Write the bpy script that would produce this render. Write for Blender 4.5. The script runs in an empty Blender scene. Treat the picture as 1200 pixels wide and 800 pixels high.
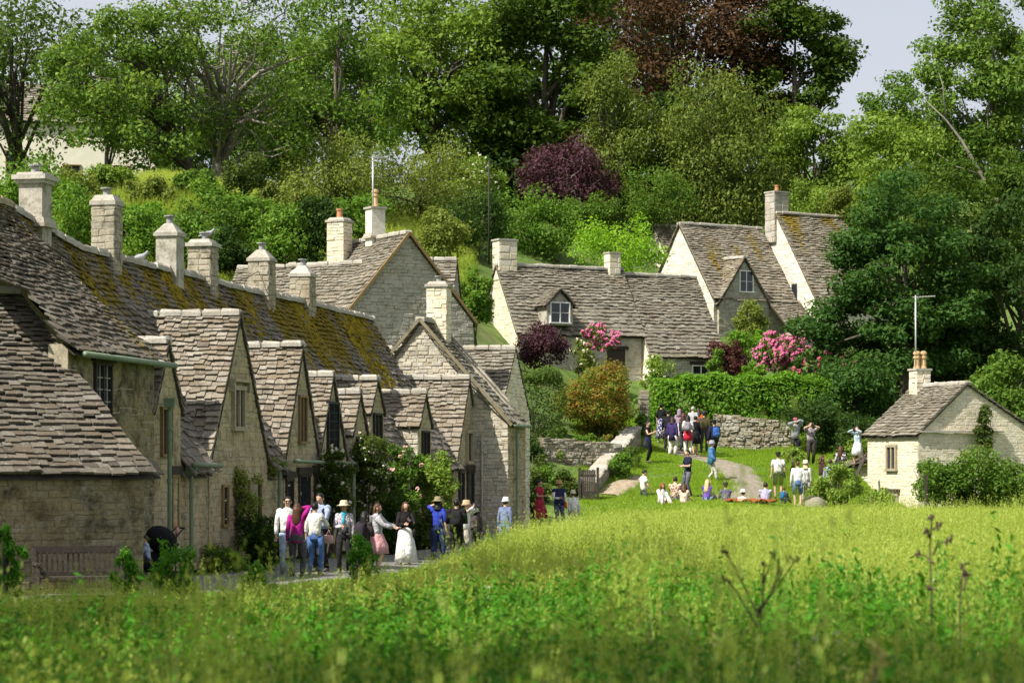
import bpy, math, random
import numpy as np
from mathutils import Matrix, Vector

# ------------------------------------------------------------------ camera, world, sun, exposure
scene = bpy.context.scene
COL = scene.collection
F = 1200 * 85 / 36.0      # focal length in photograph pixels
EYE = 2.4                 # eye height above the lane
HOR = 540.0               # horizon row of the photograph
random.seed(11)
RNG = np.random.default_rng(11)

cam = bpy.data.cameras.new('camera')
cam.lens = 85; cam.sensor_width = 36; cam.sensor_fit = 'HORIZONTAL'
cam.shift_y = (HOR - 400) / 1200
cam.clip_start = 0.3; cam.clip_end = 3000
cam.dof.use_dof = True; cam.dof.focus_distance = 68; cam.dof.aperture_fstop = 4.2
camo = bpy.data.objects.new('camera', cam); COL.objects.link(camo)
camo.location = (0, 0, EYE); camo.rotation_euler = (math.pi / 2, 0, 0)
scene.camera = camo

SUN_EL = math.radians(50)
SUN_AZ = (-0.80, -0.60)                    # horizontal direction towards the sun
to_sun = Vector((SUN_AZ[0] * math.cos(SUN_EL), SUN_AZ[1] * math.cos(SUN_EL), math.sin(SUN_EL)))
world = bpy.data.worlds.new('World'); scene.world = world; world.use_nodes = True
wn = world.node_tree; wn.nodes.clear()
wo = wn.nodes.new('ShaderNodeOutputWorld'); wb = wn.nodes.new('ShaderNodeBackground')
sky = wn.nodes.new('ShaderNodeTexSky'); sky.sky_type = 'NISHITA'; sky.sun_disc = False
sky.sun_elevation = SUN_EL; sky.sun_rotation = math.atan2(SUN_AZ[0], SUN_AZ[1]) % (2 * math.pi)
sky.air_density = 1.0; sky.dust_density = 2.5; sky.ozone_density = 1.0
# thin bright cloud veil over the whole sky
wtc = wn.nodes.new('ShaderNodeTexCoord'); wnz = wn.nodes.new('ShaderNodeTexNoise')
wnz.inputs['Scale'].default_value = 2.2; wnz.inputs['Detail'].default_value = 5
wrp = wn.nodes.new('ShaderNodeValToRGB')
wrp.color_ramp.elements[0].position = 0.25; wrp.color_ramp.elements[0].color = (0.55, 0.55, 0.55, 1)
wrp.color_ramp.elements[1].position = 0.7; wrp.color_ramp.elements[1].color = (0.85, 0.85, 0.85, 1)
wmx = wn.nodes.new('ShaderNodeMix'); wmx.data_type = 'RGBA'
wmx.inputs[7].default_value = (6.7, 6.8, 7.3, 1)
wn.links.new(wtc.outputs['Generated'], wnz.inputs['Vector']); wn.links.new(wnz.outputs['Fac'], wrp.inputs['Fac'])
wn.links.new(wrp.outputs['Color'], wmx.inputs[0]); wn.links.new(sky.outputs['Color'], wmx.inputs[6])
wn.links.new(wmx.outputs[2], wb.inputs['Color']); wb.inputs['Strength'].default_value = 0.07
wn.links.new(wb.outputs[0], wo.inputs['Surface'])

sl = bpy.data.lights.new('sun', 'SUN'); sl.energy = 4.8; sl.angle = math.radians(0.5); sl.color = (1.0, 0.94, 0.83)
slo = bpy.data.objects.new('sun', sl); COL.objects.link(slo)
slo.rotation_euler = to_sun.to_track_quat('Z', 'Y').to_euler(); slo.location = (-30, -30, 60)
scene.view_settings.view_transform = 'Standard'; scene.view_settings.look = 'None'
scene.view_settings.exposure = 0.82; scene.view_settings.gamma = 1.0

# ------------------------------------------------------------------ helpers
def P(px, py, Y):
    return np.array([(px - 600) * Y / F, Y, EYE + (HOR - py) * Y / F])
def unit(v):
    v = np.asarray(v, float); return v / max(1e-9, np.linalg.norm(v))
def link(o, parent=None):
    COL.objects.link(o)
    if parent is not None:
        o.parent = parent
        o.matrix_parent_inverse = WORLD_INV[parent.name]
    WORLD_INV[o.name] = Matrix.Identity(4)
    return o
WORLD_INV = {}
def thing(name, label, cat, loc=(0, 0, 0), group=None):
    o = bpy.data.objects.new(name, None); COL.objects.link(o)
    o.location = Vector([float(v) for v in loc]); o.empty_display_size = .2
    WORLD_INV[o.name] = Matrix.Translation(-o.location)
    o['label'] = label; o['category'] = cat
    if group: o['group'] = group
    return o
def tag(o, label=None, cat=None, group=None, kind=None):
    if label: o['label'] = label
    if cat: o['category'] = cat
    if group: o['group'] = group
    if kind: o['kind'] = kind
    return o
def obj_np(name, verts, quads, mat, parent=None, smooth=False, kind=None):
    verts = np.ascontiguousarray(verts, dtype=np.float32); quads = np.ascontiguousarray(quads, dtype=np.int32)
    me = bpy.data.meshes.new(name); k = quads.shape[1]
    me.vertices.add(len(verts)); me.vertices.foreach_set('co', verts.ravel())
    me.loops.add(quads.size); me.loops.foreach_set('vertex_index', quads.ravel())
    me.polygons.add(len(quads)); me.polygons.foreach_set('loop_start', np.arange(0, quads.size, k, dtype=np.int32))
    me.polygons.foreach_set('use_smooth', np.full(len(quads), smooth))
    me.update(calc_edges=True)
    if mat: me.materials.append(mat)
    o = bpy.data.objects.new(name, me); link(o, parent)
    if kind: o['kind'] = kind
    return o

class MB:
    """collects shapes and links them as ONE mesh object"""
    def __init__(s): s.v = []; s.f = []; s.m = []; s.mi = 0
    def add(s, vs, fs):
        b = len(s.v); s.v.extend([tuple(float(c) for c in v) for v in vs])
        for f in fs: s.f.append(tuple(b + i for i in f)); s.m.append(s.mi)
    def box(s, c, size, ax=None, taper=1.0):
        ax = np.eye(3) if ax is None else np.array(ax, float)
        h = np.array(size) / 2; vs = []
        for z in (-1, 1):
            k = taper if z > 0 else 1
            for x, y in ((-1, -1), (1, -1), (1, 1), (-1, 1)):
                vs.append(np.array(c) + ax[0] * x * h[0] * k + ax[1] * y * h[1] * k + ax[2] * z * h[2])
        s.add(vs, [(3, 2, 1, 0), (4, 5, 6, 7), (0, 1, 5, 4), (1, 2, 6, 5), (2, 3, 7, 6), (3, 0, 4, 7)])
        return s
    def bar(s, a, b, w, d=None, up=(0, 0, 1)):
        a = np.array(a, float); b = np.array(b, float); d = d or w
        z = unit(b - a); x = np.cross(np.array(up, float), z)
        if np.linalg.norm(x) < 1e-3: x = np.cross((0, 1, 0.01), z)
        x = unit(x); y = np.cross(z, x)
        return s.box((a + b) / 2, (w, d, np.linalg.norm(b - a)), (x, y, z))
    def rings(s, rings, cap=True):
        n = len(rings[0]); b = len(s.v)
        for r in rings: s.v.extend([tuple(float(c) for c in v) for v in r])
        for i in range(len(rings) - 1):
            for j in range(n):
                s.f.append((b + i * n + j, b + i * n + (j + 1) % n, b + (i + 1) * n + (j + 1) % n, b + (i + 1) * n + j)); s.m.append(s.mi)
        if cap:
            s.f.append(tuple(b + j for j in reversed(range(n)))); s.m.append(s.mi)
            s.f.append(tuple(b + (len(rings) - 1) * n + j for j in range(n))); s.m.append(s.mi)
        return s
    def tube(s, path, radii, n=8, cap=True, flat=1.0, ref=(0.123, 0.456, 0.1)):
        path = [np.array(p, float) for p in path]
        if np.isscalar(radii): radii = [radii] * len(path)
        rs = []
        for i, p in enumerate(path):
            t = unit(path[min(i + 1, len(path) - 1)] - path[max(i - 1, 0)])
            x = np.cross(np.array(ref, float), t); x = unit(x) if np.linalg.norm(x) > 1e-4 else unit(np.cross((1, 0, 0), t))
            y = np.cross(t, x)
            rs.append([p + radii[i] * (math.cos(a) * x + flat * math.sin(a) * y) for a in [2 * math.pi * k / n for k in range(n)]])
        return s.rings(rs, cap)
    def ell(s, c, r, n=10, m=7, ax=None):
        ax = np.eye(3) if ax is None else np.array(ax)
        rs = []
        for i in range(m + 1):
            th = math.pi * (i / m) * 0.98 + 0.01 * math.pi
            rs.append([np.array(c) + ax[0] * r[0] * math.sin(th) * math.cos(a) + ax[1] * r[1] * math.sin(th) * math.sin(a) - ax[2] * r[2] * math.cos(th)
                       for a in [2 * math.pi * k / n for k in range(n)]])
        return s.rings(rs)
    def prism(s, poly, ext):
        n = len(poly); poly = [np.array(p, float) for p in poly]; e = np.array(ext, float)
        s.add(poly + [p + e for p in poly], [tuple(range(n)), tuple(reversed(range(n, 2 * n)))] + [(i, i + n, (i + 1) % n + n, (i + 1) % n) for i in range(n)])
        return s
    def build(s, name, mats, parent=None, smooth=False, label=None, kind=None):
        me = bpy.data.meshes.new(name); me.from_pydata(s.v, [], s.f)
        for m in (mats if isinstance(mats, (list, tuple)) else [mats]): me.materials.append(m)
        if any(s.m): me.polygons.foreach_set('material_index', s.m)
        if smooth: me.polygons.foreach_set('use_smooth', [True] * len(s.f))
        me.update()
        o = bpy.data.objects.new(name, me); link(o, parent)
        if label: o['label'] = label
        if kind: o['kind'] = kind
        return o

# ------------------------------------------------------------------ materials
def nt_new(name):
    m = bpy.data.materials.new(name); m.use_nodes = True
    nt = m.node_tree; nt.nodes.clear()
    out = nt.nodes.new('ShaderNodeOutputMaterial'); b = nt.nodes.new('ShaderNodeBsdfPrincipled')
    nt.links.new(b.outputs[0], out.inputs['Surface'])
    b.inputs['Roughness'].default_value = .85
    b.inputs['Specular IOR Level'].default_value = .25
    return m, nt, b, out
def nmath(nt, op, a, b=None):
    n = nt.nodes.new('ShaderNodeMath'); n.operation = op
    for i, v in enumerate((a, b)):
        if v is None: continue
        if isinstance(v, (int, float)): n.inputs[i].default_value = v
        else: nt.links.new(v, n.inputs[i])
    return n.outputs[0]
def nnoise(nt, scale, detail=4, vec=None, rough=.55):
    n = nt.nodes.new('ShaderNodeTexNoise'); n.inputs['Scale'].default_value = scale; n.inputs['Detail'].default_value = detail
    n.inputs['Roughness'].default_value = rough
    nt.links.new(vec if vec is not None else npos(nt), n.inputs['Vector'])
    return n.outputs['Fac']
def npos(nt):
    for n in nt.nodes:
        if n.bl_idname == 'ShaderNodeNewGeometry': return n.outputs['Position']
    return nt.nodes.new('ShaderNodeNewGeometry').outputs['Position']
def nramp(nt, fac, stops):
    r = nt.nodes.new('ShaderNodeValToRGB'); cr = r.color_ramp
    while len(cr.elements) < len(stops): cr.elements.new(.5)
    for e, (p, c) in zip(cr.elements, stops):
        e.position = p; e.color = (*c, 1) if not isinstance(c, (int, float)) else (c, c, c, 1)
    nt.links.new(fac, r.inputs['Fac'])
    return r.outputs['Color']
def nmix(nt, fac, a, b, mode='MIX'):
    n = nt.nodes.new('ShaderNodeMix'); n.data_type = 'RGBA'; n.blend_type = mode
    for i, v in ((0, fac), (6, a), (7, b)):
        if isinstance(v, (int, float)): n.inputs[i].default_value = v
        elif isinstance(v, tuple): n.inputs[i].default_value = (*v, 1)
        else: nt.links.new(v, n.inputs[i])
    return n.outputs[2]
def nrand(nt):
    npos(nt)
    g = [n for n in nt.nodes if n.bl_idname == 'ShaderNodeNewGeometry'][0]
    oi = nt.nodes.new('ShaderNodeObjectInfo')
    return nmath(nt, 'FRACT', nmath(nt, 'ADD', oi.outputs['Random'], g.outputs['Random Per Island']))
def nbump(nt, b, fac, strength=.4, dist=.02):
    n = nt.nodes.new('ShaderNodeBump'); n.inputs['Strength'].default_value = strength; n.inputs['Distance'].default_value = dist
    nt.links.new(fac, n.inputs['Height']); nt.links.new(n.outputs[0], b.inputs['Normal'])

def mat_plain(name, c, rough=.8, var=.25, scale=8, metal=0, bump=.0):
    m, nt, b, o = nt_new(name)
    f = nnoise(nt, scale, 5)
    nt.links.new(nramp(nt, f, [(.25, tuple(x * (1 - var) for x in c)), (.75, tuple(min(1, x * (1 + var)) for x in c))]), b.inputs['Base Color'])
    b.inputs['Roughness'].default_value = rough; b.inputs['Metallic'].default_value = metal
    if bump: nbump(nt, b, f, bump)
    return m
def mat_stone(name, cols, lichen=.35, lichen_col=(.5, .48, .42), dark=.4, dark_col=(.07, .065, .05), tint=None, scale=1.0, gold=0.25):
    """rubble or ashlar limestone: each stone its own tone, grey and ochre lichen, dark weathering"""
    m, nt, b, o = nt_new(name)
    r = nrand(nt)
    n = len(cols); c = nramp(nt, r, [(i / max(1, n - 1), cols[i]) for i in range(n)])
    fine = nnoise(nt, 22 * scale, 6, rough=.65); mid = nnoise(nt, 5 * scale, 6, rough=.7); big = nnoise(nt, .9 * scale, 5)
    c = nmix(nt, 1.0, c, nramp(nt, fine, [(.25, .62), (.75, 1.25)]), 'MULTIPLY')
    c = nmix(nt, nramp(nt, mid, [(.56, 0.0), (.70, lichen)]), c, lichen_col)
    mid2 = nnoise(nt, 3.1 * scale, 7, rough=.75)
    c = nmix(nt, nramp(nt, mid2, [(.47, 0.0), (.63, dark)]), c, dark_col)
    c = nmix(nt, nramp(nt, big, [(.5, 0.0), (.72, gold)]), c, (.24, .17, .07))
    if tint: c = nmix(nt, tint[0], c, tint[1])
    nt.links.new(c, b.inputs['Base Color']); b.inputs['Roughness'].default_value = .95; b.inputs['Specular IOR Level'].default_value = .1
    nbump(nt, b, fine, .5, .02)
    return m
def mat_tile(name, cols, lichen=.5, dark=.5, moss=None):
    """stone roof tile; moss=(z0, z1, amount): moss thickens between those heights in streaks down the slope"""
    m, nt, b, o = nt_new(name)
    r = nrand(nt); n = len(cols); c = nramp(nt, r, [(i / max(1, n - 1), cols[i]) for i in range(n)])
    fine = nnoise(nt, 26, 6, rough=.65); mid = nnoise(nt, 6.5, 6, rough=.75); big = nnoise(nt, 1.2, 4)
    c = nmix(nt, 1.0, c, nramp(nt, fine, [(.25, .6), (.75, 1.3)]), 'MULTIPLY')
    c = nmix(nt, nramp(nt, mid, [(.57, 0.0), (.68, lichen)]), c, (.44, .42, .38))
    mid2 = nnoise(nt, 4.1, 7, rough=.75)
    c = nmix(nt, nramp(nt, mid2, [(.5, 0.0), (.7, dark)]), c, (.055, .05, .045))
    c = nmix(nt, nramp(nt, big, [(.5, 0.0), (.75, .3)]), c, (.17, .12, .07))
    if moss:
        z0, z1, amt, ax = moss
        # streaks: compress the coordinate across the row direction, stretch down the slope
        mp = nt.nodes.new('ShaderNodeVectorMath'); mp.operation = 'DOT_PRODUCT'
        nt.links.new(npos(nt), mp.inputs[0]); mp.inputs[1].default_value = ax
        sx = nt.nodes.new('ShaderNodeSeparateXYZ'); nt.links.new(npos(nt), sx.inputs[0])
        cb = nt.nodes.new('ShaderNodeCombineXYZ'); nt.links.new(mp.outputs['Value'], cb.inputs[0])
        nt.links.new(nmath(nt, 'MULTIPLY', sx.outputs[2], .28), cb.inputs[1])
        st = nnoise(nt, .95, 3, cb.outputs[0]); br = nnoise(nt, 9, 4)
        hz = nt.nodes.new('ShaderNodeMapRange'); nt.links.new(sx.outputs[2], hz.inputs[0])
        hz.inputs[1].default_value = z0; hz.inputs[2].default_value = z1; hz.inputs[3].default_value = -.22; hz.inputs[4].default_value = amt
        s = nmath(nt, 'ADD', nmath(nt, 'ADD', nmath(nt, 'SUBTRACT', nmath(nt, 'MULTIPLY', st, 1.7), .36), nmath(nt, 'MULTIPLY', nmath(nt, 'SUBTRACT', br, .5), .85)), hz.outputs[0])
        c = nmix(nt, nramp(nt, s, [(.55, 0.0), (.62, .95)]), c, nramp(nt, nnoise(nt, 15, 3), [(.3, (.09, .068, .008)), (.7, (.27, .195, .022))]))
    nt.links.new(c, b.inputs['Base Color']); b.inputs['Roughness'].default_value = .95; b.inputs['Specular IOR Level'].default_value = .1
    nbump(nt, b, fine, .5, .02)
    return m
def mat_leaf(name, cols, trans=.35, scale=.6, rough=.6, spec=.12):
    """leaves: tone per leaf and per clump, some light passing through"""
    m, nt, b, o = nt_new(name)
    npos(nt); g = [n for n in nt.nodes if n.bl_idname == 'ShaderNodeNewGeometry'][0]
    f = nmath(nt, 'ADD', nmath(nt, 'MULTIPLY', g.outputs['Random Per Island'], .5), nmath(nt, 'MULTIPLY', nnoise(nt, scale, 3), .55))
    n = len(cols); c = nramp(nt, f, [(.12 + .76 * i / max(1, n - 1), cols[i]) for i in range(n)])
    nt.links.new(c, b.inputs['Base Color']); b.inputs['Roughness'].default_value = rough
    b.inputs['Specular IOR Level'].default_value = spec
    tr = nt.nodes.new('ShaderNodeBsdfTranslucent'); mx = nt.nodes.new('ShaderNodeMixShader'); mx.inputs[0].default_value = trans * 1.2
    tc = nmix(nt, 1.0, c, (1.25, 1.15, .55), 'MULTIPLY')
    nt.links.new(tc, tr.inputs['Color']); nt.links.new(b.outputs[0], mx.inputs[1]); nt.links.new(tr.outputs[0], mx.inputs[2])
    nt.links.new(mx.outputs[0], o.inputs['Surface'])
    return m
def mat_glass(name, c=(.02, .025, .03)):
    m, nt, b, o = nt_new(name); b.inputs['Base Color'].default_value = (*c, 1); b.inputs['Roughness'].default_value = .08
    b.inputs['Specular IOR Level'].default_value = .6
    nbump(nt, b, nnoise(nt, 6, 2), .05, .02)
    return m

ROWDIR = (.221, .975, 0.0)
M = {}
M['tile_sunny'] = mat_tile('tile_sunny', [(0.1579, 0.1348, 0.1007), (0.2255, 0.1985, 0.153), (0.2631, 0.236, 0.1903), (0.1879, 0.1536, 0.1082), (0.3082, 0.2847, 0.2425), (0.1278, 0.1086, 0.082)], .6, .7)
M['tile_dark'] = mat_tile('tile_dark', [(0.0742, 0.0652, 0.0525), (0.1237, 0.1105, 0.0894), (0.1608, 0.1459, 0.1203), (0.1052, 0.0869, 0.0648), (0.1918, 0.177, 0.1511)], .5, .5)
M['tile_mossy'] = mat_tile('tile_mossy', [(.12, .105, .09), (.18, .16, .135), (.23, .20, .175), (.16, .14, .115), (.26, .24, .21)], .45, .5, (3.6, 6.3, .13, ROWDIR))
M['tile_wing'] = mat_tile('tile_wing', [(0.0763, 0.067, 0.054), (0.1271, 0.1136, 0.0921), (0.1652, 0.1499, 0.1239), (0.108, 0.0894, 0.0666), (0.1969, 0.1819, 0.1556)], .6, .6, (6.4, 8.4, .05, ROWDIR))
M['tile_grey'] = mat_tile('tile_grey', [(0.1322, 0.1184, 0.0916), (0.1984, 0.1797, 0.1413), (0.2397, 0.2206, 0.1756), (0.1653, 0.1454, 0.1069), (0.2975, 0.2778, 0.2291)], .55, .6)
M['tile_upper'] = mat_tile('tile_upper', [(0.1408, 0.1218, 0.0882), (0.2112, 0.1844, 0.1386), (0.2552, 0.2279, 0.1764), (0.2992, 0.2741, 0.2226)], .55, .55, (12.0, 17.5, .0, (.845, .535, 0)))
M['deck'] = mat_plain('roof_deck', (.07, .06, .048), .95)
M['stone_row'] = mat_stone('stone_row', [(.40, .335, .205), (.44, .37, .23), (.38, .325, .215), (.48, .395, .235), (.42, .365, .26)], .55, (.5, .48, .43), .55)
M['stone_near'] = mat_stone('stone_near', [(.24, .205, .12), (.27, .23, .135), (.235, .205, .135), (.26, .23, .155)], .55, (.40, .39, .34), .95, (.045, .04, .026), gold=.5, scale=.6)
M['stone_pale'] = mat_stone('stone_pale', [(.46, .42, .33), (.54, .49, .39), (.5, .47, .4), (.57, .53, .44), (.40, .35, .26)], .35, (.58, .56, .51), .4, gold=.12)
M['stone_grey'] = mat_stone('stone_grey', [(.36, .34, .29), (.42, .39, .34), (.46, .44, .39), (.39, .35, .28)], .35, (.48, .47, .43), .3, gold=.15)
M['stone_stack'] = mat_stone('stone_stack', [(0.3312, 0.297, 0.2279), (0.3956, 0.3555, 0.2752), (0.368, 0.3375, 0.2709), (0.4232, 0.387, 0.3096), (0.2944, 0.252, 0.1806)], .5, (.52, .5, .45), .75, (.09, .08, .06), gold=.3)
M['stone_cream'] = mat_stone('stone_cream', [(0.7232, 0.6441, 0.4746), (0.791, 0.7119, 0.5424), (0.7458, 0.6893, 0.565), (0.6554, 0.5763, 0.4181)], .3, (.68, .65, .58), .22, gold=.15)
M['stone_white'] = mat_stone('stone_white', [(0.682, 0.638, 0.55), (0.77, 0.726, 0.638), (0.605, 0.55, 0.462)], .3, (.72, .7, .66), .25, gold=.06)
M['stone_dry'] = mat_stone('stone_dry', [(0.2592, 0.2376, 0.1785), (0.3312, 0.3096, 0.2471), (0.3744, 0.36, 0.302), (0.216, 0.1944, 0.1441), (0.3024, 0.2664, 0.1853)], .4, (.55, .54, .5), .35, gold=.2)
M['render'] = mat_stone('lime_render', [(.40, .375, .32), (.44, .415, .355)], .5, (.52, .5, .46), .8, (.15, .13, .1), gold=.15)
M['mortar'] = mat_stone('mortar', [(.36, .32, .235), (.39, .345, .25)], .35, (.4, .38, .33), .4)
M['mortar_pale'] = mat_stone('mortar_pale', [(.5, .46, .37), (.53, .48, .38)], .2, (.55, .52, .46), .2)
M['mortar_dark'] = mat_stone('mortar_dark', [(.215, .19, .12), (.23, .2, .13)], .3, (.3, .29, .25), .6)
M['dressed'] = mat_stone('dressed_stone', [(.36, .32, .23), (.42, .37, .27), (.39, .33, .22)], .3, (.46, .44, .39), .3)
M['glass'] = mat_glass('window_glass')
M['iron'] = mat_plain('dark_iron', (.02, .022, .024), .6, .2)
M['green_pipe'] = mat_plain('green_painted_pipe', (.16, .21, .14), .55, .2)
M['oak'] = mat_plain('weathered_oak', (.22, .15, .07), .8, .35, 14)
M['oak_dark'] = mat_plain('dark_oak', (.045, .035, .028), .85, .35, 14)
M['wood_grey'] = mat_plain('grey_weathered_wood', (.045, .038, .03), .85, .45, 18, bump=.3)
M['white_paint'] = mat_plain('white_paint', (.75, .75, .72), .5, .06)
M['clay'] = mat_plain('clay_pot', (.42, .2, .1), .8, .3)
M['clay_pale'] = mat_plain('pale_clay_pot', (.55, .37, .2), .8, .3)
M['lead'] = mat_plain('lead', (.28, .28, .28), .6, .2)
M['metal'] = mat_plain('grey_metal', (.5, .5, .5), .4, .1, metal=.6)
M['moss'] = mat_leaf('moss', [(.08, .06, .006), (.21, .155, .016), (.30, .23, .03)], .0, 6, .95, .02)
# ------------------------------------------------------------------ pieces: tiles and stones
def _variants(kind, n):
    out = []
    rg = np.random.default_rng(5)
    for i in range(n):
        if kind == 'tile':
            j = lambda a: rg.uniform(-a, a)
            v = [(-.5 + j(.05), j(.10), 0), (.5 + j(.05), j(.10), 0), (.5 + j(.02), 1, 0), (-.5 + j(.02), 1, 0),
                 (-.5 + j(.03), j(.07), 1), (.5 + j(.03), j(.07), 1 + j(.25)), (.5, 1, 1), (-.5, 1, 1 + j(.2))]
            v[4] = (v[0][0], v[0][1], v[4][2]); v[5] = (v[1][0], v[1][1], v[5][2])
            f = [(3, 2, 1, 0), (4, 5, 6, 7), (0, 1, 5, 4), (1, 2, 6, 5), (2, 3, 7, 6), (3, 0, 4, 7)]
        else:
            j = lambda a: rg.uniform(-a, a)
            fr = .62 if kind == 'rubble' else .84
            base = [(-.5, -.5), (.5, -.5), (.5, .5), (-.5, .5)]
            q = [(x + j(.05 if kind != 'rubble' else .13), y + j(.08 if kind != 'rubble' else .16)) for x, y in base]
            v = [(x, y, 0) for x, y in q] + [(x, y, .62 + j(.12)) for x, y in q] + [(x * (fr + j(.06)) + (j(.06) if fr < .8 else 0), y * (fr - .08 + j(.08)) + (j(.08) if fr < .8 else 0), 1 + j(.12)) for x, y in q]
            f = []
            for a in (0, 4):
                for k in range(4): f.append((a + k, a + (k + 1) % 4, a + 4 + (k + 1) % 4, a + 4 + k))
            f.append((8, 9, 10, 11))
        out.append((np.array(v, float), np.array(f)))
    return out
VAR = {'rubble': _variants('rubble', 8), 'tile': _variants('tile', 6), 'stone': _variants('stone', 6)}
VAR_ME = {}
def variant_mesh(kind, i, mat):
    k = (kind, i, mat.name)
    if k not in VAR_ME:
        me = bpy.data.meshes.new(kind); v, f = VAR[kind][i]
        me.from_pydata(v.tolist(), [], f.tolist()); me.materials.append(mat); VAR_ME[k] = me
    return VAR_ME[k]
def screen_size(ms):
    """projected area in photograph pixels and whether the piece is in frame and faces the camera"""
    c = ms[:, :3, 3]; nrm = ms[:, :3, 2]; ln = np.linalg.norm(ms[:, :3, 0], axis=1); lw = np.linalg.norm(ms[:, :3, 1], axis=1)
    n = nrm / np.maximum(1e-9, np.linalg.norm(nrm, axis=1))[:, None]
    d = c - np.array([0, 0, EYE]); dist = np.linalg.norm(d, axis=1); cosv = -(n * d).sum(1) / dist
    px = 600 + F * c[:, 0] / c[:, 1]; py = HOR - F * (c[:, 2] - EYE) / c[:, 1]
    ok = (px > -15) & (px < 1215) & (py > -10) & (py < 810) & (cosv > .02)
    return np.where(ok, ln * lw * cosv * (F / dist) ** 2, 0)
def emit_pieces(parent, name, kind, ms, mat, indiv=0, min_px=40, only=None):
    """the largest pieces in view as parts of their own, the rest joined as one part"""
    if len(ms) == 0: return
    ms = np.array(ms); area = screen_size(ms)
    if only is not None: area = np.where(only, area, 0)
    order = np.argsort(-area); k = int(min(indiv, (area > min_px).sum()))
    vi = RNG.integers(0, len(VAR[kind]), len(ms))
    for i in order[:k]:
        o = bpy.data.objects.new(name, variant_mesh(kind, int(vi[i]), mat)); COL.objects.link(o)
        o.parent = parent; o.matrix_parent_inverse = WORLD_INV[parent.name]; o.matrix_basis = Matrix(ms[i].tolist())
    rest = order[k:]
    if len(rest):
        vs, fs, b = [], [], 0
        for t in range(len(VAR[kind])):
            mm = ms[rest][vi[rest] == t]
            if not len(mm): continue
            v, f = VAR[kind][t]; vv = np.einsum('nij,vj->nvi', mm[:, :3, :3], v) + mm[:, None, :3, 3]
            ff = (f[None] + (np.arange(len(mm)) * len(v))[:, None, None] + b)
            vs.append(vv.reshape(-1, 3)); fs.append(ff.reshape(-1, 4)); b += len(mm) * len(v)
        obj_np(name, np.concatenate(vs), np.concatenate(fs), mat, parent, kind='stuff')
def mat4(x, y, z, o):
    m = np.eye(4); m[:3, 0] = x; m[:3, 1] = y; m[:3, 2] = z; m[:3, 3] = o; return m
def wob(p, amp):
    return amp * (math.sin(p[0] * 1.3 + p[1] * .9) + .7 * math.sin(p[1] * 1.9 + p[2] * 2.3 + 1) + .5 * math.sin(p[0] * 3.1 - p[2] * 2.1 + 2))
def tile_rows(E0, E1, R0, R1, course=(.25, .13), tw=(.19, .36), th=.032, skip=None, amp=.018, curve=0):
    E0, E1, R0, R1 = [np.array(p, float) for p in (E0, E1, R0, R1)]
    L = (np.linalg.norm(R0 - E0) + np.linalg.norm(R1 - E1)) / 2
    v, out = 0.0, []
    N = unit(np.cross(E1 - E0, (R0 + R1) / 2 - (E0 + E1) / 2))
    if N[2] < 0: N = -N
    while v < 1:
        e = (course[0] * (1 - v) + course[1] * v) * random.uniform(.92, 1.08)
        a = E0 + (R0 - E0) * v; b = E1 + (R1 - E1) * v
        w = np.linalg.norm(b - a); u = unit(b - a) if w > 1e-6 else unit(E1 - E0); x = 0.0
        s = tw[0] + (tw[1] - tw[0]) * .35 * (1 - v)
        while x < w - .02:
            t = min(w - x, random.uniform(tw[0], tw[1]) * (1.12 - .3 * v))
            if w - x - t < .09: t = w - x
            m = (x + t / 2) / max(w, 1e-6); c = a + (b - a) * m
            if skip is None or not skip(c):
                up = R0 + (R1 - R0) * m - (E0 + (E1 - E0) * m); up = unit(up - u * np.dot(up, u))
                n = np.cross(u, up); n = n if n[2] > 0 else -n
                ln = min(e * 1.75, (1 - v) * L + e * .3); k = th * random.uniform(.85, 1.45) * 1.35
                up2 = unit(up * e - n * k); rot = random.gauss(0, .02); u2 = unit(u + up2 * rot); up2 = unit(up2 - u2 * np.dot(up2, u2))
                n2 = np.cross(u2, up2); n2 = n2 if n2[2] > 0 else -n2
                cc = c + n * (k + wob(c, amp) - curve * 4 * (v - v * v)) + up * random.gauss(0, .02)
                out.append(mat4(u2 * t * .975, up2 * ln, n2 * th * random.uniform(.6, 1.5), cc))
            x += t
        v += e / L
    return out
def roof_deck(parent, E0, E1, R0, R1, curve=0, amp=.018):
    E0, E1, R0, R1 = [np.array(p, float) for p in (E0, E1, R0, R1)]
    n = unit(np.cross(E1 - E0, R0 - E0)); n = n if n[2] > 0 else -n
    d = -.045 - 1.6 * amp; vs = []
    K = 6
    for i in range(K + 1):
        v = i / K; a = E0 + (R0 - E0) * v; b = E1 + (R1 - E1) * v
        for q in (a, b): vs.append(q + n * (d - curve * 4 * (v - v * v)))
    mb = MB(); mb.add(vs, [(2 * i, 2 * i + 1, 2 * i + 3, 2 * i + 2) for i in range(K)])
    return mb
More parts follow.
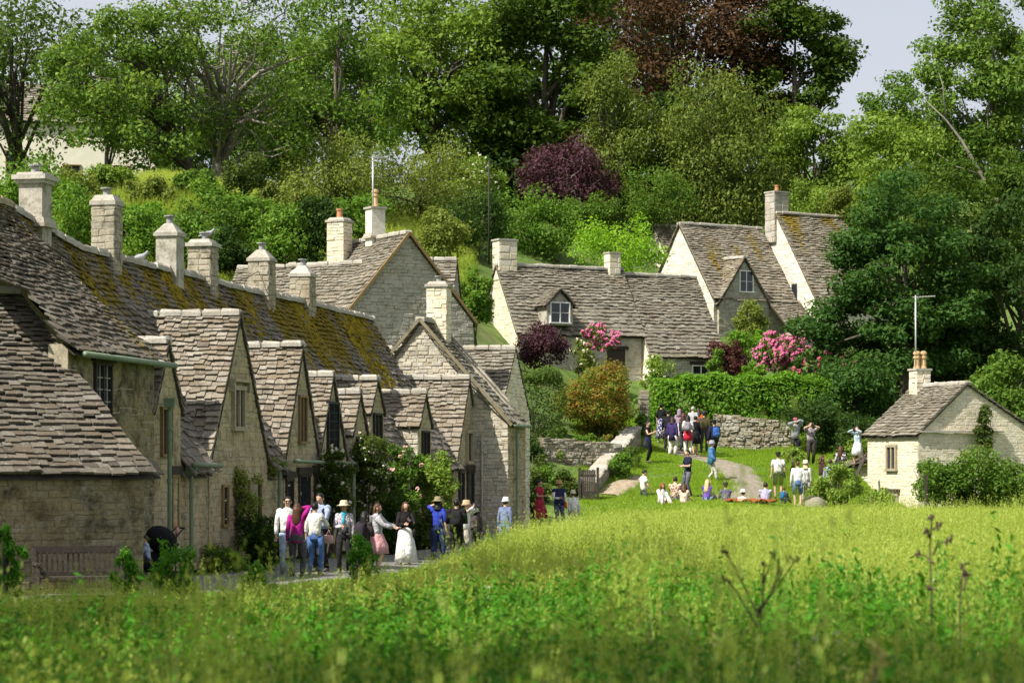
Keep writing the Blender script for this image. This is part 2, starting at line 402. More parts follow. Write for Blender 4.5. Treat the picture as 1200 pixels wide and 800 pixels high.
class Roof:
    """gathers slopes of one roof, then makes: roof (the deck), tiles, ridge stones"""
    def __init__(s, parent, mat, indiv=0, course=(.25, .13), tw=(.19, .36)):
        s.p, s.mat, s.ind, s.course, s.tw = parent, mat, indiv, course, tw
        s.tiles, s.caps, s.deck = [], [], MB()
    def slope(s, E0, E1, R0, R1, skip=None, curve=0, amp=.018):
        s.tiles += tile_rows(E0, E1, R0, R1, s.course, s.tw, skip=skip, curve=curve, amp=amp)
        if skip is None:
            d = roof_deck(None, E0, E1, R0, R1, curve, amp); s.deck.add(d.v, d.f)
        else:
            E0, E1, R0, R1 = [np.array(p, float) for p in (E0, E1, R0, R1)]
            K = max(4, int(np.linalg.norm(E1 - E0) / .35)); J = 14
            n = unit(np.cross(E1 - E0, R0 - E0)); n = n if n[2] > 0 else -n
            g = lambda i, j: (lambda u, v: (E0 + (E1 - E0) * u) * (1 - v) + (R0 + (R1 - R0) * u) * v - n * (.045 + 1.6 * amp + curve * 4 * (v - v * v)))(i / K, j / J)
            for i in range(K):
                for j in range(J):
                    c = (np.array(g(i, j)) + g(i + 1, j + 1)) / 2
                    if not skip(c): s.deck.add([g(i, j), g(i + 1, j), g(i + 1, j + 1), g(i, j + 1)], [(0, 1, 2, 3)])
        return s
    def ridge(s, A, B, w=.34, h=.13, ln=.5, lift=.0):
        A, B = np.array(A, float), np.array(B, float); L = np.linalg.norm(B - A); d = (B - A) / L; x = 0
        side = unit(np.cross(d, (0, 0, 1))); up = np.cross(side, d)
        while x < L - .03:
            t = min(L - x, random.uniform(.8, 1.2) * ln)
            if L - x - t < .15: t = L - x
            c = A + d * (x + t / 2) + up * (lift - .05 + random.gauss(0, .008))
            s.caps.append(mat4(d * t * .97, side * w, up * h * 1.2, c)); x += t
        return s
    def done(s, mat=None):
        r = s.deck.build('roof', M['deck'], s.p)
        emit_pieces(s.p, 'tile', 'tile', s.tiles, s.mat, s.ind)
        if s.caps: emit_pieces(s.p, 'ridge_stone', 'stone', s.caps, mat or M['stone_grey'], 60 if s.ind else 0, 25)
        return r

# ------------------------------------------------------------------ walls, openings, chimneys
def span_at(poly, z):
    xs = []
    for i in range(len(poly)):
        (x0, z0), (x1, z1) = poly[i], poly[(i + 1) % len(poly)]
        if (z0 <= z < z1) or (z1 <= z < z0): xs.append(x0 + (x1 - x0) * (z - z0) / (z1 - z0))
    xs.sort(); return [(xs[i], xs[i + 1]) for i in range(0, len(xs) - 1, 2)]
def stone_courses(O, ux, nrm, poly, openings=(), hc=(.09, .17), wc=(.16, .45), dp=(.015, .045), rough=.02):
    O, ux, nrm = np.array(O, float), np.array(ux, float), np.array(nrm, float)
    z0, z1 = min(p[1] for p in poly), max(p[1] for p in poly); z = z0; out = []
    while z < z1 - .04:
        h = min(random.uniform(*hc), z1 - z); zm = z + h / 2
        spans = span_at(poly, zm)
        for (u0, u1, w0, w1) in openings:
            if w0 - .03 < zm < w1 + .03:
                ns = []
                for a, b in spans:
                    if u1 <= a or u0 >= b: ns.append((a, b)); continue
                    if u0 > a: ns.append((a, u0))
                    if u1 < b: ns.append((u1, b))
                spans = ns
        for a, b in spans:
            x = a
            while x < b - .05:
                t = min(b - x, random.uniform(*wc))
                if b - x - t < .1: t = b - x
                d = random.uniform(*dp)
                c = O + ux * (x + t / 2) + np.array([0, 0, zm])
                tl = random.gauss(0, rough); uu = unit(ux + np.array([0, 0, tl])); vv = np.cross(nrm, uu)
                out.append(mat4(uu * t * .975, vv * h * random.uniform(.88, 1.02), nrm * d, c + np.array([0, 0, random.gauss(0, .008)]))); x += t
        z += h
    return out
def wall(parent, O, ux, nrm, poly, mat, mortar, openings=(), indiv=0, thick=.4, stones=True, name='wall', pk='stone', **kw):
    """poly in (along the wall, height) -- a wall sheet with real thickness and the stones standing proud of it"""
    O, ux, nrm = np.array(O, float), np.array(ux, float), np.array(nrm, float)
    mb = MB(); mb.prism([O + ux * a + np.array([0, 0, z]) for a, z in poly], -nrm * thick)
    w = mb.build(name, mortar if stones else mat, parent)
    if stones: emit_pieces(parent, 'stone', pk, stone_courses(O, ux, nrm, poly, openings, **kw), mat, indiv, 45)
    return w
def window(parent, O, ux, nrm, w, h, lights=2, fmat=None, stone=True, bars=(0, 0), hood=False, lintel=None, open_dark=False, bar_mat=None):
    """O: bottom centre on the wall sheet; a window part with one pane under it per light"""
    O, ux, nrm = np.array(O, float), unit(ux), unit(nrm); Z = np.array([0, 0, 1.0]); ax = (ux, nrm, Z)
    fmat = fmat or M['dressed']; f = MB(); t = .1 if stone else .06; d = .09 if stone else .07
    C = lambda u, z, k=0: O + ux * u + Z * z + nrm * k
    f.box(C(-w / 2 - t / 2, h / 2, d / 2), (t, d, h), ax); f.box(C(w / 2 + t / 2, h / 2, d / 2), (t, d, h), ax)
    f.box(C(0, h + t / 2, d / 2 + .004), (w + 2 * t + .06, d + .012, t), ax); f.box(C(0, -t / 2, d / 2 + .012), (w + 2 * t + .08, d + .03, t), ax)
    for i in range(1, lights): f.box(C(-w / 2 + w * i / lights, h / 2, d / 2 - .005), (.07 if stone else .05, d - .01, h), ax)
    if hood:
        f.box(C(0, h + t + .12, .09), (w + 2 * t + .3, .16, .07), ax)
        for s in (-1, 1): f.box(C(s * (w / 2 + t + .12), h + t - .03, .08), (.07, .13, .24), ax)
    if lintel: f.mi = 1; f.box(C(0, h + t + .1, .05), (w + 2 * t + .24, .1, .17), ax); f.mi = 0
    win = f.build('window', [fmat, M['oak_dark']], parent)
    for i in range(lights):
        lw = w / lights; cu = -w / 2 + lw * (i + .5)
        p = MB(); p.box(C(cu, h / 2, .012), (lw * .98, .02, h), ax)
        p.build('pane', M['glass'], win)
        if bars[0] or bars[1]:
            b = MB(); bt = .022
            for k in range(1, bars[0] + 1): b.box(C(cu - lw / 2 + lw * k / (bars[0] + 1), h / 2, .035), (bt, .024, h), ax)
            for k in range(1, bars[1] + 1): b.box(C(cu, h * k / (bars[1] + 1), .033), (lw * .96, .02, bt), ax)
            b.build('glazing_bar', bar_mat or fmat, win)
    return win
def opening_for(u, z, w, h, t=.12): return (u - w / 2 - t, u + w / 2 + t, z - t, z + h + t)
def chimney(parent, c, ax, sx, sy, z0, z1, mat, mortar, cap='slab', pot=None, stones=True, indiv=0, plinth=None, label=None, hc=(.12, .17), wc=(.18, .36)):
    """c: centre (x, y); ax: the two horizontal axes; four stone faces, cap, pot or cowl"""
    ax0, ax1 = np.array([*ax[0][:2], 0.0]), np.array([*ax[1][:2], 0.0]); c3 = np.array([c[0], c[1], 0.0]); Z = np.array([0, 0, 1.0])
    mb = MB(); mb.box(c3 + Z * (z0 + z1) / 2, (sx, sy, z1 - z0), (ax0, ax1, Z))
    ch = mb.build('chimney', mortar if stones else mat, parent, label=label)
    if stones:
        ms = []
        for a, o, l, q in ((ax0, ax1, sx, sy), (ax1, ax0, sy, sx)):
            for s in (-1, 1):
                nr = o * s
                ms += stone_courses(c3 + nr * (q / 2), a if np.cross(a, Z).dot(nr) > 0 else -a, nr, [(-l / 2 - .01, z0), (l / 2 + .01, z0), (l / 2 + .01, z1 - .01), (-l / 2 - .01, z1 - .01)], hc=hc, wc=wc, dp=(.012, .035))
        emit_pieces(ch, 'stone', 'stone', ms, mat, indiv, 25)
    k = MB()
    def slab(z, h, over, taper=1.0): k.box(c3 + Z * (z + h / 2), (sx + over * 2, sy + over * 2, h), (ax0, ax1, Z), taper)
    if cap == 'slab': slab(z1, .09, .07); slab(z1 + .09, .1, .01, .8)
    elif cap == 'pyramid': slab(z1, .09, .05); slab(z1 + .09, .24, .03, .35)
    elif cap == 'moulded': slab(z1, .08, .06); slab(z1 + .08, .1, .12); slab(z1 + .18, .06, .05, .9)
    elif cap == 'step': slab(z1, .1, .05); slab(z1 + .1, .14, .03, .72)
    elif cap == 'thin': slab(z1, .08, .06)
    k.build('cap', M['stone_grey'], ch)
    if plinth:
        pz = plinth; q = MB(); q.box(c3 + Z * pz, (sx + .2, sy + .2, .08), (ax0, ax1, Z)); q.box(c3 + Z * (pz + .1), (sx + .16, sy + .16, .12), (ax0, ax1, Z), .9)
        q.build('plinth', M['render'], ch)
    top = z1 + {'slab': .19, 'pyramid': .34, 'moulded': .23, 'step': .23, 'thin': .08}[cap]
    for i, (kind, off) in enumerate(pot or ()):
        b = c3 + ax0 * off[0] + ax1 * off[1] + Z * top; q = MB()
        if kind == 'cowl':
            q.tube([b - Z * .05, b + Z * .14], .09, 10); q.tube([b + Z * .16, b + Z * .19], .15, 10); q.tube([b + Z * .13, b + Z * .17], .03, 6)
            q.build('cowl', M['lead'], ch, smooth=False)
        elif kind == 'tall':
            q.tube([b - Z * .05, b + Z * .08, b + Z * .09, b + Z * .42, b + Z * .43, b + Z * .49, b + Z * .5, b + Z * .58, b + Z * .59, b + Z * .66, b + Z * .68, b + Z * .72],
                   [.14, .14, .115, .11, .15, .15, .11, .11, .15, .15, .11, .1], 14)
            q.build('chimney_pot', M['clay_pale'], ch, smooth=False)
        else:
            q.tube([b - Z * .05, b + Z * .3, b + Z * .31, b + Z * .38], [.13, .11, .14, .14], 14); q.build('chimney_pot', M['clay'], ch)
    return ch
def gutter(parent, a, b, r=.055): 
    mb = MB(); mb.tube([a, b], r, 8); return mb.build('gutter', M['green_pipe'], parent, smooth=True)
def downpipe(parent, top, zb, mat=None, hopper=True, r=.05):
    top = np.array(top, float); mb = MB(); mb.tube([top, (top[0], top[1], zb)], r, 8)
    if hopper: mb.box(top + (0, 0, .08), (.2, .2, .2), taper=1.25)
    z = top[2] - .5
    while z > zb + .4: mb.tube([(top[0], top[1], z), (top[0], top[1], z + .07)], r * 1.35, 8); z -= 1.1
    return mb.build('downpipe', mat or M['green_pipe'], parent, smooth=False)

def gable_house(parent, A, d, L, wf, wb, zf, zb, zg, smat, mmat, tmat, m=None, indiv=0, wind=0, start_open=(), front_open=(), start_stones=True, front_stones=True,
                end_stones=False, over=.18, go=.12, course=(.25, .13), tw=(.2, .36), ridge_end=None, deck_curve=.0, cap_mat=None, smat2=None, wk=None):
    wk = wk or {}
    A = np.array(A, float); d = unit(np.array([d[0], d[1], 0.0])); Z = np.array([0, 0, 1.0])
    m = np.array([d[1], -d[0], 0.0]) if m is None else unit(m)
    B = A + d * L; A0 = A.copy(); A0[2] = 0; za = A[2]; sf = (za - zf) / wf; sb = (za - zb) / wb
    # end walls
    poly = [(-wb, zg), (wf, zg), (wf, zf - .02), (0, za - .06), (-wb, zb - .02)]
    wall(parent, A0, m, -d, poly, smat, mmat, start_open, indiv=wind, stones=start_stones, **wk)
    wall(parent, A0 + d * L, -m, d, [(-u, z) for u, z in poly], smat, mmat, stones=end_stones)
    # front and back
    wall(parent, A0 + m * wf + d * .02, d, m, [(0, zg), (L - .04, zg), (L - .04, zf - .02), (0, zf - .02)], smat2 or smat, mmat, front_open, indiv=wind, stones=front_stones, **wk)
    wall(parent, A0 - m * wb + d * .02, d, -m, [(0, zg), (L - .04, zg), (L - .04, zb - .02), (0, zb - .02)], smat, mmat, stones=False)
    r = Roof(parent, tmat, indiv, course, tw)
    a, b = A - d * go, B + d * go
    r.slope(a + m * (wf + over) - Z * (za - zf + over * sf), b + m * (wf + over) - Z * (za - zf + over * sf), a, b, curve=deck_curve)
    r.slope(a - m * (wb + over) - Z * (za - zb + over * sb), b - m * (wb + over) - Z * (za - zb + over * sb), a, b, curve=deck_curve)
    r.ridge(a, b); r.done(cap_mat)
    return dict(A0=A0, d=d, m=m, front=A0 + m * wf, start=A0)
# ------------------------------------------------------------------ terrain
def dist_row(x, y): return (x + 7.16) * .975 - (y - 53) * .221
_anch = np.array([
 (-8.4, 45, -.05), (-6.5, 53, -.1), (-4.2, 54, -.2), (-5, 60, -.1), (-3, 58, -.25), (-2.4, 62, -.25), (-3.5, 66, -.2), (-1.3, 66, -.3), (-1.5, 72, -.2), (.6, 73, -.1), (.5, 82, .05), (1.5, 86, -.1), (-2.6, 50, 0), (-14, 60, .6), (-10, 82, 1.6), (-20, 50, .8),
 (6.66, 92, 1.0), (7.0, 105, 2.65), (6.7, 109, 3.3), (11.5, 101, 2.3), (10.4, 94, .75), (16, 95, .4), (13, 98, 1.2), (3, 116, 6.2), (8, 121, 6.5), (12, 132, 8.9), (18, 136, 9.5),
 (-13.6, 110, 14), (-17, 118, 15.8), (-6, 110, 9.5), (3.7, 104, 3.4), (1.5, 101, 3.2), (-4, 95, 4.2), (-3, 103, 6), (1.5, 93.5, 1.3), (3.5, 93, 1.0), (14, 110, 3.5), (20, 104, 2.5), (22, 115, 5), (9.5, 109, 2.8), (9.5, 114, 4.4), (12.5, 109, 2.8), (12.5, 114, 4.4),
 (8, 86, .45), (1.6, 68, .2), (8, 70, .45), (15, 80, .5), (0, 50, .4), (8, 50, .65), (0, 30, .65), (7, 30, .7), (0, 12, .78), (0, 0, .75), (-6, 15, .5), (-10, 30, .1), (-3, 40, 0), (-5, 40, -.1), (-4.5, 32, .1), (25, 60, .6), (25, 90, .9), (40, 60, .8), (60, 100, 2),
 (-4, 125, 13), (0, 140, 16.5), (10, 150, 16.5), (-22, 132, 15.3), (-30, 150, 16), (0, 170, 22), (-40, 170, 20), (40, 180, 24), (-40, 110, 13), (-30, 70, 4), (-28, 85, 7), (-22, 100, 10), (-26, 116, 14), (-25, 40, 1.5), (35, 140, 14), (30, 125, 8),
 (-20, 0, .5), (20, 0, .7), (0, -40, .5), (300, 400, 40), (0, 400, 40), (-300, 400, 40), (-300, 0, 15), (300, 0, 2), (0, -300, 0), (300, -300, 0), (-300, -300, 0), (600, 600, 40), (-600, 600, 40), (-600, -600, 0), (600, -600, 0)], float)
def _phi(d2): return np.sqrt(d2 + 9.0)
_d2 = ((_anch[:, None, :2] - _anch[None, :, :2]) ** 2).sum(-1)
_w = np.linalg.solve(_phi(_d2) - np.eye(len(_anch)) * .02, _anch[:, 2] - 4)
def ter(x, y):
    x, y = np.asarray(x, float), np.asarray(y, float)
    d2 = (x[..., None] - _anch[:, 0]) ** 2 + (y[..., None] - _anch[:, 1]) ** 2
    return (_phi(d2) * _w).sum(-1) + 4
def terf(x, y): return float(ter(np.array([x]), np.array([y]))[0])

def ground_y(px, py, y0=80, y1=175):
    """how far off the ground is met along a picture ray"""
    ys = np.linspace(y0, y1, 400); d = ter((px - 600) * ys / F, ys) - (EYE + (HOR - py) * ys / F)
    i = np.where(d > 0)[0]; return float(ys[i[0]]) if len(i) else y1
def grid_axis(a, b, fine0, fine1, step, coarse):
    lo = list(np.arange(fine0, a, -1)) ; out = list(np.arange(fine0, fine1 + step / 2, step))
    x, s = fine0, step
    while x > a: s *= coarse; x -= s; out.insert(0, max(x, a))
    x, s = fine1, step
    while x < b: s *= coarse; x += s; out.append(min(x, b))
    return np.array(out)
gx = grid_axis(-700, 700, -24, 28, .7, 1.3); gy = grid_axis(-700, 800, -4, 150, .7, 1.3)
GX, GY = np.meshgrid(gx, gy); GZ = ter(GX, GY)
nx, ny = len(gx), len(gy)
idx = np.arange(nx * ny).reshape(ny, nx)
quads = np.stack([idx[:-1, :-1], idx[:-1, 1:], idx[1:, 1:], idx[1:, :-1]], -1).reshape(-1, 4)
m_, nt, b, o_ = nt_new('ground_turf')
c = nramp(nt, nnoise(nt, 1.7, 5), [(.3, (.045, .085, .015)), (.6, (.10, .16, .03)), (.8, (.15, .17, .05))])
c = nmix(nt, nramp(nt, nnoise(nt, .35, 5), [(.55, 0.0), (.75, .55)]), c, (.15, .12, .07))
nt.links.new(c, b.inputs['Base Color']); nbump(nt, b, nnoise(nt, 14, 4), .8, .05)
M['turf'] = m_
obj_np('ground', np.stack([GX.ravel(), GY.ravel(), GZ.ravel()], -1), quads, m_, smooth=True, kind='structure')

def strip(name, pts, widths, mat, lift=.04, n=40, cross=6):
    """a sheet draped along a polyline"""
    pts = np.array(pts, float); seg = np.r_[0, np.cumsum(np.linalg.norm(np.diff(pts, axis=0), axis=1))]
    t = np.linspace(0, seg[-1], n); x = np.interp(t, seg, pts[:, 0]); y = np.interp(t, seg, pts[:, 1]); w = np.interp(t, seg, widths)
    tx, ty = np.gradient(x), np.gradient(y); l = np.hypot(tx, ty); nx_, ny_ = -ty / l, tx / l
    vs = []
    for k in range(cross + 1):
        s = k / cross * 2 - 1; ww = w * (1 + .12 * np.sin(t * 1.7 + k))
        X = x + nx_ * ww / 2 * s; Y = y + ny_ * ww / 2 * s
        vs.append(np.stack([X, Y, ter(X, Y) + lift - .05 * (abs(s) > .99)], -1))
    V = np.stack(vs, 1).reshape(-1, 3); i2 = np.arange(n * (cross + 1)).reshape(n, cross + 1)
    q = np.stack([i2[:-1, :-1], i2[:-1, 1:], i2[1:, 1:], i2[1:, :-1]], -1).reshape(-1, 4)
    return obj_np(name, V, q, mat, smooth=True, kind='structure')
M['gravel'] = mat_plain('path_gravel', (.21, .185, .145), .95, .3, 6, bump=.5)
M['lane'] = mat_plain('lane_tarmac', (.16, .155, .15), .9, .3, 5, bump=.4)
M['dirt'] = mat_plain('worn_earth', (.3, .24, .17), .95, .3, 4, bump=.5)

# ------------------------------------------------------------------ the row of cottages (s along the row, t back from the front wall)
RD = np.array([.2208, .9753, 0]); RN = np.array([-.9753, .2208, 0]); RF = np.array([-7.16, 53, 0.0]); ZV = np.array([0, 0, 1.0])
FRONT = -RN
def R(s, t, z): return RF + RD * s + RN * t + ZV * z
def ridge_z(s): return float(np.interp(s, [-10, -3, 0, 2, 8, 14, 20, 25], [8.1, 7.8, 7.27, 7.1, 7.12, 7.0, 7.06, 6.95]))
ZE = 2.45
def row_section(th, s0, s1, dormers, mat, ind, start_verge=False):
    """main roof slope of one cottage with the dormer gables cut through it"""
    def inside(c):
        q = c - RF; s, t, z = q.dot(RD), q.dot(RN), q[2]
        for (c0, w, zd, ze, tf) in dormers:
            if abs(s - c0) < w + .02 and z < zd - abs(s - c0) / w * (zd - ze) - .0 and t > tf - .3: return True
        return False
    r = Roof(th, mat, ind)
    rz0, rz1 = ridge_z(s0), ridge_z(s1); k = (rz0 - ZE) / 3.0
    r.slope(R(s0, -.22, ZE - .22 * k), R(s1, -.22, ZE - .22 * k), R(s0, 3, rz0), R(s1, 3, rz1), skip=inside, curve=.1, amp=.022)
    r.slope(R(s0, 6.2, ZE), R(s1, 6.2, ZE), R(s0, 3, rz0), R(s1, 3, rz1))
    r.ridge(R(s0, 3, rz0), R(s1, 3, rz1), lift=.02)
    r.done()
    # moss cushions lying on the slope in streaks that run down from the ridge
    rg = np.random.default_rng(int(s0 * 10) + 50); vs, fs = [], []
    octa = np.array([(1, 0, 0), (0, 1, 0), (-1, 0, 0), (0, -1, 0), (.55, .55, .7), (-.55, .55, .7), (-.55, -.55, .7), (.55, -.55, .7), (0, 0, 1)])
    of = [(0, 4, 7, 7), (0, 1, 4, 4), (1, 5, 4, 4), (1, 2, 5, 5), (2, 6, 5, 5), (2, 3, 6, 6), (3, 7, 6, 6), (3, 0, 7, 7), (4, 5, 8, 8), (5, 6, 8, 8), (6, 7, 8, 8), (7, 4, 8, 8)]
    streaks = [(s0 + rg.uniform(0, s1 - s0), rg.uniform(.2, .75), rg.uniform(.25, .8)) for _ in range(int((s1 - s0) * 1.1))]
    tri = []
    for sc, sw, sl in streaks:
        for _ in range(int(150 * sw * sl * 3.6)):
            s = sc + rg.normal(0, sw * .5); f = rg.uniform(0, 1) ** 1.3 * sl
            if not (s0 < s < s1): continue
            t = 3 - f * 3; z = ridge_z(s) + (ZE - ridge_z(s)) * f; p = R(s, t, z + .02) 
            nn = unit(np.cross(RD, R(0, 3, 7.1) - R(0, 0, ZE))); nn = nn if nn[2] > 0 else -nn
            if inside(p - ZV * .05): continue
            p = p - nn * .1 * 4 * ((1 - f) - (1 - f) ** 2)
            a = rg.uniform(.04, .11); tt = unit(np.cross(nn, RD)); b = len(vs) * 9
            vs.append(p + np.outer(octa[:, 0] * a, RD) + np.outer(octa[:, 1] * a * 1.2, tt) + np.outer(octa[:, 2] * a * rg.uniform(.45, .8), nn))
    if vs:
        V = np.concatenate(vs); base = (np.arange(len(vs)) * 9)[:, None, None]
        T = np.array([(q[0], q[1], q[2]) for q in of]); obj_np('moss', V, (T[None] + base).reshape(-1, 3), M['moss'], th, kind='stuff')
RUB = dict(hc=(.08, .2), wc=(.12, .5), dp=(.006, .022))
def gable(th, c0, w, zd, ze, tf=-.0, indiv=0, win=None, eave_over=.12, front_over=.07, cheek=False, zg=0.0, right=True, wallmat='stone_row', tb=None, mossy=False, wind=40):
    """a dormer gable: front wall, two slopes running back to the main roof, ridge stones, window"""
    kz = lambda z, s: min(3.0, max(0, (z - ZE) / ((ridge_z(s) - ZE) / 3.0)))
    r = Roof(th, M['tile_sunny'], indiv, course=(.205, .125), tw=(.15, .36)); sl = (zd - ze) / w
    td = tb if tb is not None else kz(zd, c0) + .15; te = tb if tb is not None else kz(ze, c0 - w) + .1
    for sg in (-1, 1):
        e = w + eave_over; zz = ze - eave_over * sl
        r.slope(R(c0 + sg * e, tf - front_over, zz), R(c0 + sg * e, max(te, tf + .1), zz), R(c0, tf - front_over, zd), R(c0, td, zd), amp=.012)
    r.ridge(R(c0, tf - front_over, zd), R(c0, td, zd), w=.3)
    r.done()
    ops = []
    if win: ops = [opening_for(win[0], win[1], win[2], win[3])]
    poly = [(-w, zg), (w, zg), (w, ze), (0, zd - .08), (-w, ze)]
    wall(th, R(c0, tf, 0), RD, FRONT, poly, M[wallmat], M['mortar'], ops, thick=.35, indiv=wind, **RUB)
    if cheek or ze > ZE + .3:
        for sg in (-1, 1):
            tt = kz(ze, c0)
            wall(th, R(c0 + sg * w, tf + .01, 0), RN, RD * sg, [(0.0, ze - 1.4), (tt + .15 - tf, ze - .4), (tt + .15 - tf, ze), (0.0, ze)], M['stone_pale'], M['mortar_pale'], thick=.2, hc=(.1, .15), wc=(.15, .3))
    if win:
        window(th, R(c0 + win[0], tf, win[1]), RD, FRONT, win[2], win[3], **win[4])

AU = unit(np.array([-3.04, 3.05, 0])); AW = unit(np.array([.86, .5, 0])); AC = P(168, 552, 45); AC[2] = 0
row_start = thing('stone_cottage', 'near stone cottage with dark tiled roof above a green gutter and a small leaded window', 'cottage', R(-5, 0, 0), 'terraced cottages along the lane')
# wing B: tall front with gutter
def b_roof():
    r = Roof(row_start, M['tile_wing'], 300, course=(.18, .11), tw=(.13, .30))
    def hid(c): q = c - AC; return q[0] * AU[1] - q[1] * AU[0] < -.05 and (-q[0] * AW[1] + q[1] * AW[0]) < 4.3 * (-AU[0] * AW[1] + AU[1] * AW[0]) + .03 and c[2] < 5.82
    r.slope(R(-7.4, -.28, 4.5), R(-1.75, -.28, 4.47), R(-7.4, 3, 8.1), R(-2.6, 3, 7.78), curve=.12, amp=.025, skip=hid)
    r.slope(R(-7.4, 6.2, 4.3), R(-1.9, 6.2, 4.3), R(-7.4, 3, 8.1), R(-2.6, 3, 7.78))
    r.ridge(R(-7.4, 3, 8.1), R(-2.6, 3, 7.78)); r.done(M['stone_row'])
b_roof()
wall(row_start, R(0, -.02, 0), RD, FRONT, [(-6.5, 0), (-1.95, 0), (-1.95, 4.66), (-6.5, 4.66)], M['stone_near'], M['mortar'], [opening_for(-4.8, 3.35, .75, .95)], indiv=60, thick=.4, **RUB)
wall(row_start, R(-1.98, 0, 0), -RN, RD, [(-6.2, 0), (-.05, 0), (-.05, 4.6), (-3, 7.6), (-6.2, 4.3)], M['stone_row'], M['mortar'], thick=.35)
window(row_start, R(-4.8, -.02, 3.35), RD, FRONT, .75, .95, 2, M['oak_dark'], False, (1, 3), lintel=True, bar_mat=M['lead'])
gutter(row_start, R(-6.5, -.38, 4.46), R(-1.6, -.38, 4.42), .06)
downpipe(row_start, R(-1.75, -.3, 3.55), 0)

c1 = thing('stone_cottage', 'narrow stone cottage with the smallest tiled gable between two green downpipes', 'cottage', R(-.5, 0, 0), 'terraced cottages along the lane')
G1 = (-1.12, .8, 4.98, 3.6, 0)
row_section(c1, -2.55, 1.0, [G1, (3.54, 2.1, 5.82, 2.45, 0)], M['tile_mossy'], 220)
gable(c1, *G1[:4], indiv=60, win=(-.1, 2.55, .5, .95, dict(lights=2, fmat=M['oak'], stone=False)))
wall(c1, R(0, .03, 0), RD, FRONT, [(-1.95, 0), (1.4, 0), (1.4, ZE), (-1.95, ZE)], M['stone_row'], M['mortar'], [(-.85, -.45, .9, 2.1)], indiv=60, **RUB)
window(c1, R(-.65, .03, 1.0), RD, FRONT, .28, 1.05, 1, M['oak'], False, lintel=True)
gutter(c1, R(-.3, -.3, ZE - .12), R(1.5, -.3, ZE - .16))
downpipe(c1, R(0, -.14, ZE - .35), 0)

c2 = thing('stone_cottage', 'stone cottage under the widest front gable with a two light stone window', 'cottage', R(3.5, 0, 0), 'terraced cottages along the lane')
G2 = (3.54, 2.05, 5.84, 2.45, 0)
row_section(c2, 1.0, 6.9, [G2, (8.3, 1.45, 5.31, 2.5, 0)], M['tile_mossy'], 260)
gable(c2, *G2[:4], indiv=300, win=(-.12, 3.2, .62, .85, dict(lights=2, hood=True)))
wall(c2, R(0, .03, 0), RD, FRONT, [(1.4, 0), (6.85, 0), (6.85, ZE), (1.4, ZE)], M['stone_row'], M['mortar'], indiv=0, **RUB)
for u, w_, z_, h_ in ((2.5, .3, .95, .85), (4.6, .8, .05, 1.85)):
    window(c2, R(u, -.0, z_), RD, FRONT, w_, h_, 1, M['oak'], False)
downpipe(c2, R(6.2, -.12, ZE - .3), 0, hopper=False)

c3 = thing('stone_cottage', 'stone cottage with twin pointed gables and a large black leaded window', 'cottage', R(9.5, 0, 0), 'terraced cottages along the lane')
G3 = (8.3, 1.42, 5.33, 2.5, 0); G4 = (10.95, 1.25, 4.68, 2.55, 0)
row_section(c3, 6.9, 12.35, [G3, G4, G2], M['tile_mossy'], 240)
gable(c3, *G3[:4], indiv=170, win=(.05, 2.9, .5, 1.1, dict(lights=2, fmat=M['oak'], stone=False)))
gable(c3, *G4[:4], indiv=110, win=(0, 2.75, .85, 1.15, dict(lights=2, fmat=M['iron'], stone=False, bars=(2, 4), bar_mat=M['iron'])))
wall(c3, R(0, .03, 0), RD, FRONT, [(6.85, 0), (12.4, 0), (12.4, ZE), (6.85, ZE)], M['stone_row'], M['mortar'], **RUB)
for u, w_, z_, h_ in ((7.25, .45, .85, 1.05), (8.45, .8, .05, 1.95), (9.85, 1.0, .8, 1.25), (11.2, .4, .8, 1.2)):
    window(c3, R(u, .0, z_), RD, FRONT, w_, h_, 1, M['oak_dark'], False, lintel=True)
gutter(c3, R(6.9, -.28, ZE - .05), R(12.2, -.28, ZE - .12), .05)
downpipe(c3, R(12.3, -.2, ZE - .3), 0, hopper=False)

c4 = thing('stone_cottage', 'stone cottage with two small raised dormers behind the white climbing rose', 'cottage', R(15, 0, 0), 'terraced cottages along the lane')
D5 = (13.5, .68, 4.3, 3.25, 0); D6 = (16.1, .7, 4.75, 3.85, .25)
row_section(c4, 12.35, 17.6, [D5, D6, G4], M['tile_mossy'], 200)
gable(c4, *D5[:4], indiv=60, cheek=True, win=(0, 2.3, .5, .7, dict(lights=1, fmat=M['oak_dark'], stone=False)), wind=0)
gable(c4, *D6[:4], tf=.25, indiv=60, cheek=True, win=(0, 3.0, .7, .7, dict(lights=2, fmat=M['oak_dark'], stone=False)), wind=0, zg=2)
wall(c4, R(0, .03, 0), RD, FRONT, [(12.4, 0), (17.6, 0), (17.6, ZE), (12.4, ZE)], M['stone_row'], M['mortar'], **RUB)
for u, w_, z_, h_ in ((13.6, .8, .05, 1.9), (16, .9, .8, 1.1)):
    window(c4, R(u, .0, z_), RD, FRONT, w_, h_, 1, M['oak_dark'], False, lintel=True)

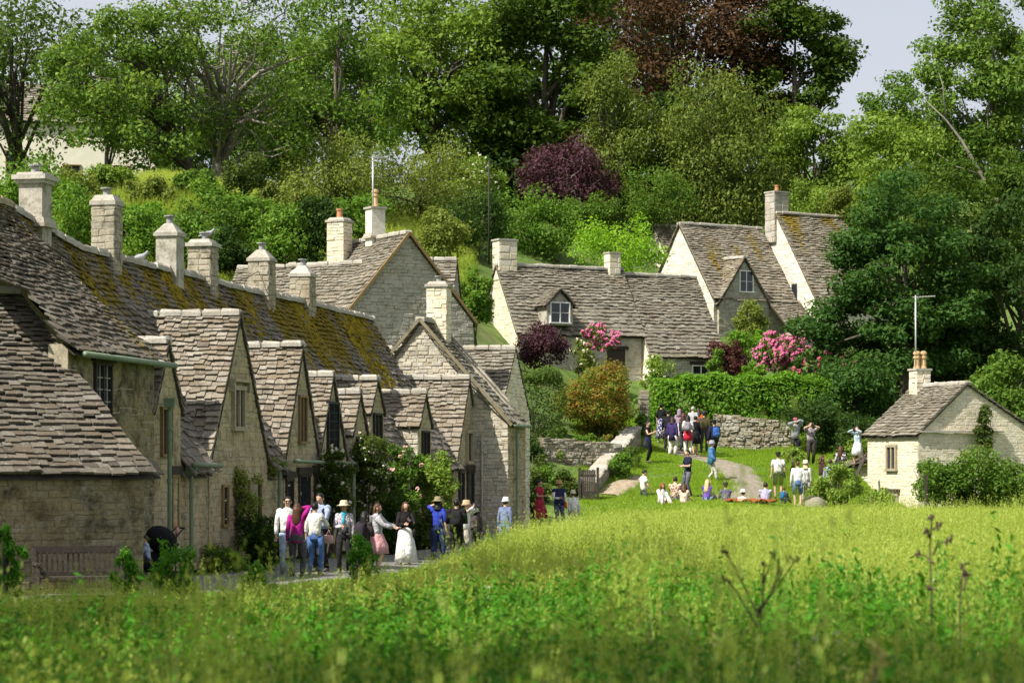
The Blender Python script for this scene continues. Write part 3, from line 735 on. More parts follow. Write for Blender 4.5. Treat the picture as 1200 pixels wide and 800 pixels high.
c5 = thing('stone_cottage', 'stone cottage with one low square dormer of tan stone near the row end', 'cottage', R(21, 0, 0), 'terraced cottages along the lane')
D7 = (20.5, .72, 4.48, 3.55, 0); W8 = (26.0, 1.62, 5.1, 2.5, 0)
row_section(c5, 17.6, 25.0, [D7, W8], M['tile_mossy'], 200)
gable(c5, *D7[:4], indiv=80, cheek=True, win=(0, 2.5, .7, .75, dict(lights=2, fmat=M['oak_dark'], stone=False)), wind=0)
wall(c5, R(0, .03, 0), RD, FRONT, [(17.6, 0), (24.3, 0), (24.3, ZE), (17.6, ZE)], M['stone_row'], M['mortar'], **RUB)
wall(c5, R(24.95, 0, 0), -RN, RD, [(-6, 0), (-.1, 0), (-.1, ZE), (-3, 6.8), (-6, ZE)], M['stone_row'], M['mortar'], stones=False)
for u, w_, z_, h_ in ((19, .8, .05, 1.9), (21.5, .9, .8, 1.1), (23.3, .5, .8, 1.1)):
    window(c5, R(u, .0, z_), RD, FRONT, w_, h_, 1, M['oak_dark'], False, lintel=True)

# chimneys on the row ridge, front to back
CH = dict(ax=(RN, RD))
def row_ch(th, s, z1, sx, sy, mat, mort, t=3.0, **kw):
    p = R(s, t, 0); return chimney(th, p[:2], CH['ax'], sx, sy, ridge_z(s) - .9, z1, mat, mort, **kw)
row_ch(row_start, -1.2, 8.4, .54, .5, M['render'], M['render'], cap='moulded', stones=False, pot=[('cowl', (.0, 0))], plinth=7.5, label='tall pale rendered chimney with a moulded cap')
row_ch(c2, 2.85, 8.35, .54, .46, M['stone_stack'], M['mortar'], cap='step', pot=[('cowl', (0, 0))], indiv=60, label='coursed stone chimney with a stepped cap')
row_ch(c2, 6.95, 8.0, .54, .54, M['render'], M['render'], stones=False, cap='pyramid', pot=[('cowl', (0, 0))], label='pale rendered chimney with a pointed cap')
row_ch(c3, 9.35, 7.95, .6, .56, M['stone_stack'], M['mortar'], cap='slab', pot=[('cowl', (-.05, 0))], indiv=50, label='square stone chimney with a flat cap')
row_ch(c4, 14.1, 7.95, .58, .58, M['stone_stack'], M['mortar'], cap='pyramid', pot=[('cowl', (0, 0))], indiv=50)
row_ch(c4, 17.85, 7.8, .58, .6, M['stone_stack'], M['mortar'], cap='pyramid', pot=[('cowl', (0, 0))], indiv=50)

# wing 8 and the end house 9 with its rear wing
c6 = thing('stone_cottage', 'end cottage of the row with a large sunlit gable and a square chimney on it', 'cottage', R(27, 0, 0), 'terraced cottages along the lane')
gable(c6, *W8[:4], indiv=300, tb=2.75, win=(0, 2.4, .6, .9, dict(lights=1, fmat=M['dressed'])))
wall(c6, R(0, .03, 0), RD, FRONT, [(24.3, 0), (26.4, 0), (26.4, ZE), (24.3, ZE)], M['stone_row'], M['mortar'], **RUB)
for u, w_, z_, h_ in ((24.9, .5, .1, 1.9), (26.1, .7, .7, 1.3)):
    window(c6, R(u, -.02, z_), RD, FRONT, w_, h_, 1, M['oak_dark'], False, lintel=True)
A9 = R(26.55, 1.74, 7.02)
gable_house(c6, A9, RD, 2.5, 2.95, 2.95, 3.75, 3.75, 0, M['stone_pale'], M['mortar_pale'], M['tile_grey'], m=FRONT, indiv=0, smat2=M['stone_row'], wind=120, deck_curve=.15)
vb = MB()
for sg, w_ in ((1, 3.1), (-1, 3.0)):
    vb.bar(A9 - RD * .15 + ZV * .02, A9 - RD * .15 + FRONT * sg * w_ - ZV * (w_ * 3.27 / 2.95 + .02), .07, .1)
vb.build('verge', M['mortar_dark'], c6)
fl = MB(); a_, b_ = R(28.95, 1.3, 6.60), R(28.95, -.7, 4.39); fl.bar(a_, b_, .16, .06); fl.build('flashing', M['render'], c6)
chimney(c6, R(28.2, 1.55, 0)[:2], CH['ax'], .66, .6, 6.2, 8.2, M['stone_cream'], M['mortar_pale'], cap='slab', pot=[('cowl', (0, 0))], indiv=40)
downpipe(c6, R(26.45, -.35, 3.2), 0, hopper=False, mat=M['render'], r=.04); downpipe(c6, R(27.2, -1.35, 3.4), 0, hopper=False, r=.045)
gutter(c6, R(26.5, -1.45, 3.55), R(28.9, -1.45, 3.55), .06)
wing = thing('stone_cottage', 'low rear wing with a weathered tiled roof between the end gable and the round hedge', 'cottage', R(31, 0, 0), 'terraced cottages along the lane')
WA = R(31.2, -.38, 6.3)
gable_house(wing, WA, RN, 4.6, 2.3, 2.3, 4.05, 4.05, 0, M['stone_cream'], M['mortar_pale'], M['tile_grey'], m=-RD, front_stones=False, go=.05)

# ------------------------------------------------------------------ outhouse A in the foreground
out = thing('stone_outhouse', 'low stone outhouse at the left edge with a heavy tiled roof behind the bench', 'outhouse', P(160, 690, 45))
gA = np.array([AW[1], -AW[0], 0])   # outward normal of the front wall
AL = 7.0
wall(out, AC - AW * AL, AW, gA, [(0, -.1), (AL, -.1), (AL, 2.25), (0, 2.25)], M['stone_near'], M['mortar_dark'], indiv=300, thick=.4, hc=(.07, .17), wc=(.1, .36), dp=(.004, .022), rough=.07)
wall(out, AC - gA * .12, AU, unit(np.array([AU[1], -AU[0], 0])), [(0, -.1), (4.2, -.1), (4.2, 5.55), (0, 2.25)], M['stone_near'], M['mortar_dark'], stones=False, thick=.06)
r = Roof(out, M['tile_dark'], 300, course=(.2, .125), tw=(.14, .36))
r.slope(AC - AW * AL - AU * .2 + ZV * 2.12, AC + AW * .12 - AU * .2 + ZV * 2.12, AC - AW * AL + AU * 4.3 + ZV * 5.75, AC + AW * .12 + AU * 4.3 + ZV * 5.75, curve=.06, amp=.02)
r.ridge(AC - AW * AL + AU * 4.3 + ZV * 5.75, AC + AW * .12 + AU * 4.3 + ZV * 5.75)
r.done()
# ------------------------------------------------------------------ big gable house behind the row (11)
h11 = thing('stone_house', 'tall grey stone house with a big blank gable rising behind the row of cottages', 'house', P(480, 440, 95))
A11 = P(478, 273, 95); d11 = unit(np.array([-.49, .87, 0])); m11 = np.array([d11[1], -d11[0], 0])
gable_house(h11, A11, d11, 5.2, 2.9, 2.6, 8.0, 8.3, 4.5, M['stone_grey'], M['mortar'], M['tile_grey'], m=m11)
vb = MB()
for sg, w_, zz in ((1, 3.0, 3.46), (-1, 2.7, 3.18)): vb.bar(A11 - d11 * .16, A11 - d11 * .16 + m11 * sg * w_ - ZV * zz, .09, .1)
vb.build('verge', M['oak'], h11)
pc = A11 + d11 * 2.9
chimney(h11, pc[:2], (m11, d11), .6, .6, 10.6, 12.55, M['stone_white'], M['render'], cap='thin', pot=[('tall', (.0, 0))], stones=False, plinth=11.4)
# its lower left range with stone chimney and cross roof
h11b = thing('stone_house', 'lower grey tiled range with a red pot chimney left of the big blank gable', 'house', P(420, 440, 97))
A11b = P(424, 308, 96.5)
gable_house(h11b, A11b, (-.9, .43, 0), 3.2, 2.4, 2.4, 7.6, 7.6, 4.5, M['stone_grey'], M['mortar'], M['tile_grey'], front_stones=False, m=np.array([-.43, -.9, 0]))
p_ = P(398, 300, 98.5)
chimney(h11b, p_[:2], (np.array([.9, -.43, 0]), np.array([.43, .9, 0])), .75, .7, 8.6, 12.1, M['stone_cream'], M['mortar'], cap='slab', pot=[('round', (0, 0))], indiv=0)
A11c = P(400, 311, 101)
gable_house(h11b, A11c, (-.97, .25, 0), 4.5, 2.6, 2.4, 7.3, 7.3, 4.5, M['stone_grey'], M['mortar'], M['tile_grey'], m=np.array([-.25, -.97, 0]), front_stones=False)
h11c = thing('stone_house', 'grey tiled roof end showing just right of the big blank gable', 'house', P(525, 440, 101))
A11d = P(534, 304, 101)
gable_house(h11c, A11d, (-.99, .1, 0), 3.6, 2.6, 2.4, 8.0, 8.3, 4.5, M['stone_grey'], M['mortar'], M['tile_grey'], m=np.array([-.1, -.99, 0]), front_stones=False, end_stones=False, go=.08)

# ------------------------------------------------------------------ middle cottage (12)
h12 = thing('stone_cottage', 'long cottage with a cream gable, white dormer window and pink rose over its door', 'cottage', P(660, 440, 118))
d12 = unit(np.array([.888, .46, 0])); m12 = np.array([.46, -.888, 0]); A12 = P(583, 310, 118)
L1 = 6.9; dz = A12[2] - 8.75
gable_house(h12, A12, d12, L1, 2.1, 2.75, 8.75, 7.9, 5.3, M['stone_cream'], M['mortar_pale'], M['tile_grey'], m=m12, smat2=M['stone_pale'], end_stones=False, wk=dict(dp=(.004, .016), rough=.03),
            start_open=[(-1.05, -.55, 9.9, 10.5), (-.3, .2, 7.3, 8.2)], front_open=[(4.9, 6.1, 5.3, 8.0)])
ov = MB(); ov.ell(np.array([*A12[:2], 10.25]) - m12 * .85 - d12 * .02, (.27, .1, .42), 14, 8, (m12, d12, ZV)); ov.build('oval_niche', M['mortar_dark'], h12, smooth=True)
sl_ = MB(); q = np.array([*A12[:2], 0]) + m12 * .05 - d12 * .05; sl_.prism([q - m12 * .25 + ZV * 7.45, q + m12 * .28 + ZV * 7.45, q + m12 * .02 + ZV * 8.55], d12 * .03); sl_.build('niche', M['mortar_dark'], h12)
chimney(h12, (A12 + d12 * .45 - m12 * .1)[:2], (m12, d12), .72, .95, 11.2, 13.15, M['stone_cream'], M['mortar_pale'], cap='thin', stones=True, hc=(.28, .36), wc=(.4, .7))
chimney(h12, (A12 + d12 * (L1 - .45))[:2], (m12, d12), .55, .6, 11.0, 12.75, M['stone_cream'], M['mortar_pale'], cap='thin', stones=True, hc=(.28, .36), wc=(.3, .5))
# dormer with white casement
cD = P(656, 382, 116.7); cD[2] = 8.95; fD = cD
zr_ = P(656, 341, 116.7)[2]; zq = P(656, 356, 116.7)[2]
hw = .72
dm = MB(); dm.prism([fD - d12 * hw, fD + d12 * hw, fD + d12 * hw + ZV * (zq - 8.95), fD + ZV * (zr_ - 8.95), fD - d12 * hw + ZV * (zq - 8.95)], -m12 * 1.3)
dm.build('dormer', M['render'], h12)
rr = Roof(h12, M['tile_grey'], 0, (.16, .12), (.16, .3))
for sg in (-1, 1):
    rr.slope(fD + d12 * sg * (hw + .18) + m12 * .14 + ZV * (zq - 9.1), fD + d12 * sg * (hw + .18) - m12 * 1.0 + ZV * (zq - 9.1), fD + m12 * .14 + ZV * (zr_ - 8.88), fD - m12 * 1.35 + ZV * (zr_ - 8.88))
rr.done()
window(h12, fD + ZV * .14, d12, m12, .98, .92, 2, M['white_paint'], False, (0, 1))
# door and lower block
q = np.array([*A12[:2], 0]) + m12 * 2.1 + d12 * 5.45
dr = MB(); dr.box(q + ZV * 7.05 + m12 * .02, (1.0, .06, 1.7), (d12, m12, ZV)); dr.build('door', M['oak_dark'], h12)
lt = MB(); lt.box(q + ZV * 7.95 + m12 * .05, (1.35, .12, .16), (d12, m12, ZV)); lt.build('lintel', M['oak_dark'], h12)
A12b = A12 + d12 * (L1 + .08); A12b[2] = 11.75
gable_house(h12, A12b, d12, 4.35, 2.75, 2.6, 7.75, 7.9, 5.3, M['stone_cream'], M['mortar_pale'], M['tile_grey'], m=m12, smat2=M['stone_pale'], start_stones=False, go=.04,
            front_open=[opening_for(2.95, 6.35, .95, .75)])
q = np.array([*A12b[:2], 0]) + m12 * 2.75 + d12 * 2.95
window(h12, q + ZV * 6.35, d12, m12, .95, .75, 2, M['white_paint'], False, (0, 1), lintel=True)
q2 = np.array([*A12b[:2], 0]) + m12 * 2.9 + d12 * .6
downpipe(h12, q2 + ZV * 7.6, 5.6, mat=M['white_paint'], hopper=False, r=.04)
dish = MB(); pd = P(562, 333, 119); dd = unit(np.array([-.5, -.8, .3])); e1 = unit(np.cross(dd, ZV)); e2 = np.cross(e1, dd)
dish.rings([[pd + dd * (k * k * .12) + k * .34 * (math.cos(a) * e1 + math.sin(a) * e2) for a in [2 * math.pi * i / 18 for i in range(18)]] for k in (.05, .4, .75, 1.0, .97, .5)], True)
dish.bar(pd, pd - dd * .5 + np.array([.25, .1, -.15]), .05)
dish.build('satellite_dish', M['metal'], h12, smooth=True)

# ------------------------------------------------------------------ upper right house (13)
h13 = thing('stone_house', 'highest stone house with white gables, a steep front dormer and one tall chimney', 'house', P(860, 410, 133))
d13 = unit(np.array([.845, .535, 0])); m13 = np.array([.535, -.845, 0]); A13 = P(797, 262, 135)
gable_house(h13, A13, d13, 5.6, 3.1, 3.0, 11.45, 11.6, 8.0, M['stone_white'], M['mortar_pale'], M['tile_upper'], m=m13, smat2=M['stone_pale'], course=(.22, .13), wk=dict(dp=(.004, .018), rough=.03),
            front_open=[(1.2, 2.6, 11.0, 11.5)])
A13b = A13 + d13 * 6.0 + m13 * 1.1; A13b[2] = P(915, 250, 137.5)[2]
gable_house(h13, A13b, d13, 6.4, 3.7, 3.5, 11.2, 11.6, 8.0, M['stone_white'], M['mortar_pale'], M['tile_upper'], m=m13, course=(.22, .13), wk=dict(dp=(.004, .018), rough=.03))
chimney(h13, (A13b + d13 * .35 - m13 * .45)[:2], (m13, d13), .85, 1.0, 14.8, 17.65, M['stone_grey'], M['render'], cap='thin', pot=[('round', (0, 0))], stones=True, hc=(.25, .4), wc=(.4, .8))
# front dormer gable
zt = P(862, 299, 132)[2]; zw = 11.2
fG = np.array([*A13[:2], 0]) + m13 * 3.2 + d13 * 2.0
gw = 1.75
ops = [opening_for(.15, 11.75, .85, 1.1, .1)]
wall(h13, fG, d13, m13, [(-gw, 8.2), (gw, 8.2), (gw, zw), (0, zt - .1), (-gw, zw)], M['stone_grey'], M['mortar_pale'], ops, thick=.3)
window(h13, fG + d13 * .15 + ZV * 11.75, d13, m13, .85, 1.1, 2, M['white_paint'], False, (0, 1))
window(h13, fG + d13 * .35 + ZV * 8.9, d13, m13, .95, 1.1, 2, M['white_paint'], False, (0, 0), lintel=True)
rr = Roof(h13, M['tile_upper'], 0, (.2, .14))
for sg in (-1, 1):
    rr.slope(fG + d13 * sg * (gw + .15) + m13 * .15 + ZV * (zw - .3), fG + d13 * sg * (gw + .15) - m13 * .5 + ZV * (zw - .3), fG + m13 * .15 + ZV * zt, fG - m13 * 2.0 + ZV * zt)
rr.ridge(fG + m13 * .15 + ZV * zt, fG - m13 * 2.0 + ZV * zt); rr.done()
ln = Roof(h13, M['tile_upper'], 0, (.2, .14))
q = np.array([*A13[:2], 0]) + m13 * 3.1
ln.slope(q + d13 * 3.75 + m13 * 2.2 + ZV * 9.4, q + d13 * 7.2 + m13 * 2.2 + ZV * 9.4, q + d13 * 3.75 + ZV * 11.3, q + d13 * 7.2 + ZV * 11.3); ln.done()
wall(h13, q + d13 * 3.8 + m13 * 2.0, d13, m13, [(0, 7.8), (3.2, 7.8), (3.2, 9.45), (0, 9.45)], M['stone_grey'], M['mortar_pale'])
wn_ = MB(); g = np.array([*A13b[:2], 0]) + m13 * 1.6 - d13 * .03
wn_.box(g + ZV * 11.9, (.45, .08, .9), (m13, d13, ZV)); wn_.build('window', M['glass'], h13)
bk = thing('stone_house', 'small pale gable with dark bargeboards peeping out behind the highest house', 'house', P(778, 330, 141))
gable_house(bk, P(768, 264, 141), d13, 3.0, 1.9, 1.9, 13.4, 13.4, 10, M['stone_white'], M['mortar_pale'], M['tile_upper'], m=m13, start_stones=False, front_stones=False)

# ------------------------------------------------------------------ right cottage (14)
h14 = thing('stone_cottage', 'small cream cottage standing alone at the right with twin clay chimney pots', 'cottage', P(1060, 600, 96))
d14 = unit(np.array([-.35, .94, 0])); g14 = np.array([.94, .35, 0])
A14 = P(1133, 449, 95.8)
C14 = P(1077, 506, 95)
wl = float(np.dot((A14 - C14)[:2], g14[:2]))
gable_house(h14, A14, d14, 4.1, wl, 4.4, C14[2], 2.85, -.1, M['stone_cream'], M['mortar_pale'], M['tile_grey'], m=-g14, indiv=0, smat2=M['stone_cream'], deck_curve=.0,
            front_open=[opening_for(2.05, 2.1, .62, .85), opening_for(1.95, .1, .62, 1.0)], start_stones=True, course=(.2, .13), wk=dict(dp=(.004, .014), hc=(.07, .15), wc=(.12, .36), rough=.03))
f14 = np.array([*A14[:2], 0]) - g14 * wl
window(h14, f14 + d14 * 2.05 + ZV * 2.1, d14, -g14, .62, .85, 2, M['dressed'], True)
window(h14, f14 + d14 * 1.95 + ZV * .0, d14, -g14, .62, 1.0, 2, M['dressed'], True, lintel=True)
st = MB(); q = np.array([*A14[:2], 0]) - d14 * .1
st.box(q + g14 * (-wl + 1.9) + ZV * (C14[2] + .02) , (3.8, .14, .07), (g14, d14, ZV)); st.build('string_course', M['stone_grey'], h14)
chimney(h14, (A14 + d14 * 3.5 - g14 * .1)[:2], (g14, d14), .62, .6, 4.6, 6.1, M['stone_cream'], M['render'], cap='thin', pot=[('tall', (-.14, 0)), ('tall', (.16, 0))], stones=True, hc=(.14, .2))
# lean-to at its left end
lt = thing('lean_to', 'small lean to shed with a slipped plank against the cream cottage', 'shed', P(1014, 590, 99))
q = f14 + d14 * 4.2
wall(lt, q - g14 * -.2, d14, -g14, [(0, 0), (1.6, 0), (1.6, 2.0), (0, 2.35)], M['stone_cream'], M['mortar_pale'])
rr = Roof(lt, M['tile_grey'], 0, (.18, .14)); rr.slope(q - g14 * .2 + ZV * 2.3, q - g14 * .2 + d14 * 1.9 + ZV * 2.05, q + g14 * 1.4 + ZV * 3.2, q + g14 * 1.4 + d14 * 1.9 + ZV * 2.9); rr.done()
pl = MB(); pl.bar(P(1000, 566, 96.5), P(1013, 535, 97.5), .14, .05); pl.build('plank', M['wood_grey'], lt)

# pale house beyond the trees, far left
h15 = thing('pale_house', 'large pale rendered house half hidden behind the trees at upper left', 'house', P(60, 200, 150))
q = P(-60, 210, 150); ux = unit(np.array([.98, .2, 0])); nr = np.array([.2, -.98, 0]); q[2] = 0
M['render_pale'] = mat_plain('pale_render', (.72, .68, .58), .9, .08, 2)
zb_ = 14.0
wall(h15, q, ux, nr, [(0, zb_), (13, zb_), (13, 23.7), (0, 23.7)], M['render_pale'], M['render_pale'], stones=False, thick=6)
rr = Roof(h15, M['tile_grey'], 0, (.35, .3), (.35, .5)); rr.slope(q + nr * .3 + ZV * 23.5, q + ux * 13 + nr * .3 + ZV * 23.5, q - nr * 4 + ZV * 26.5, q + ux * 13 - nr * 4 + ZV * 26.5); rr.done()
for u, z_ in ((1.5, 20.6), (4.0, 20.2), (7.5, 19.4), (10.6, 19.4)): window(h15, q + ux * u + ZV * z_, ux, nr, 1.0, 1.5, 2, M['oak'], False)
gw_ = thing('garden_wall', 'low pale stone garden wall above the grassy bank at upper left', 'wall', P(200, 238, 124))
a_, b_ = P(120, 206, ground_y(120, 206) + .3), P(300, 208, ground_y(300, 208) + .3); ux = unit((b_ - a_) * np.array([1, 1, 0])); nr = np.array([ux[1], -ux[0], 0])
Lw = float(np.linalg.norm((b_ - a_)[:2])); za_, zb2 = a_[2], b_[2]; a_[2] = 0
wall(gw_, a_, ux, nr, [(0, za_ - 1), (Lw, zb2 - 1), (Lw, zb2 + .5), (Lw * .55, (za_ + zb2) / 2 + .75), (0, za_ + .9)], M['stone_pale'], M['mortar'], thick=.5, hc=(.12, .2), wc=(.2, .5), pk='rubble')
# ------------------------------------------------------------------ foliage
L = {}
def leafmat(k, cols, **kw): GF = {'rose_white': 1, 'rose_pale': 1, 'rose_red': 1, 'pink': 1, 'yellow': 1, 'cream': 1, 'purple': 1, 'purple_red': 1, 'beech': 1, 'hornbeam': 1.02, 'dark': .95, 'chestnut': .88, 'mid': 1.0, 'ash': 1.05, 'ash_dark': .95, 'hedge': .95, 'light': 1.05, 'shrub': 1.08, 'birch': 1.1}.get(k, 1.22 if not k.startswith('grass') else 1.12); cols = [(r_ * GF * (1.25 if k in ('hornbeam', 'dark', 'ash_dark', 'chestnut', 'shrub', 'ivy') else 1.0), g_ * GF, b_ * GF) for r_, g_, b_ in cols]; cols = [(r_, g_, min(b_, g_ * .2) if g_ > r_ * 1.15 and g_ > b_ * 1.6 else b_) for r_, g_, b_ in cols]; L[k] = mat_leaf('leaf_' + k, cols, **kw); return L[k]
leafmat('ash', [(.03, .055, .01), (0.049, 0.105, 0.0168), (0.105, 0.196, 0.0308), (0.182, 0.28, 0.049), (0.238, 0.322, 0.07)])
leafmat('ash_dark', [(0.028, 0.077, 0.028), (0.063, 0.14, 0.042), (0.105, 0.196, 0.056)])
leafmat('mid', [(0.049, 0.112, 0.0168), (0.098, 0.189, 0.0252), (0.168, 0.266, 0.042)])
leafmat('light', [(0.084, 0.154, 0.021), (0.154, 0.252, 0.035), (0.238, 0.336, 0.063)])
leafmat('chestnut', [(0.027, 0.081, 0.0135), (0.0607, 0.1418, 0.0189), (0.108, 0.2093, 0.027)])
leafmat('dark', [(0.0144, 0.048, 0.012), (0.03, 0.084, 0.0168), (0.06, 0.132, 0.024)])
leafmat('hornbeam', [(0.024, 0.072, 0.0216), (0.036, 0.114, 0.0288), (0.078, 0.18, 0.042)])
leafmat('beech', [(0.033, 0.021, 0.012), (0.075, 0.042, 0.021), (0.1275, 0.0675, 0.027)], trans=.2)
leafmat('birch', [(.075, .115, .045), (.125, .175, .075), (.19, .235, .12)], scale=.8)
leafmat('purple', [(0.033, 0.015, 0.024), (0.075, 0.03, 0.045), (0.1275, 0.06, 0.075)], trans=.2)
leafmat('purple_red', [(0.042, 0.014, 0.0168), (0.084, 0.028, 0.028), (0.14, 0.056, 0.049)], trans=.2)
leafmat('lime', [(.10, .21, .012), (.16, .32, .02), (.24, .40, .04)])
leafmat('olive', [(0.084, 0.119, 0.0252), (0.14, 0.189, 0.042), (0.217, 0.252, 0.07)])
leafmat('shrub', [(0.042, 0.126, 0.0168), (0.084, 0.21, 0.0252), (0.14, 0.294, 0.042)])
leafmat('box', [(0.042, 0.084, 0.0252), (0.077, 0.133, 0.0392), (0.119, 0.182, 0.063)])
leafmat('photinia', [(.065, .125, .016), (.11, .18, .025), (.20, .165, .03), (.40, .14, .05)], scale=1.1)
leafmat('hedge', [(0.07, 0.168, 0.014), (0.119, 0.266, 0.021), (0.21, 0.378, 0.042)])
leafmat('ivy', [(0.024, 0.054, 0.0144), (0.048, 0.096, 0.024), (0.09, 0.144, 0.042)])
leafmat('fern', [(0.098, 0.168, 0.028), (0.168, 0.266, 0.042), (0.266, 0.35, 0.07)])
leafmat('nettle', [(.035, .12, .012), (.07, .21, .018), (.13, .30, .03)], trans=.4)
leafmat('pink', [(.38, .06, .17), (.52, .12, .26), (.6, .24, .36)], trans=.2)
leafmat('rose_red', [(.4, .06, .12), (.55, .12, .2)], trans=.2)
leafmat('rose_white', [(.62, .6, .52), (.75, .72, .64)], trans=.2)
leafmat('rose_pale', [(.6, .3, .32), (.68, .45, .42)], trans=.2)
leafmat('yellow', [(.55, .4, .03), (.65, .5, .05)], trans=.2)
M['bark'] = mat_plain('bark', (.10, .085, .065), .95, .45, 6, bump=.6)
M['bark_pale'] = mat_plain('pale_bark', (.21, .19, .155), .9, .4, 5, bump=.5)
M['bark_dark'] = mat_plain('dark_bark', (.045, .038, .03), .95, .4, 6, bump=.6)

def leaf_mesh(c, nrm, size, aspect=.55, tdir=None, rg=None, fold=0.0):
    """diamond leaves: centres (N,3), normals, sizes; tdir biases the leaf's long axis"""
    N = len(c); rnd = rg.normal(size=(N, 3))
    if tdir is not None: rnd = rnd * .45 + tdir
    t = rnd - nrm * (rnd * nrm).sum(1)[:, None]; t /= np.maximum(1e-6, np.linalg.norm(t, axis=1))[:, None]
    b = np.cross(nrm, t); s = size[:, None]
    V = np.stack([c - t * s * .5, c + b * s * aspect * .5 + t * s * .06, c + t * s * .5, c - b * s * aspect * .5 + t * s * .06], 1).reshape(-1, 3)
    return V, np.arange(N * 4).reshape(N, 4)
def foliage_pts(rg, clumps, n, flat=.75, up=.45, jit=.55, inner=.45, weep=0):
    cc = np.array([k[0] for k in clumps]); rr = np.array([k[1] for k in clumps])
    w = rr ** 2; ki = rg.choice(len(clumps), n, p=w / w.sum())
    d = rg.normal(size=(n, 3)); d /= np.linalg.norm(d, axis=1)[:, None]
    rad = rr[ki] * (inner + (1 - inner) * rg.random(n) ** .6) * (1 + .18 * rg.normal(size=n).clip(-1.5, 1.5))
    off = d * rad[:, None]; off[:, 2] *= flat
    if weep: off[:, 2] -= rg.random(n) ** 1.5 * weep
    p = cc[ki] + off
    nr = d * .6 + np.array([0, 0, up]) + rg.normal(size=(n, 3)) * jit
    nr /= np.linalg.norm(nr, axis=1)[:, None]
    return p, nr
def sample_clumps(rg, c, r, n, rc, lo=.35, bottom=-1.0):
    out = []
    while len(out) < n:
        d = rg.normal(size=3); d /= np.linalg.norm(d)
        k = lo + (1 - lo) * rg.random() ** .5
        if d[2] * k < bottom: continue
        out.append((np.array(c) + d * k * np.array(r) * (1 + .10 * rg.normal()), rc * rg.uniform(.65, 1.35)))
    return out
SEED = [100]
def tree(name, label, px, py, w, h, Y, mat, n=9000, leaf=.28, clumps=45, rc=.17, trunk=.28, tx=None, lean=0.0, bark='bark', limbs=10, flat=.7, lo=.35, weep=0, up=.45, depth=.85,
         group='trees on the hillside', aspect=.55, twigs=0, inner=.45, bottom=-1.0, extra=(), base=None, tdir=None, tname='tree'):
    SEED[0] += 1; rg = np.random.default_rng(SEED[0])
    c = P(px, py, Y); rx, rz = w / 2 * Y / F, h / 2 * Y / F; ry = rx * depth
    bx, by = (c[0] if tx is None else P(tx, py, Y)[0]) , Y
    bz = terf(bx, by) - .1
    if base: bx, by, bz = base
    th = thing(name, label, tname, (bx, by, bz), group)
    rc *= 1.0 if inner < .4 else 1.28; n = int(n * 1.2)
    cl = sample_clumps(rg, c, (rx, ry, rz), clumps, rc * 2 * min(rx, rz * 1.2), lo, bottom)
    for (ex, ey, ew, eh, en) in extra:
        e = P(ex, ey, Y); cl += sample_clumps(rg, e, (ew / 2 * Y / F, ew / 2 * Y / F * .8, eh / 2 * Y / F), en, rc * 2 * min(rx, rz * 1.2) * .9, lo)
    # trunk and limbs that reach into the clumps
    mb = MB(); top = c + np.array([0, 0, rz * .25]); b0 = np.array([bx, by, bz]); mid = b0 * .55 + top * .45 + np.array([lean, 0, 0])
    fork = b0 * .5 + mid * .5
    path = [b0, b0 * .75 + fork * .25 + rg.normal(size=3) * .05, fork, mid, mid * .5 + top * .5 + rg.normal(size=3) * .25, top]
    mb.tube(path, [trunk * 1.25, trunk, trunk * .85, trunk * .62, trunk * .38, trunk * .12], 9)
    for j in rg.permutation(len(cl))[:limbs]:
        e = cl[j][0]; s = path[2] * (1 - (f := rg.uniform(.0, .9))) + path[4] * f
        if e[2] < s[2] - .5: s = path[2]
        q = s * .55 + e * .45 + np.array([0, 0, .12 * np.linalg.norm(e - s)]) + rg.normal(size=3) * .15
        q2 = s * .2 + e * .8 + rg.normal(size=3) * .2
        r0 = trunk * rg.uniform(.3, .5)
        mb.tube([s, q, q2, e], [r0, r0 * .7, r0 * .4, r0 * .12], 6)
        for _ in range(twigs):
            a = q * (1 - (g := rg.random())) + e * g; d = rg.normal(size=3); d[2] = abs(d[2]) * .7; d = unit(d) * rg.uniform(.6, 1.8)
            mb.tube([a, a + d * .5 + rg.normal(size=3) * .1, a + d], [r0 * .28, r0 * .18, .008], 5)
    mb.build('trunk', M[bark], th, smooth=True)
    p, nr = foliage_pts(rg, cl, n, flat, up, inner=inner, weep=weep)
    V, q = leaf_mesh(p, nr, leaf * rg.uniform(.4, 1.5, n), aspect, tdir=(np.array(tdir, float) if tdir else None), rg=rg)
    obj_np('crown', V, q, L[mat], th)
    return th
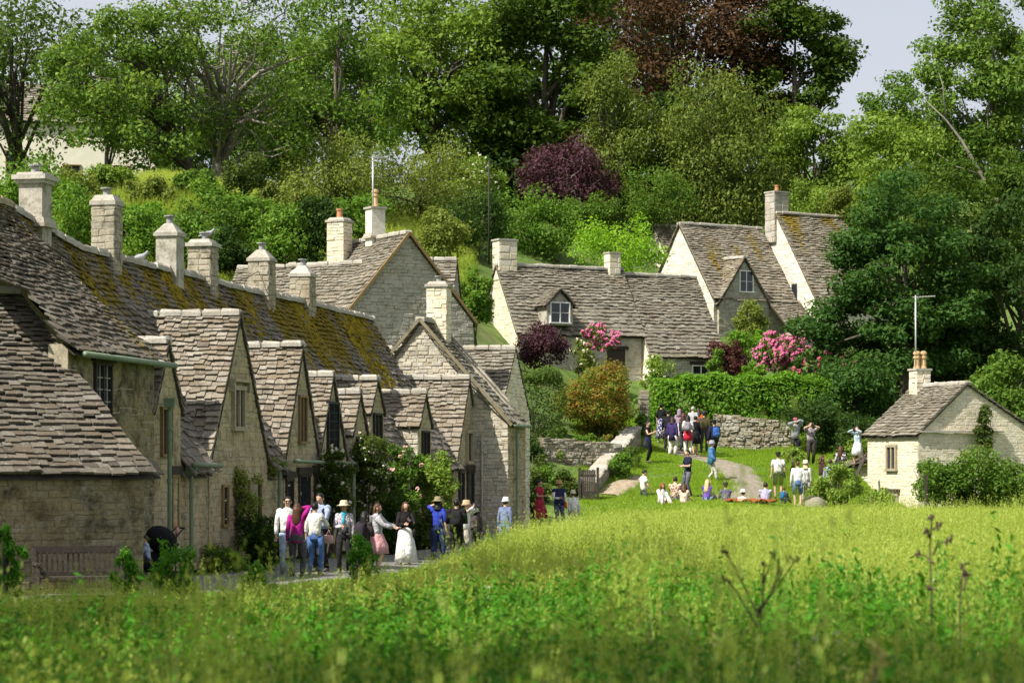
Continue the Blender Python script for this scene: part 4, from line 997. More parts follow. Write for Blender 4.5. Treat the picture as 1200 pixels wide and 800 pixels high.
def bush(name, label, px, py, w, h, Y, mat, n=3000, leaf=.14, clumps=30, rc=.2, boxy=False, flat=.85, cat='shrub', flowers=None, group=None, aspect=.55, up=.45, stems=True, yd=.9, z0=None, inner=.35, tdir=None):
    """a shrub: stems and foliage; boxy for clipped hedges; flowers=(mat, count, size)"""
    SEED[0] += 1; rg = np.random.default_rng(SEED[0])
    c = P(px, py, Y); rx, rz = w / 2 * Y / F, h / 2 * Y / F; ry = rx * yd if not boxy else yd
    g = max(terf(c[0], Y) if z0 is None else z0, c[2] - rz * 1.6)
    th = thing(name, label, cat, (c[0], Y, min(g, c[2] - rz * .8)), group)
    if boxy:
        k = n; pts = rg.uniform(-1, 1, (k, 3)); ax = rg.choice(3, k, p=[.12, .4, .48]); sg = np.where(rg.random(k) < .5, -1, 1); sg = np.where(ax == 2, 1, sg)
        pts[np.arange(k), ax] = sg * (1 - .18 * rg.random(k) ** 1.5)
        rr = (np.abs(pts) ** 3.2).sum(1) ** (1 / 3.2); pts = pts / np.maximum(1, rr / 1.06)[:, None]
        X_ = pts * np.array([rx, ry, rz]); wv = 1 + .10 * np.sin(X_[:, 0] * 1.9 + c[0]) * np.cos(X_[:, 1] * 2.3 + X_[:, 2] * 1.1) + .07 * np.sin(X_[:, 0] * 4.7 + 2 + X_[:, 2] * 3.3) + .05 * rg.normal(size=k)
        p = c + pts * np.array([rx, ry, rz]) * wv[:, None]
        nr = pts * .5 + rg.normal(size=(k, 3)) * .55 + np.array([0, 0, up]); nr /= np.linalg.norm(nr, axis=1)[:, None]
    else:
        cl = sample_clumps(rg, c, (rx * .85, ry * .85, rz * .85), clumps, rc * 2 * min(rx, rz), .3)
        p, nr = foliage_pts(rg, cl, n, flat, up, inner=inner)
    keep = p[:, 2] > ter(p[:, 0], p[:, 1]) - .05; p, nr = p[keep], nr[keep]; n = len(p)
    V, q = leaf_mesh(p, nr, leaf * rg.uniform(.65, 1.35, n), aspect, tdir=(np.array(tdir, float) if tdir else None), rg=rg); obj_np('foliage', V, q, L[mat], th)
    if stems:
        mb = MB(); b0 = np.array([c[0], Y, min(g, c[2] - rz * .8) - .05])
        for _ in range(6):
            e = c + rg.normal(size=3) * np.array([rx, ry, rz]) * .4; mb.tube([b0 + rg.normal(size=3) * np.array([.15 * rx, .15 * ry, 0]), b0 * .5 + e * .5 + rg.normal(size=3) * .05, e], [.035, .025, .01], 5)
        mb.build('stem', M['bark'], th, smooth=True)
    if flowers:
        fm, fn, fs = flowers; i = rg.choice(n, fn); cc = p[i] + nr[i] * .03
        fr = cc - (c - np.array([0, 0, rz * .3])); sel = (fr[:, 1] < ry * .5); cc = cc[sel]; k = 7; cc = np.repeat(cc, k, 0)
        d = rg.normal(size=cc.shape); d /= np.linalg.norm(d, axis=1)[:, None]; fnr = unit(np.array([-.5, -.6, .6])) + d * .5; fnr /= np.linalg.norm(fnr, axis=1)[:, None]
        V, q = leaf_mesh(cc + d * fs * .5 + np.array([-.0, -.08, .04]), fnr, fs * rg.uniform(.7, 1.2, len(cc)), .85, rg=rg); obj_np('blossoms', V, q, L[fm], th)
    return th

# background wood on the hilltop
T = tree
for i, (px, py, w, h, Y, mt, n) in enumerate([(-40, 100, 190, 230, 172, 'ash_dark', 4500), (330, 120, 170, 190, 172, 'mid', 6500), (430, 60, 200, 230, 178, 'dark', 7000), (575, 110, 160, 250, 176, 'dark', 7500),
        (735, 40, 150, 210, 178, 'dark', 6500), (1250, 130, 160, 300, 165, 'dark', 7500), (1130, 225, 190, 170, 170, 'dark', 7500), (800, 190, 240, 150, 158, 'dark', 9000), (600, 215, 200, 110, 152, 'dark', 7000)]):
    T('tree', ['distant tree behind the first chimney at far left', 'distant bushy green tree filling the gap right of the bare limbed ash', 'tall dark tree standing behind the light green pair', 'tall dark tree standing behind the chestnut',
               'dark tree top between chestnut and copper beech', 'dark tree at the right edge behind the ash', 'dark tree low behind the ash with bare white limbs', 'dark shadowy tree filling in behind the two birches', 'dark low tree under the chestnut behind the purple tree'][i], px, py, w, h, Y, mt, n, .42, 38, .19, limbs=6)
T('ash_tree', 'dark forked ash tree at the upper left corner beside the pale house', 15, 72, 190, 190, 135, 'ash_dark', 8000, .26, 42, .15, .34, tx=28, limbs=16, twigs=4, lo=.3, bark='bark_dark')
T('ash_tree', 'large airy ash tree with pale bare limbs left of the antenna', 262, 80, 270, 240, 128, 'ash', 14000, .22, 75, .095, .36, tx=252, limbs=34, twigs=7, lo=.25, bark='bark_pale', inner=.2)
T('leaning_tree', 'leaning tree whose dark trunk slants up left over the grassy bank', 140, 100, 190, 200, 124, 'ash', 12000, .22, 52, .11, .26, tx=232, lean=1.0, limbs=24, twigs=5, lo=.25, bark='bark_dark', inner=.25)
T('tree', 'feathery mid green tree between the bare limbed ash and the light green tree', 392, 100, 150, 220, 142, 'mid', 12000, .25, 52, .13, .3, limbs=22, twigs=4, lo=.3, bark='bark', inner=.3)
T('tree', 'light green round headed tree above the tall antenna', 505, 78, 170, 210, 150, 'light', 15000, .28, 60, .13, .38, tx=508, limbs=18, twigs=2, bark='bark_dark')
T('chestnut_tree', 'tall dense dark green chestnut tree at the top centre', 640, 85, 185, 270, 150, 'chestnut', 34000, .29, 75, .12, .5, limbs=12, flat=.55, up=.7, aspect=.7, extra=[(600, 150, 90, 80, 14), (690, 170, 60, 60, 8)])
T('copper_beech', 'huge brown copper beech tree crowning the top of the hill', 795, 45, 240, 200, 162, 'beech', 32000, .29, 80, .11, .5, limbs=12, flat=.6, up=.6, extra=[(880, 105, 110, 80, 16), (850, 140, 90, 50, 10)])
T('tree', 'dark green tree growing against the right side of the copper beech', 932, 62, 120, 190, 160, 'chestnut', 15000, .34, 50, .13, .4, limbs=10, flat=.6, up=.6, extra=[(960, 50, 60, 150, 12), (930, 150, 110, 70, 16)])
T('birch_tree', 'narrow birch tree left of the wider weeping birch', 722, 165, 96, 190, 146, 'birch', 16000, .24, 70, .17, .17, limbs=12, weep=.8, bark='bark_pale', tdir=(0, 0, -.9), aspect=.42, lo=.2)
T('birch_tree', 'wide pale weeping birch tree behind the middle and upper houses', 838, 178, 152, 205, 146, 'birch', 24000, .25, 95, .13, .2, limbs=20, weep=1.0, bark='bark_pale', tdir=(0, 0, -.9), aspect=.42, lo=.2, extra=[(895, 220, 70, 90, 14)])
T('tree', 'yellow green tree below the sky gap at right', 952, 192, 115, 130, 150, 'light', 12000, .26, 45, .13, .25, limbs=8, flat=.5)
T('purple_tree', 'dark purple leaved small tree below the chestnut', 660, 213, 120, 90, 143, 'purple', 10000, .19, 45, .13, .16, limbs=10, bark='bark_pale', twigs=3)
T('tree', 'dark green tree right of the sky gap', 1042, 172, 100, 150, 152, 'mid', 13000, .25, 45, .14, .3, limbs=10, flat=.6)
T('ash_tree', 'tall light green ash tree at the upper right with bare white limbs', 1165, 92, 168, 225, 136, 'ash', 30000, .24, 100, .125, .22, tx=1168, limbs=26, twigs=4, bark='bark_pale', inner=.25)
T('tree', 'bushy yellow green tree below the upper right ash', 1060, 205, 130, 140, 136, 'light', 11000, .24, 45, .14, .22, limbs=8)
T('hornbeam_tree', 'broad dark green tree hanging over the right end of the highest house', 1062, 335, 170, 250, 115, 'hornbeam', 34000, .22, 95, .11, .3, tx=1060, limbs=10, flat=.5, up=.7, extra=[(972, 388, 66, 50, 10), (1005, 305, 50, 60, 7), (985, 440, 70, 40, 9)])
T('tree', 'tangled dark green tree right of the broad hornbeam', 1135, 285, 150, 230, 124, 'chestnut', 18000, .24, 62, .12, .25, limbs=10)
T('tree', 'dark tree at the right edge above the lone cottage', 1190, 345, 120, 230, 117, 'dark', 13000, .23, 50, .13, .22, limbs=8)
T('tree', 'deep green low tree shading the lane behind the twin chimney pots', 1110, 420, 150, 130, 118, 'dark', 13000, .23, 45, .14, .2, limbs=8)
T('tree', 'low green tree behind the right gable of the lone cottage', 1185, 480, 90, 120, 106, 'mid', 9000, .2, 36, .15, .18, limbs=6)
T('tree', 'shady low tree between the pink bushes and the lone cottage', 1000, 470, 110, 120, 112, 'hornbeam', 12000, .2, 40, .15, .18, limbs=6, bottom=-.7)
T('tree', 'mid green tree filling the slope between the forked ash and the leaning tree', 125, 95, 120, 120, 140, 'mid', 10000, .24, 50, .14, .2, limbs=10, inner=.4)
T('tree', 'dark leafy tree behind the trunk of the airy ash', 300, 160, 130, 130, 143, 'ash_dark', 11000, .25, 46, .14, .22, limbs=10)
T('tree', 'yellow green tree behind the leaning dark trunk', 195, 165, 120, 100, 142, 'ash', 9000, .24, 40, .15, .2, limbs=8)
T('willow', 'olive green willow left of the tall antenna', 385, 225, 150, 130, 128, 'olive', 13000, .2, 50, .14, .18, limbs=10, weep=.5, tdir=(0, 0, -.5), aspect=.4)
T('willow', 'olive green willow right of the tall antenna', 492, 222, 150, 120, 133, 'olive', 12000, .2, 48, .14, .18, limbs=10, weep=.4, tdir=(0, 0, -.5), aspect=.4)
dead = thing('dead_limb', 'bare white dead limb leaning left in front of the upper right ash', 'dead tree', (*P(1172, 300, 130)[:2], terf(*P(1172, 300, 130)[:2])))
mb = MB(); Yd = 130
pl_ = [P(1175, 330, Yd), P(1172, 238, Yd), P(1150, 205, Yd), P(1127, 165, Yd), P(1108, 140, Yd), P(1085, 118, Yd)]
mb.tube(pl_, [.16, .13, .11, .08, .05, .02], 7)
for a, b, c_ in (((1108, 140), (1105, 100), (1100, 85)), ((1150, 205), (1120, 195), (1098, 180))):
    mb.tube([P(*a, Yd), P(*b, Yd), P(*c_, Yd)], [.05, .035, .012], 6)
mb.build('limb', M['bark_pale'], dead, smooth=True)

B = bush
# shrubs on the bank behind the row
for i, (px, py, w, h, Y, mt, lb) in enumerate([
        (20, 235, 70, 90, 108, 'shrub', 'green shrub left of the tall rendered chimney'), (90, 262, 90, 110, 100, 'shrub', 'leafy shrub between the first and second chimneys'),
        (168, 282, 80, 80, 94, 'shrub', 'bright green shrub between the second and third chimneys'), (245, 262, 70, 70, 104, 'mid', 'green shrub above the flat capped chimney'),
        (283, 225, 60, 110, 112, 'ivy', 'dark ivy covered stump below the airy ash'), (268, 300, 60, 90, 92, 'dark', 'dark shrub behind the pair of chimneys'), (335, 285, 80, 100, 98, 'shrub', 'green shrub right of the square chimney'),
        (370, 268, 70, 90, 106, 'dark', 'dark green shrub left of the red chimney pot'), (315, 240, 50, 60, 112, 'olive', 'olive bush on the grassy bank'), (560, 262, 80, 90, 128, 'dark', 'dark bush right of the big blank gable'),
        (515, 275, 70, 70, 118, 'olive', 'grey green bush behind the big blank gable'), (605, 262, 90, 90, 134, 'shrub', 'mid green bush behind the cream chimney'), (650, 270, 80, 70, 134, 'shrub', 'green bush left of the lime coloured bush'),
        (725, 288, 128, 92, 127, 'lime', 'vivid lime green bush behind the middle cottage'), (556, 348, 44, 84, 111, 'shrub', 'green bush squeezed between blank gable and cream gable'),
        (770, 235, 90, 80, 141, 'mid', 'green bush behind the small pale gable'), (955, 240, 90, 60, 143, 'light', 'light green bush behind the tall chimney house'), (990, 245, 50, 60, 140, 'olive', 'spiky olive plant at the right end of the highest roof'),
        (690, 250, 80, 60, 140, 'mid', 'green bush under the purple tree'), (425, 255, 80, 60, 118, 'shrub', 'green bush behind the two pots'), (560, 215, 60, 70, 138, 'light', 'pale bush with white blossom left of the purple tree'), (50, 225, 100, 100, 112, 'shrub', 'tall green shrub just right of the tall rendered chimney'),
        (130, 262, 80, 70, 104, 'mid', 'dark green shrub behind the stepped chimney'), (205, 285, 110, 80, 100, 'shrub', 'wide bright shrub behind the pointed rendered chimney'), (300, 262, 90, 70, 108, 'shrub', 'bright shrub above the square capped chimney'), (345, 235, 70, 60, 118, 'olive', 'dull green bush at the right end of the grassy bank'), (128, 214, 60, 44, 121, 'light', 'light green bush against the pale house'), (172, 226, 76, 40, 110, 'olive', 'spreading olive bush on the grassy bank above the pointed chimney'), (228, 220, 56, 44, 110, 'mid', 'small green bush at the top of the grassy bank'),
        (85, 225, 70, 60, 116, 'olive', 'olive bush left of the stepped chimney'), (262, 245, 80, 70, 113, 'shrub', 'green bush right of the grassy strip'),
        (170, 260, 100, 46, 106, 'hedge', 'bright bush on the bank between the stepped and pointed chimneys'), (135, 262, 60, 36, 106, 'olive', 'dull bush on the grassy bank right of the stepped chimney'), (238, 262, 60, 40, 106, 'olive', 'dull olive bush at the right end of the grassy strip'),
        (232, 285, 80, 80, 97, 'mid', 'green bush just behind the flat capped chimney')]):
    if px < 345: Y = min(ground_y(px, py + h * .42) + .5, 128)
    B('shrub', lb, px, py, w, h, Y, mt, 5200, .17, 34, .19, group='shrubs on the bank', flowers=('rose_white', 120, .09) if i == 20 else None)
# gardens
B('clipped_hedge', 'dark clipped hedge block with a rounded top left of the orange bush', 633, 478, 58, 82, 101, 'box', 9000, .1, boxy=True, yd=1.1, cat='hedge')
B('photinia', 'big bush with orange red young leaves in front of the middle cottage', 702, 470, 116, 92, 104, 'photinia', 16000, .13, 70, .15)
B('smoke_bush', 'dark purple shrub left of the rose at the middle cottage', 636, 408, 66, 62, 113, 'purple', 6500, .13, 40, .16)
B('smoke_bush', 'dark purple shrub right of the middle cottage', 855, 420, 60, 46, 118, 'purple_red', 5000, .13, 34, .16)
B('clipped_hedge', 'long bright green hedge above the dry stone wall', 868, 474, 214, 64, 112.5, 'hedge', 30000, .19, boxy=True, yd=1.5, cat='hedge')
B('rose_bush', 'climbing rose with pink blooms over the middle cottage door', 707, 396, 60, 34, 114.6, 'shrub', 1500, .13, 18, .18, flowers=('pink', 230, .11), cat='rose', z0=9)
B('climber', 'pale green climber on the wall between the purple shrub and door', 683, 418, 34, 46, 114.5, 'olive', 2000, .12, 18, .2, cat='climber', flowers=('rose_white', 30, .1))
B('rhododendron', 'large bush covered in pink flowers below the highest house', 915, 417, 66, 56, 117, 'shrub', 4500, .14, 36, .16, flowers=('pink', 720, .12))
B('rose_bush', 'rose bush with scattered red blooms right of the pink bush', 965, 432, 90, 50, 115, 'hornbeam', 5500, .15, 36, .16, flowers=('rose_red', 110, .15), cat='rose')
B('climber', 'olive climber beside the lower window of the highest house', 880, 374, 46, 60, 127, 'olive', 4200, .15, 22, .18, cat='climber')
B('shrub', 'yellow green shrub under the climber of the highest house', 890, 402, 52, 32, 122, 'lime', 2200, .15, 20, .18)
B('shrub', 'pale green shrub at the left end of the bright hedge', 772, 442, 44, 44, 113, 'fern', 2600, .13, 22, .18, flowers=('rose_white', 30, .08))
B('shrub', 'leafy shrub at the right corner of the middle cottage', 838, 425, 24, 40, 117, 'shrub', 1500, .13, 14, .2)
B('shrub', 'lit leafy shrub behind the bright hedge', 880, 437, 40, 24, 114.5, 'hedge', 1400, .13, 14, .2)
B('shrub', 'dark shrub at the foot of the clipped hedge', 618, 535, 50, 60, 97, 'dark', 3600, .13, 26, .17)
B('ivy_bush', 'glossy rounded ivy bush left of the wooden gate', 664, 572, 40, 42, 93.2, 'ivy', 4200, .11, 26, .17)
B('shrub', 'yellow green shrub above the rounded ivy bush', 645, 533, 30, 36, 98, 'fern', 1800, .12, 18, .18)
B('shrub', 'low rusty shrub on top of the retaining wall', 700, 512, 50, 14, 102.5, 'photinia', 1200, .1, 16, .22)
B('shrub', 'low green plants on top of the retaining wall', 652, 510, 46, 16, 101.5, 'shrub', 1300, .11, 16, .22)
B('shrub', 'trailing green plant hanging over the retaining wall', 712, 524, 40, 22, 101, 'box', 1300, .1, 16, .22)
B('shrub', 'dark shrub beside the end cottage corner', 606, 585, 46, 70, 88, 'dark', 4200, .12, 28, .17, flowers=('rose_red', 6, .12))
B('shrub', 'sprawling dark shrub beyond the red dress', 628, 580, 44, 60, 91, 'ivy', 3600, .12, 26, .17)
B('shrub', 'light green shrub along the sloping coping wall', 728, 548, 36, 46, 97, 'shrub', 2600, .12, 22, .18)
B('shrub', 'grey green shrub beside the lawn steps', 738, 533, 30, 24, 99, 'box', 1300, .1, 14, .2)
B('shrub', 'bright green shrub by the stone post', 752, 500, 26, 44, 105, 'shrub', 1700, .12, 16, .2)
B('shrub', 'green weeds in front of the photographing couple', 930, 532, 36, 22, 96, 'fern', 900, .13, 12, .2)
B('hedge', 'shaggy dark leafy hedge in front of the lone cottage at right', 1145, 566, 150, 84, 90, 'mid', 17000, .13, 70, .16, cat='hedge', yd=.5)
B('shrub', 'shaggy hedge end against the lone cottage wall', 1095, 565, 50, 60, 91, 'mid', 3600, .12, 26, .17)
B('shrub', 'feathery yellow green bush in front of the lean to', 982, 570, 76, 50, 92, 'fern', 3600, .13, 28, .16)
B('shrub', 'pale weedy bush against the lone cottage door', 1028, 585, 46, 40, 91.5, 'fern', 1500, .12, 18, .2)
B('shrub', 'sunlit bush growing by the lean to roof', 1008, 528, 34, 34, 101, 'light', 2200, .14, 18, .19)
B('climber', 'narrow ivy climbing the gable of the lone cottage', 1152, 505, 22, 72, 95.5, 'ivy', 2200, .12, 14, .3, cat='climber', yd=.4)
B('shrub', 'bright shrub under the wall of the highest house', 868, 408, 44, 40, 121, 'hedge', 2400, .14, 20, .18)
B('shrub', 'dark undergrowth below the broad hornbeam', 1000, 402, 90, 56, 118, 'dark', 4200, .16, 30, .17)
B('shrub', 'dark shrub added as the deep shade behind the couple taking photographs', 955, 500, 84, 84, 107.5, 'dark', 6500, .15, 40, .16)  # dark leaves added to stand for the gloom under the trees
B('shrub', 'dark shrub added to deepen the shade left of the lean to', 1000, 512, 60, 70, 104.5, 'dark', 4500, .14, 30, .17)  # second dark leaf mass added where the ground lies in tree shade
B('shrub', 'green bank plants below the cream gable', 585, 425, 40, 40, 108, 'shrub', 2000, .13, 18, .18)
# against the row
B('shrub', 'dark bush beside the lane against the twin gabled cottage', 306, 632, 66, 76, 56.2, 'dark', 9000, .07, 44, .15)
B('shrub', 'low flowering plants at the foot of the wall by the dark bush', 258, 655, 70, 44, 54.3, 'mid', 3600, .07, 30, .16, flowers=('yellow', 10, .06))
B('climber', 'wispy climber over the door of the widest gabled cottage', 275, 580, 70, 70, 56.2, 'olive', 3200, .075, 40, .12, cat='climber', yd=.3, z0=1.0)
B('climber', 'thin green creeper along the eave of the twin gabled cottage', 318, 546, 60, 24, 58.6, 'olive', 1000, .06, 24, .18, cat='climber', yd=.3, z0=2)
B('rose_bush', 'dark climbing rose dotted with large white blooms', 392, 565, 48, 110, 62.2, 'ivy', 8500, .08, 50, .15, flowers=('rose_white', 44, .075), cat='rose', yd=.5)
B('rose_bush', 'climbing rose with many tiny white blooms under the raised dormers', 432, 550, 54, 105, 65.6, 'ivy', 9000, .085, 50, .15, flowers=('rose_white', 120, .045), cat='rose', yd=.6)
B('rose_bush', 'rose bush with pale pink blooms in front of the square dormer', 470, 560, 56, 90, 68.6, 'shrub', 7500, .085, 46, .15, flowers=('rose_pale', 40, .09), cat='rose', yd=.7)
B('shrub', 'sunlit yellow green shrub at the foot of the sunny gable wing', 510, 568, 60, 78, 72.0, 'fern', 8500, .09, 46, .15, yd=.8)
B('shrub', 'dark shrub behind the woman in the long white skirt', 452, 618, 70, 80, 67.5, 'dark', 8000, .09, 44, .15, yd=.5)
B('shrub', 'deep green shrub between the lane and the sunny gable wing', 494, 622, 60, 70, 70.6, 'ivy', 6500, .09, 40, .15, yd=.6)
B('shrub', 'dark green shrub filling the corner below the clipped hedge', 622, 552, 56, 50, 95.5, 'ivy', 4200, .12, 30, .16)
B('shrub', 'leafy green shrub left of the rounded ivy bush', 640, 566, 40, 46, 94.5, 'shrub', 3200, .12, 26, .17)
B('shrub', 'low green shrub below the orange bush', 690, 520, 60, 26, 99.5, 'shrub', 1800, .11, 22, .18)
# tall weeds standing above the meadow beside the lane
for lb_, px_, py_, w_, h_, Y_w in (('tall leafy weed clump in front of the bench end', 150, 680, 40, 70, 33), ('tall leafy weeds in front of the pushchair', 205, 670, 60, 80, 34), ('bushy dark weeds at the lane edge below the magenta jacket', 300, 690, 50, 60, 36),
                      ('tall dark nettle clump before the woman with the black backpack', 425, 662, 44, 80, 39), ('tall weeds left of the bench', 10, 660, 40, 110, 27)):
    B('weed_clump', lb_, px_, py_, w_, h_, Y_w, 'nettle', 2600, .075, 34, .13, cat='weeds', flat=1.3, aspect=.36, tdir=(0, 0, .7), yd=.7)
# ------------------------------------------------------------------ lawns, paths, garden walls
strip('lane', [R(-14, -2.0, 0)[:2], R(0, -1.9, 0)[:2], R(15, -1.9, 0)[:2], R(27, -2.0, 0)[:2], (2.6, 87.5)], [3.6, 3.4, 3.2, 3.0, 1.6], M['lane'], .035, 60)
strip('path', [(7.4, 92.5), (9.3, 94.5), (9.5, 98), (8.6, 102), (7.6, 105.5), (7.3, 108)], [1.5, 1.6, 1.7, 1.2, 1.3, 2.0], M['gravel'], .05, 50)
strip('worn_earth', [(3.7, 93.5), (4.3, 95.5), (5.0, 97.5)], [.8, 1.2, .7], M['dirt'], .05, 14)
strip('path', [(7.5, 106.5), (10, 106.0), (13, 103.5), (15.5, 103)], [1.2, 1.3, 1.6, 1.8], M['dirt'], .06, 30)

def free_wall(name, label, a, b, za, zb, base, mat, mort, indiv=0, thick=.45, cope=None, cat='wall', **kw):
    """a garden wall between two ground points, its top running from za to zb, with coping stones"""
    a, b = np.array([a[0], a[1], 0.0]), np.array([b[0], b[1], 0.0]); ux = unit(b - a); Lw = float(np.linalg.norm(b - a)); nr = np.array([ux[1], -ux[0], 0])
    if nr[1] > 0: nr = -nr
    th = thing(name, label, cat, (*((a + b) / 2)[:2], base))
    fl = np.dot(np.cross(ZV, nr), ux) > 0
    u, poly = (ux, [(0, base), (Lw, base), (Lw, zb), (0, za)]) ; O = a
    wall(th, O, u, nr, poly, mat, mort, indiv=indiv, thick=thick, **kw)
    if cope:
        ms, x = [], 0
        while x < Lw - .05:
            t = min(Lw - x, random.uniform(*cope[0])); z = za + (zb - za) * (x + t / 2) / Lw
            dr_ = unit(b - a + ZV * (zb - za)); up = np.cross(nr, dr_); up = up if up[2] > 0 else -up
            ms.append(mat4(dr_ * t * .95, nr * (thick + .12), up * cope[1] * random.uniform(.8, 1.2), a + ux * (x + t / 2) - nr * thick / 2 + ZV * z)); x += t
        emit_pieces(th, 'coping_stone', 'stone', ms, cope[2], 60, 20)
    return th
free_wall('dry_stone_wall', 'grey dry stone wall under the long bright hedge', P(836, 500, 110)[:2], P(935, 500, 109)[:2], 4.55, 4.15, 1.5, M['stone_dry'], M['mortar_dark'], 300, .5, hc=(.06, .2), wc=(.1, .36), dp=(.03, .16), rough=.12, pk='rubble')
free_wall('retaining_wall', 'low stone retaining wall below the orange bush', P(636, 540, 97.5)[:2], P(728, 540, 99)[:2], 3.35, 3.1, .8, M['stone_dry'], M['mortar_dark'], 60, .5, hc=(.06, .17), wc=(.1, .34), dp=(.02, .12), rough=.08, pk='rubble')
free_wall('sloping_wall', 'garden wall with pale flat coping sloping down to the wooden gate', P(750, 502, 104.5)[:2], P(696, 566, 93.5)[:2], P(750, 502, 104.5)[2], P(696, 566, 93.5)[2], .6, M['stone_dry'], M['mortar'], 40, .62, cope=((.4, .8), .1, M['stone_grey']))
pst = thing('stone_post', 'square stone gatepost at the top of the sloping wall', 'gatepost', P(755, 500, 105.3)); q = P(755, 500, 105.3)
mb = MB(); mb.box(q + ZV * .3, (.42, .42, 2.6), None); mb.build('post', M['mortar'], pst)
ms = []
for nr_, ux_ in ((np.array([0, -1., 0]), np.array([1., 0, 0])), (np.array([-1., 0, 0]), np.array([0, -1., 0]))):
    ms += stone_courses(np.array([q[0], q[1], 0]) + nr_ * .21, ux_, nr_, [(-.21, q[2] - 1), (.21, q[2] - 1), (.21, q[2] + 1.6), (-.21, q[2] + 1.6)], hc=(.15, .25), wc=(.2, .45))
emit_pieces(pst, 'stone', 'stone', ms, M['stone_dry'], 20, 15)
# wooden gate
gt = thing('wooden_gate', 'grey wooden gate of upright boards at the foot of the sloping wall', 'gate', P(689, 590, 92.3))
gz = terf(P(689, 590, 92.3)[0], 92.3)
a_, b_ = P(681, 590, 92.3), P(698, 590, 92.3); a_[2] = b_[2] = gz
for i in range(8):
    q = a_ + (b_ - a_) * ((i + .5) / 8); mb = MB(); mb.box(q + ZV * (.62 + .02 * math.sin(i * 2.3)), (.062, .03, 1.1)); mb.build('board', M['wood_grey'], gt)
mb = MB()
for z in (.3, .95): mb.box((a_ + b_) / 2 + ZV * z + np.array([0, .035, 0]), (.58, .04, .09))
mb.build('rail', M['wood_grey'], gt)
for e in (a_ - np.array([.06, 0, 0]), b_ + np.array([.08, 0, 0])): mb = MB(); mb.box(e + ZV * .62, (.1, .1, 1.3)); mb.build('gate_post', M['wood_grey'], gt)

# bench in front of the outhouse
bn = thing('bench', 'weathered grey wooden bench against the outhouse wall', 'bench', P(95, 700, 43.2))
bx_ = unit(np.array([.95, .3, 0])); by_ = np.array([-.3, .95, 0]); b0 = P(92, 700, 43.4); b0[2] = -.12
def bq(u, v, z): return b0 + bx_ * u + by_ * v + ZV * z
bax = (bx_, by_, ZV)
for i in range(5): mb = MB(); mb.box(bq(0, -.24 + .12 * i, .44), (1.5, .1, .03), bax); mb.build('seat_slat', M['wood_grey'], bn)
for i in range(15): mb = MB(); mb.bar(bq(-.66 + i * .0945, .3, .5), bq(-.66 + i * .0945, .38, .88), .05, .02, up=by_); mb.build('back_slat', M['wood_grey'], bn)
mb = MB(); mb.box(bq(0, .385, .93), (1.56, .05, .12), bax); mb.build('top_rail', M['wood_grey'], bn)
mb = MB(); mb.box(bq(0, .29, .5), (1.5, .04, .06), bax); mb.build('back_rail', M['wood_grey'], bn)
for s in (-1, 1):
    mb = MB(); mb.bar(bq(s * .75, .3, 0), bq(s * .75, .3, .5), .07); mb.bar(bq(s * .75, .3, .5), bq(s * .75, .4, .98), .07, up=bx_); mb.build('leg', M['wood_grey'], bn)
    mb = MB(); mb.bar(bq(s * .75, -.28, 0), bq(s * .75, -.28, .66), .07); mb.build('leg', M['wood_grey'], bn)
    mb = MB(); mb.bar(bq(s * .75, -.34, .68), bq(s * .75, .34, .68), .08, .04); mb.build('armrest', M['wood_grey'], bn)

# antennas, pole, cable, fence post
def antenna(label, px, py0, py1, Y, arm):
    t = thing('antenna', label, 'antenna', P(px, py0, Y)); a, b = P(px, py0, Y), P(px, py1, Y)
    mb = MB(); mb.tube([a, b], .035, 6); mb.build('mast', M['metal'], t, smooth=True)
    d = unit(np.array([.95, -.3, .04])); mb = MB(); e0, e1 = b - d * arm * .15 - ZV * .08, b + d * arm - ZV * .08; mb.tube([e0, e1], .022, 6)
    for i in range(8):
        c_ = e0 + (e1 - e0) * ((i + .3) / 8); mb.tube([c_ - np.array([.12, .38, 0]), c_ + np.array([.12, .38, 0])], .012, 5)
    mb.build('aerial', M['metal'], t)
antenna('television aerial on a tall mast strapped to the pale chimney', 437, 262, 183, 97.2, .55)
antenna('television aerial on a tall thin mast by the twin clay pots', 1073, 445, 346, 98.9, .8)
t = thing('mast', 'thin wooden pole standing in the bushes behind the cream gable', 'pole', P(573, 310, 124))
mb = MB(); mb.tube([P(573, 310, 124), P(573, 188, 124)], [.055, .035], 7); mb.build('pole', M['wood_grey'], t, smooth=True)
mb = MB(); mb.bar(P(568, 193, 124), P(580, 191, 124), .03); mb.build('arm', M['wood_grey'], t)
t = thing('telegraph_pole', 'dark telegraph pole half hidden by the olive willow', 'pole', P(404, 300, 134))
mb = MB(); mb.tube([P(404, 300, 134), P(404, 168, 134)], .11, 8); mb.build('pole', M['bark_dark'], t, smooth=True)
mb = MB(); mb.bar(P(399, 180, 133.9), P(410, 180, 133.9), .09); mb.build('crossarm', M['bark_dark'], t)
mb = MB(); pts = [R(9.35, 3, 7.2) * (1 - f) + R(14.05, 3, 7.75) * f - ZV * .25 * 4 * (f - f * f) for f in np.linspace(0, 1, 9)]
mb.tube(pts, .012, 5); o_ = mb.build('cable', M['iron'], None); tag(o_, 'thin dark cable sagging between two row chimneys', 'cable')
fp = MB(); q = P(1085, 595, 88.5); fp.box((q[0], q[1], terf(q[0], q[1]) + .75), (.1, .1, 1.6)); o_ = fp.build('fence_post', M['wood_grey'], None); tag(o_, 'grey fence post at the left end of the leafy hedge', 'post')
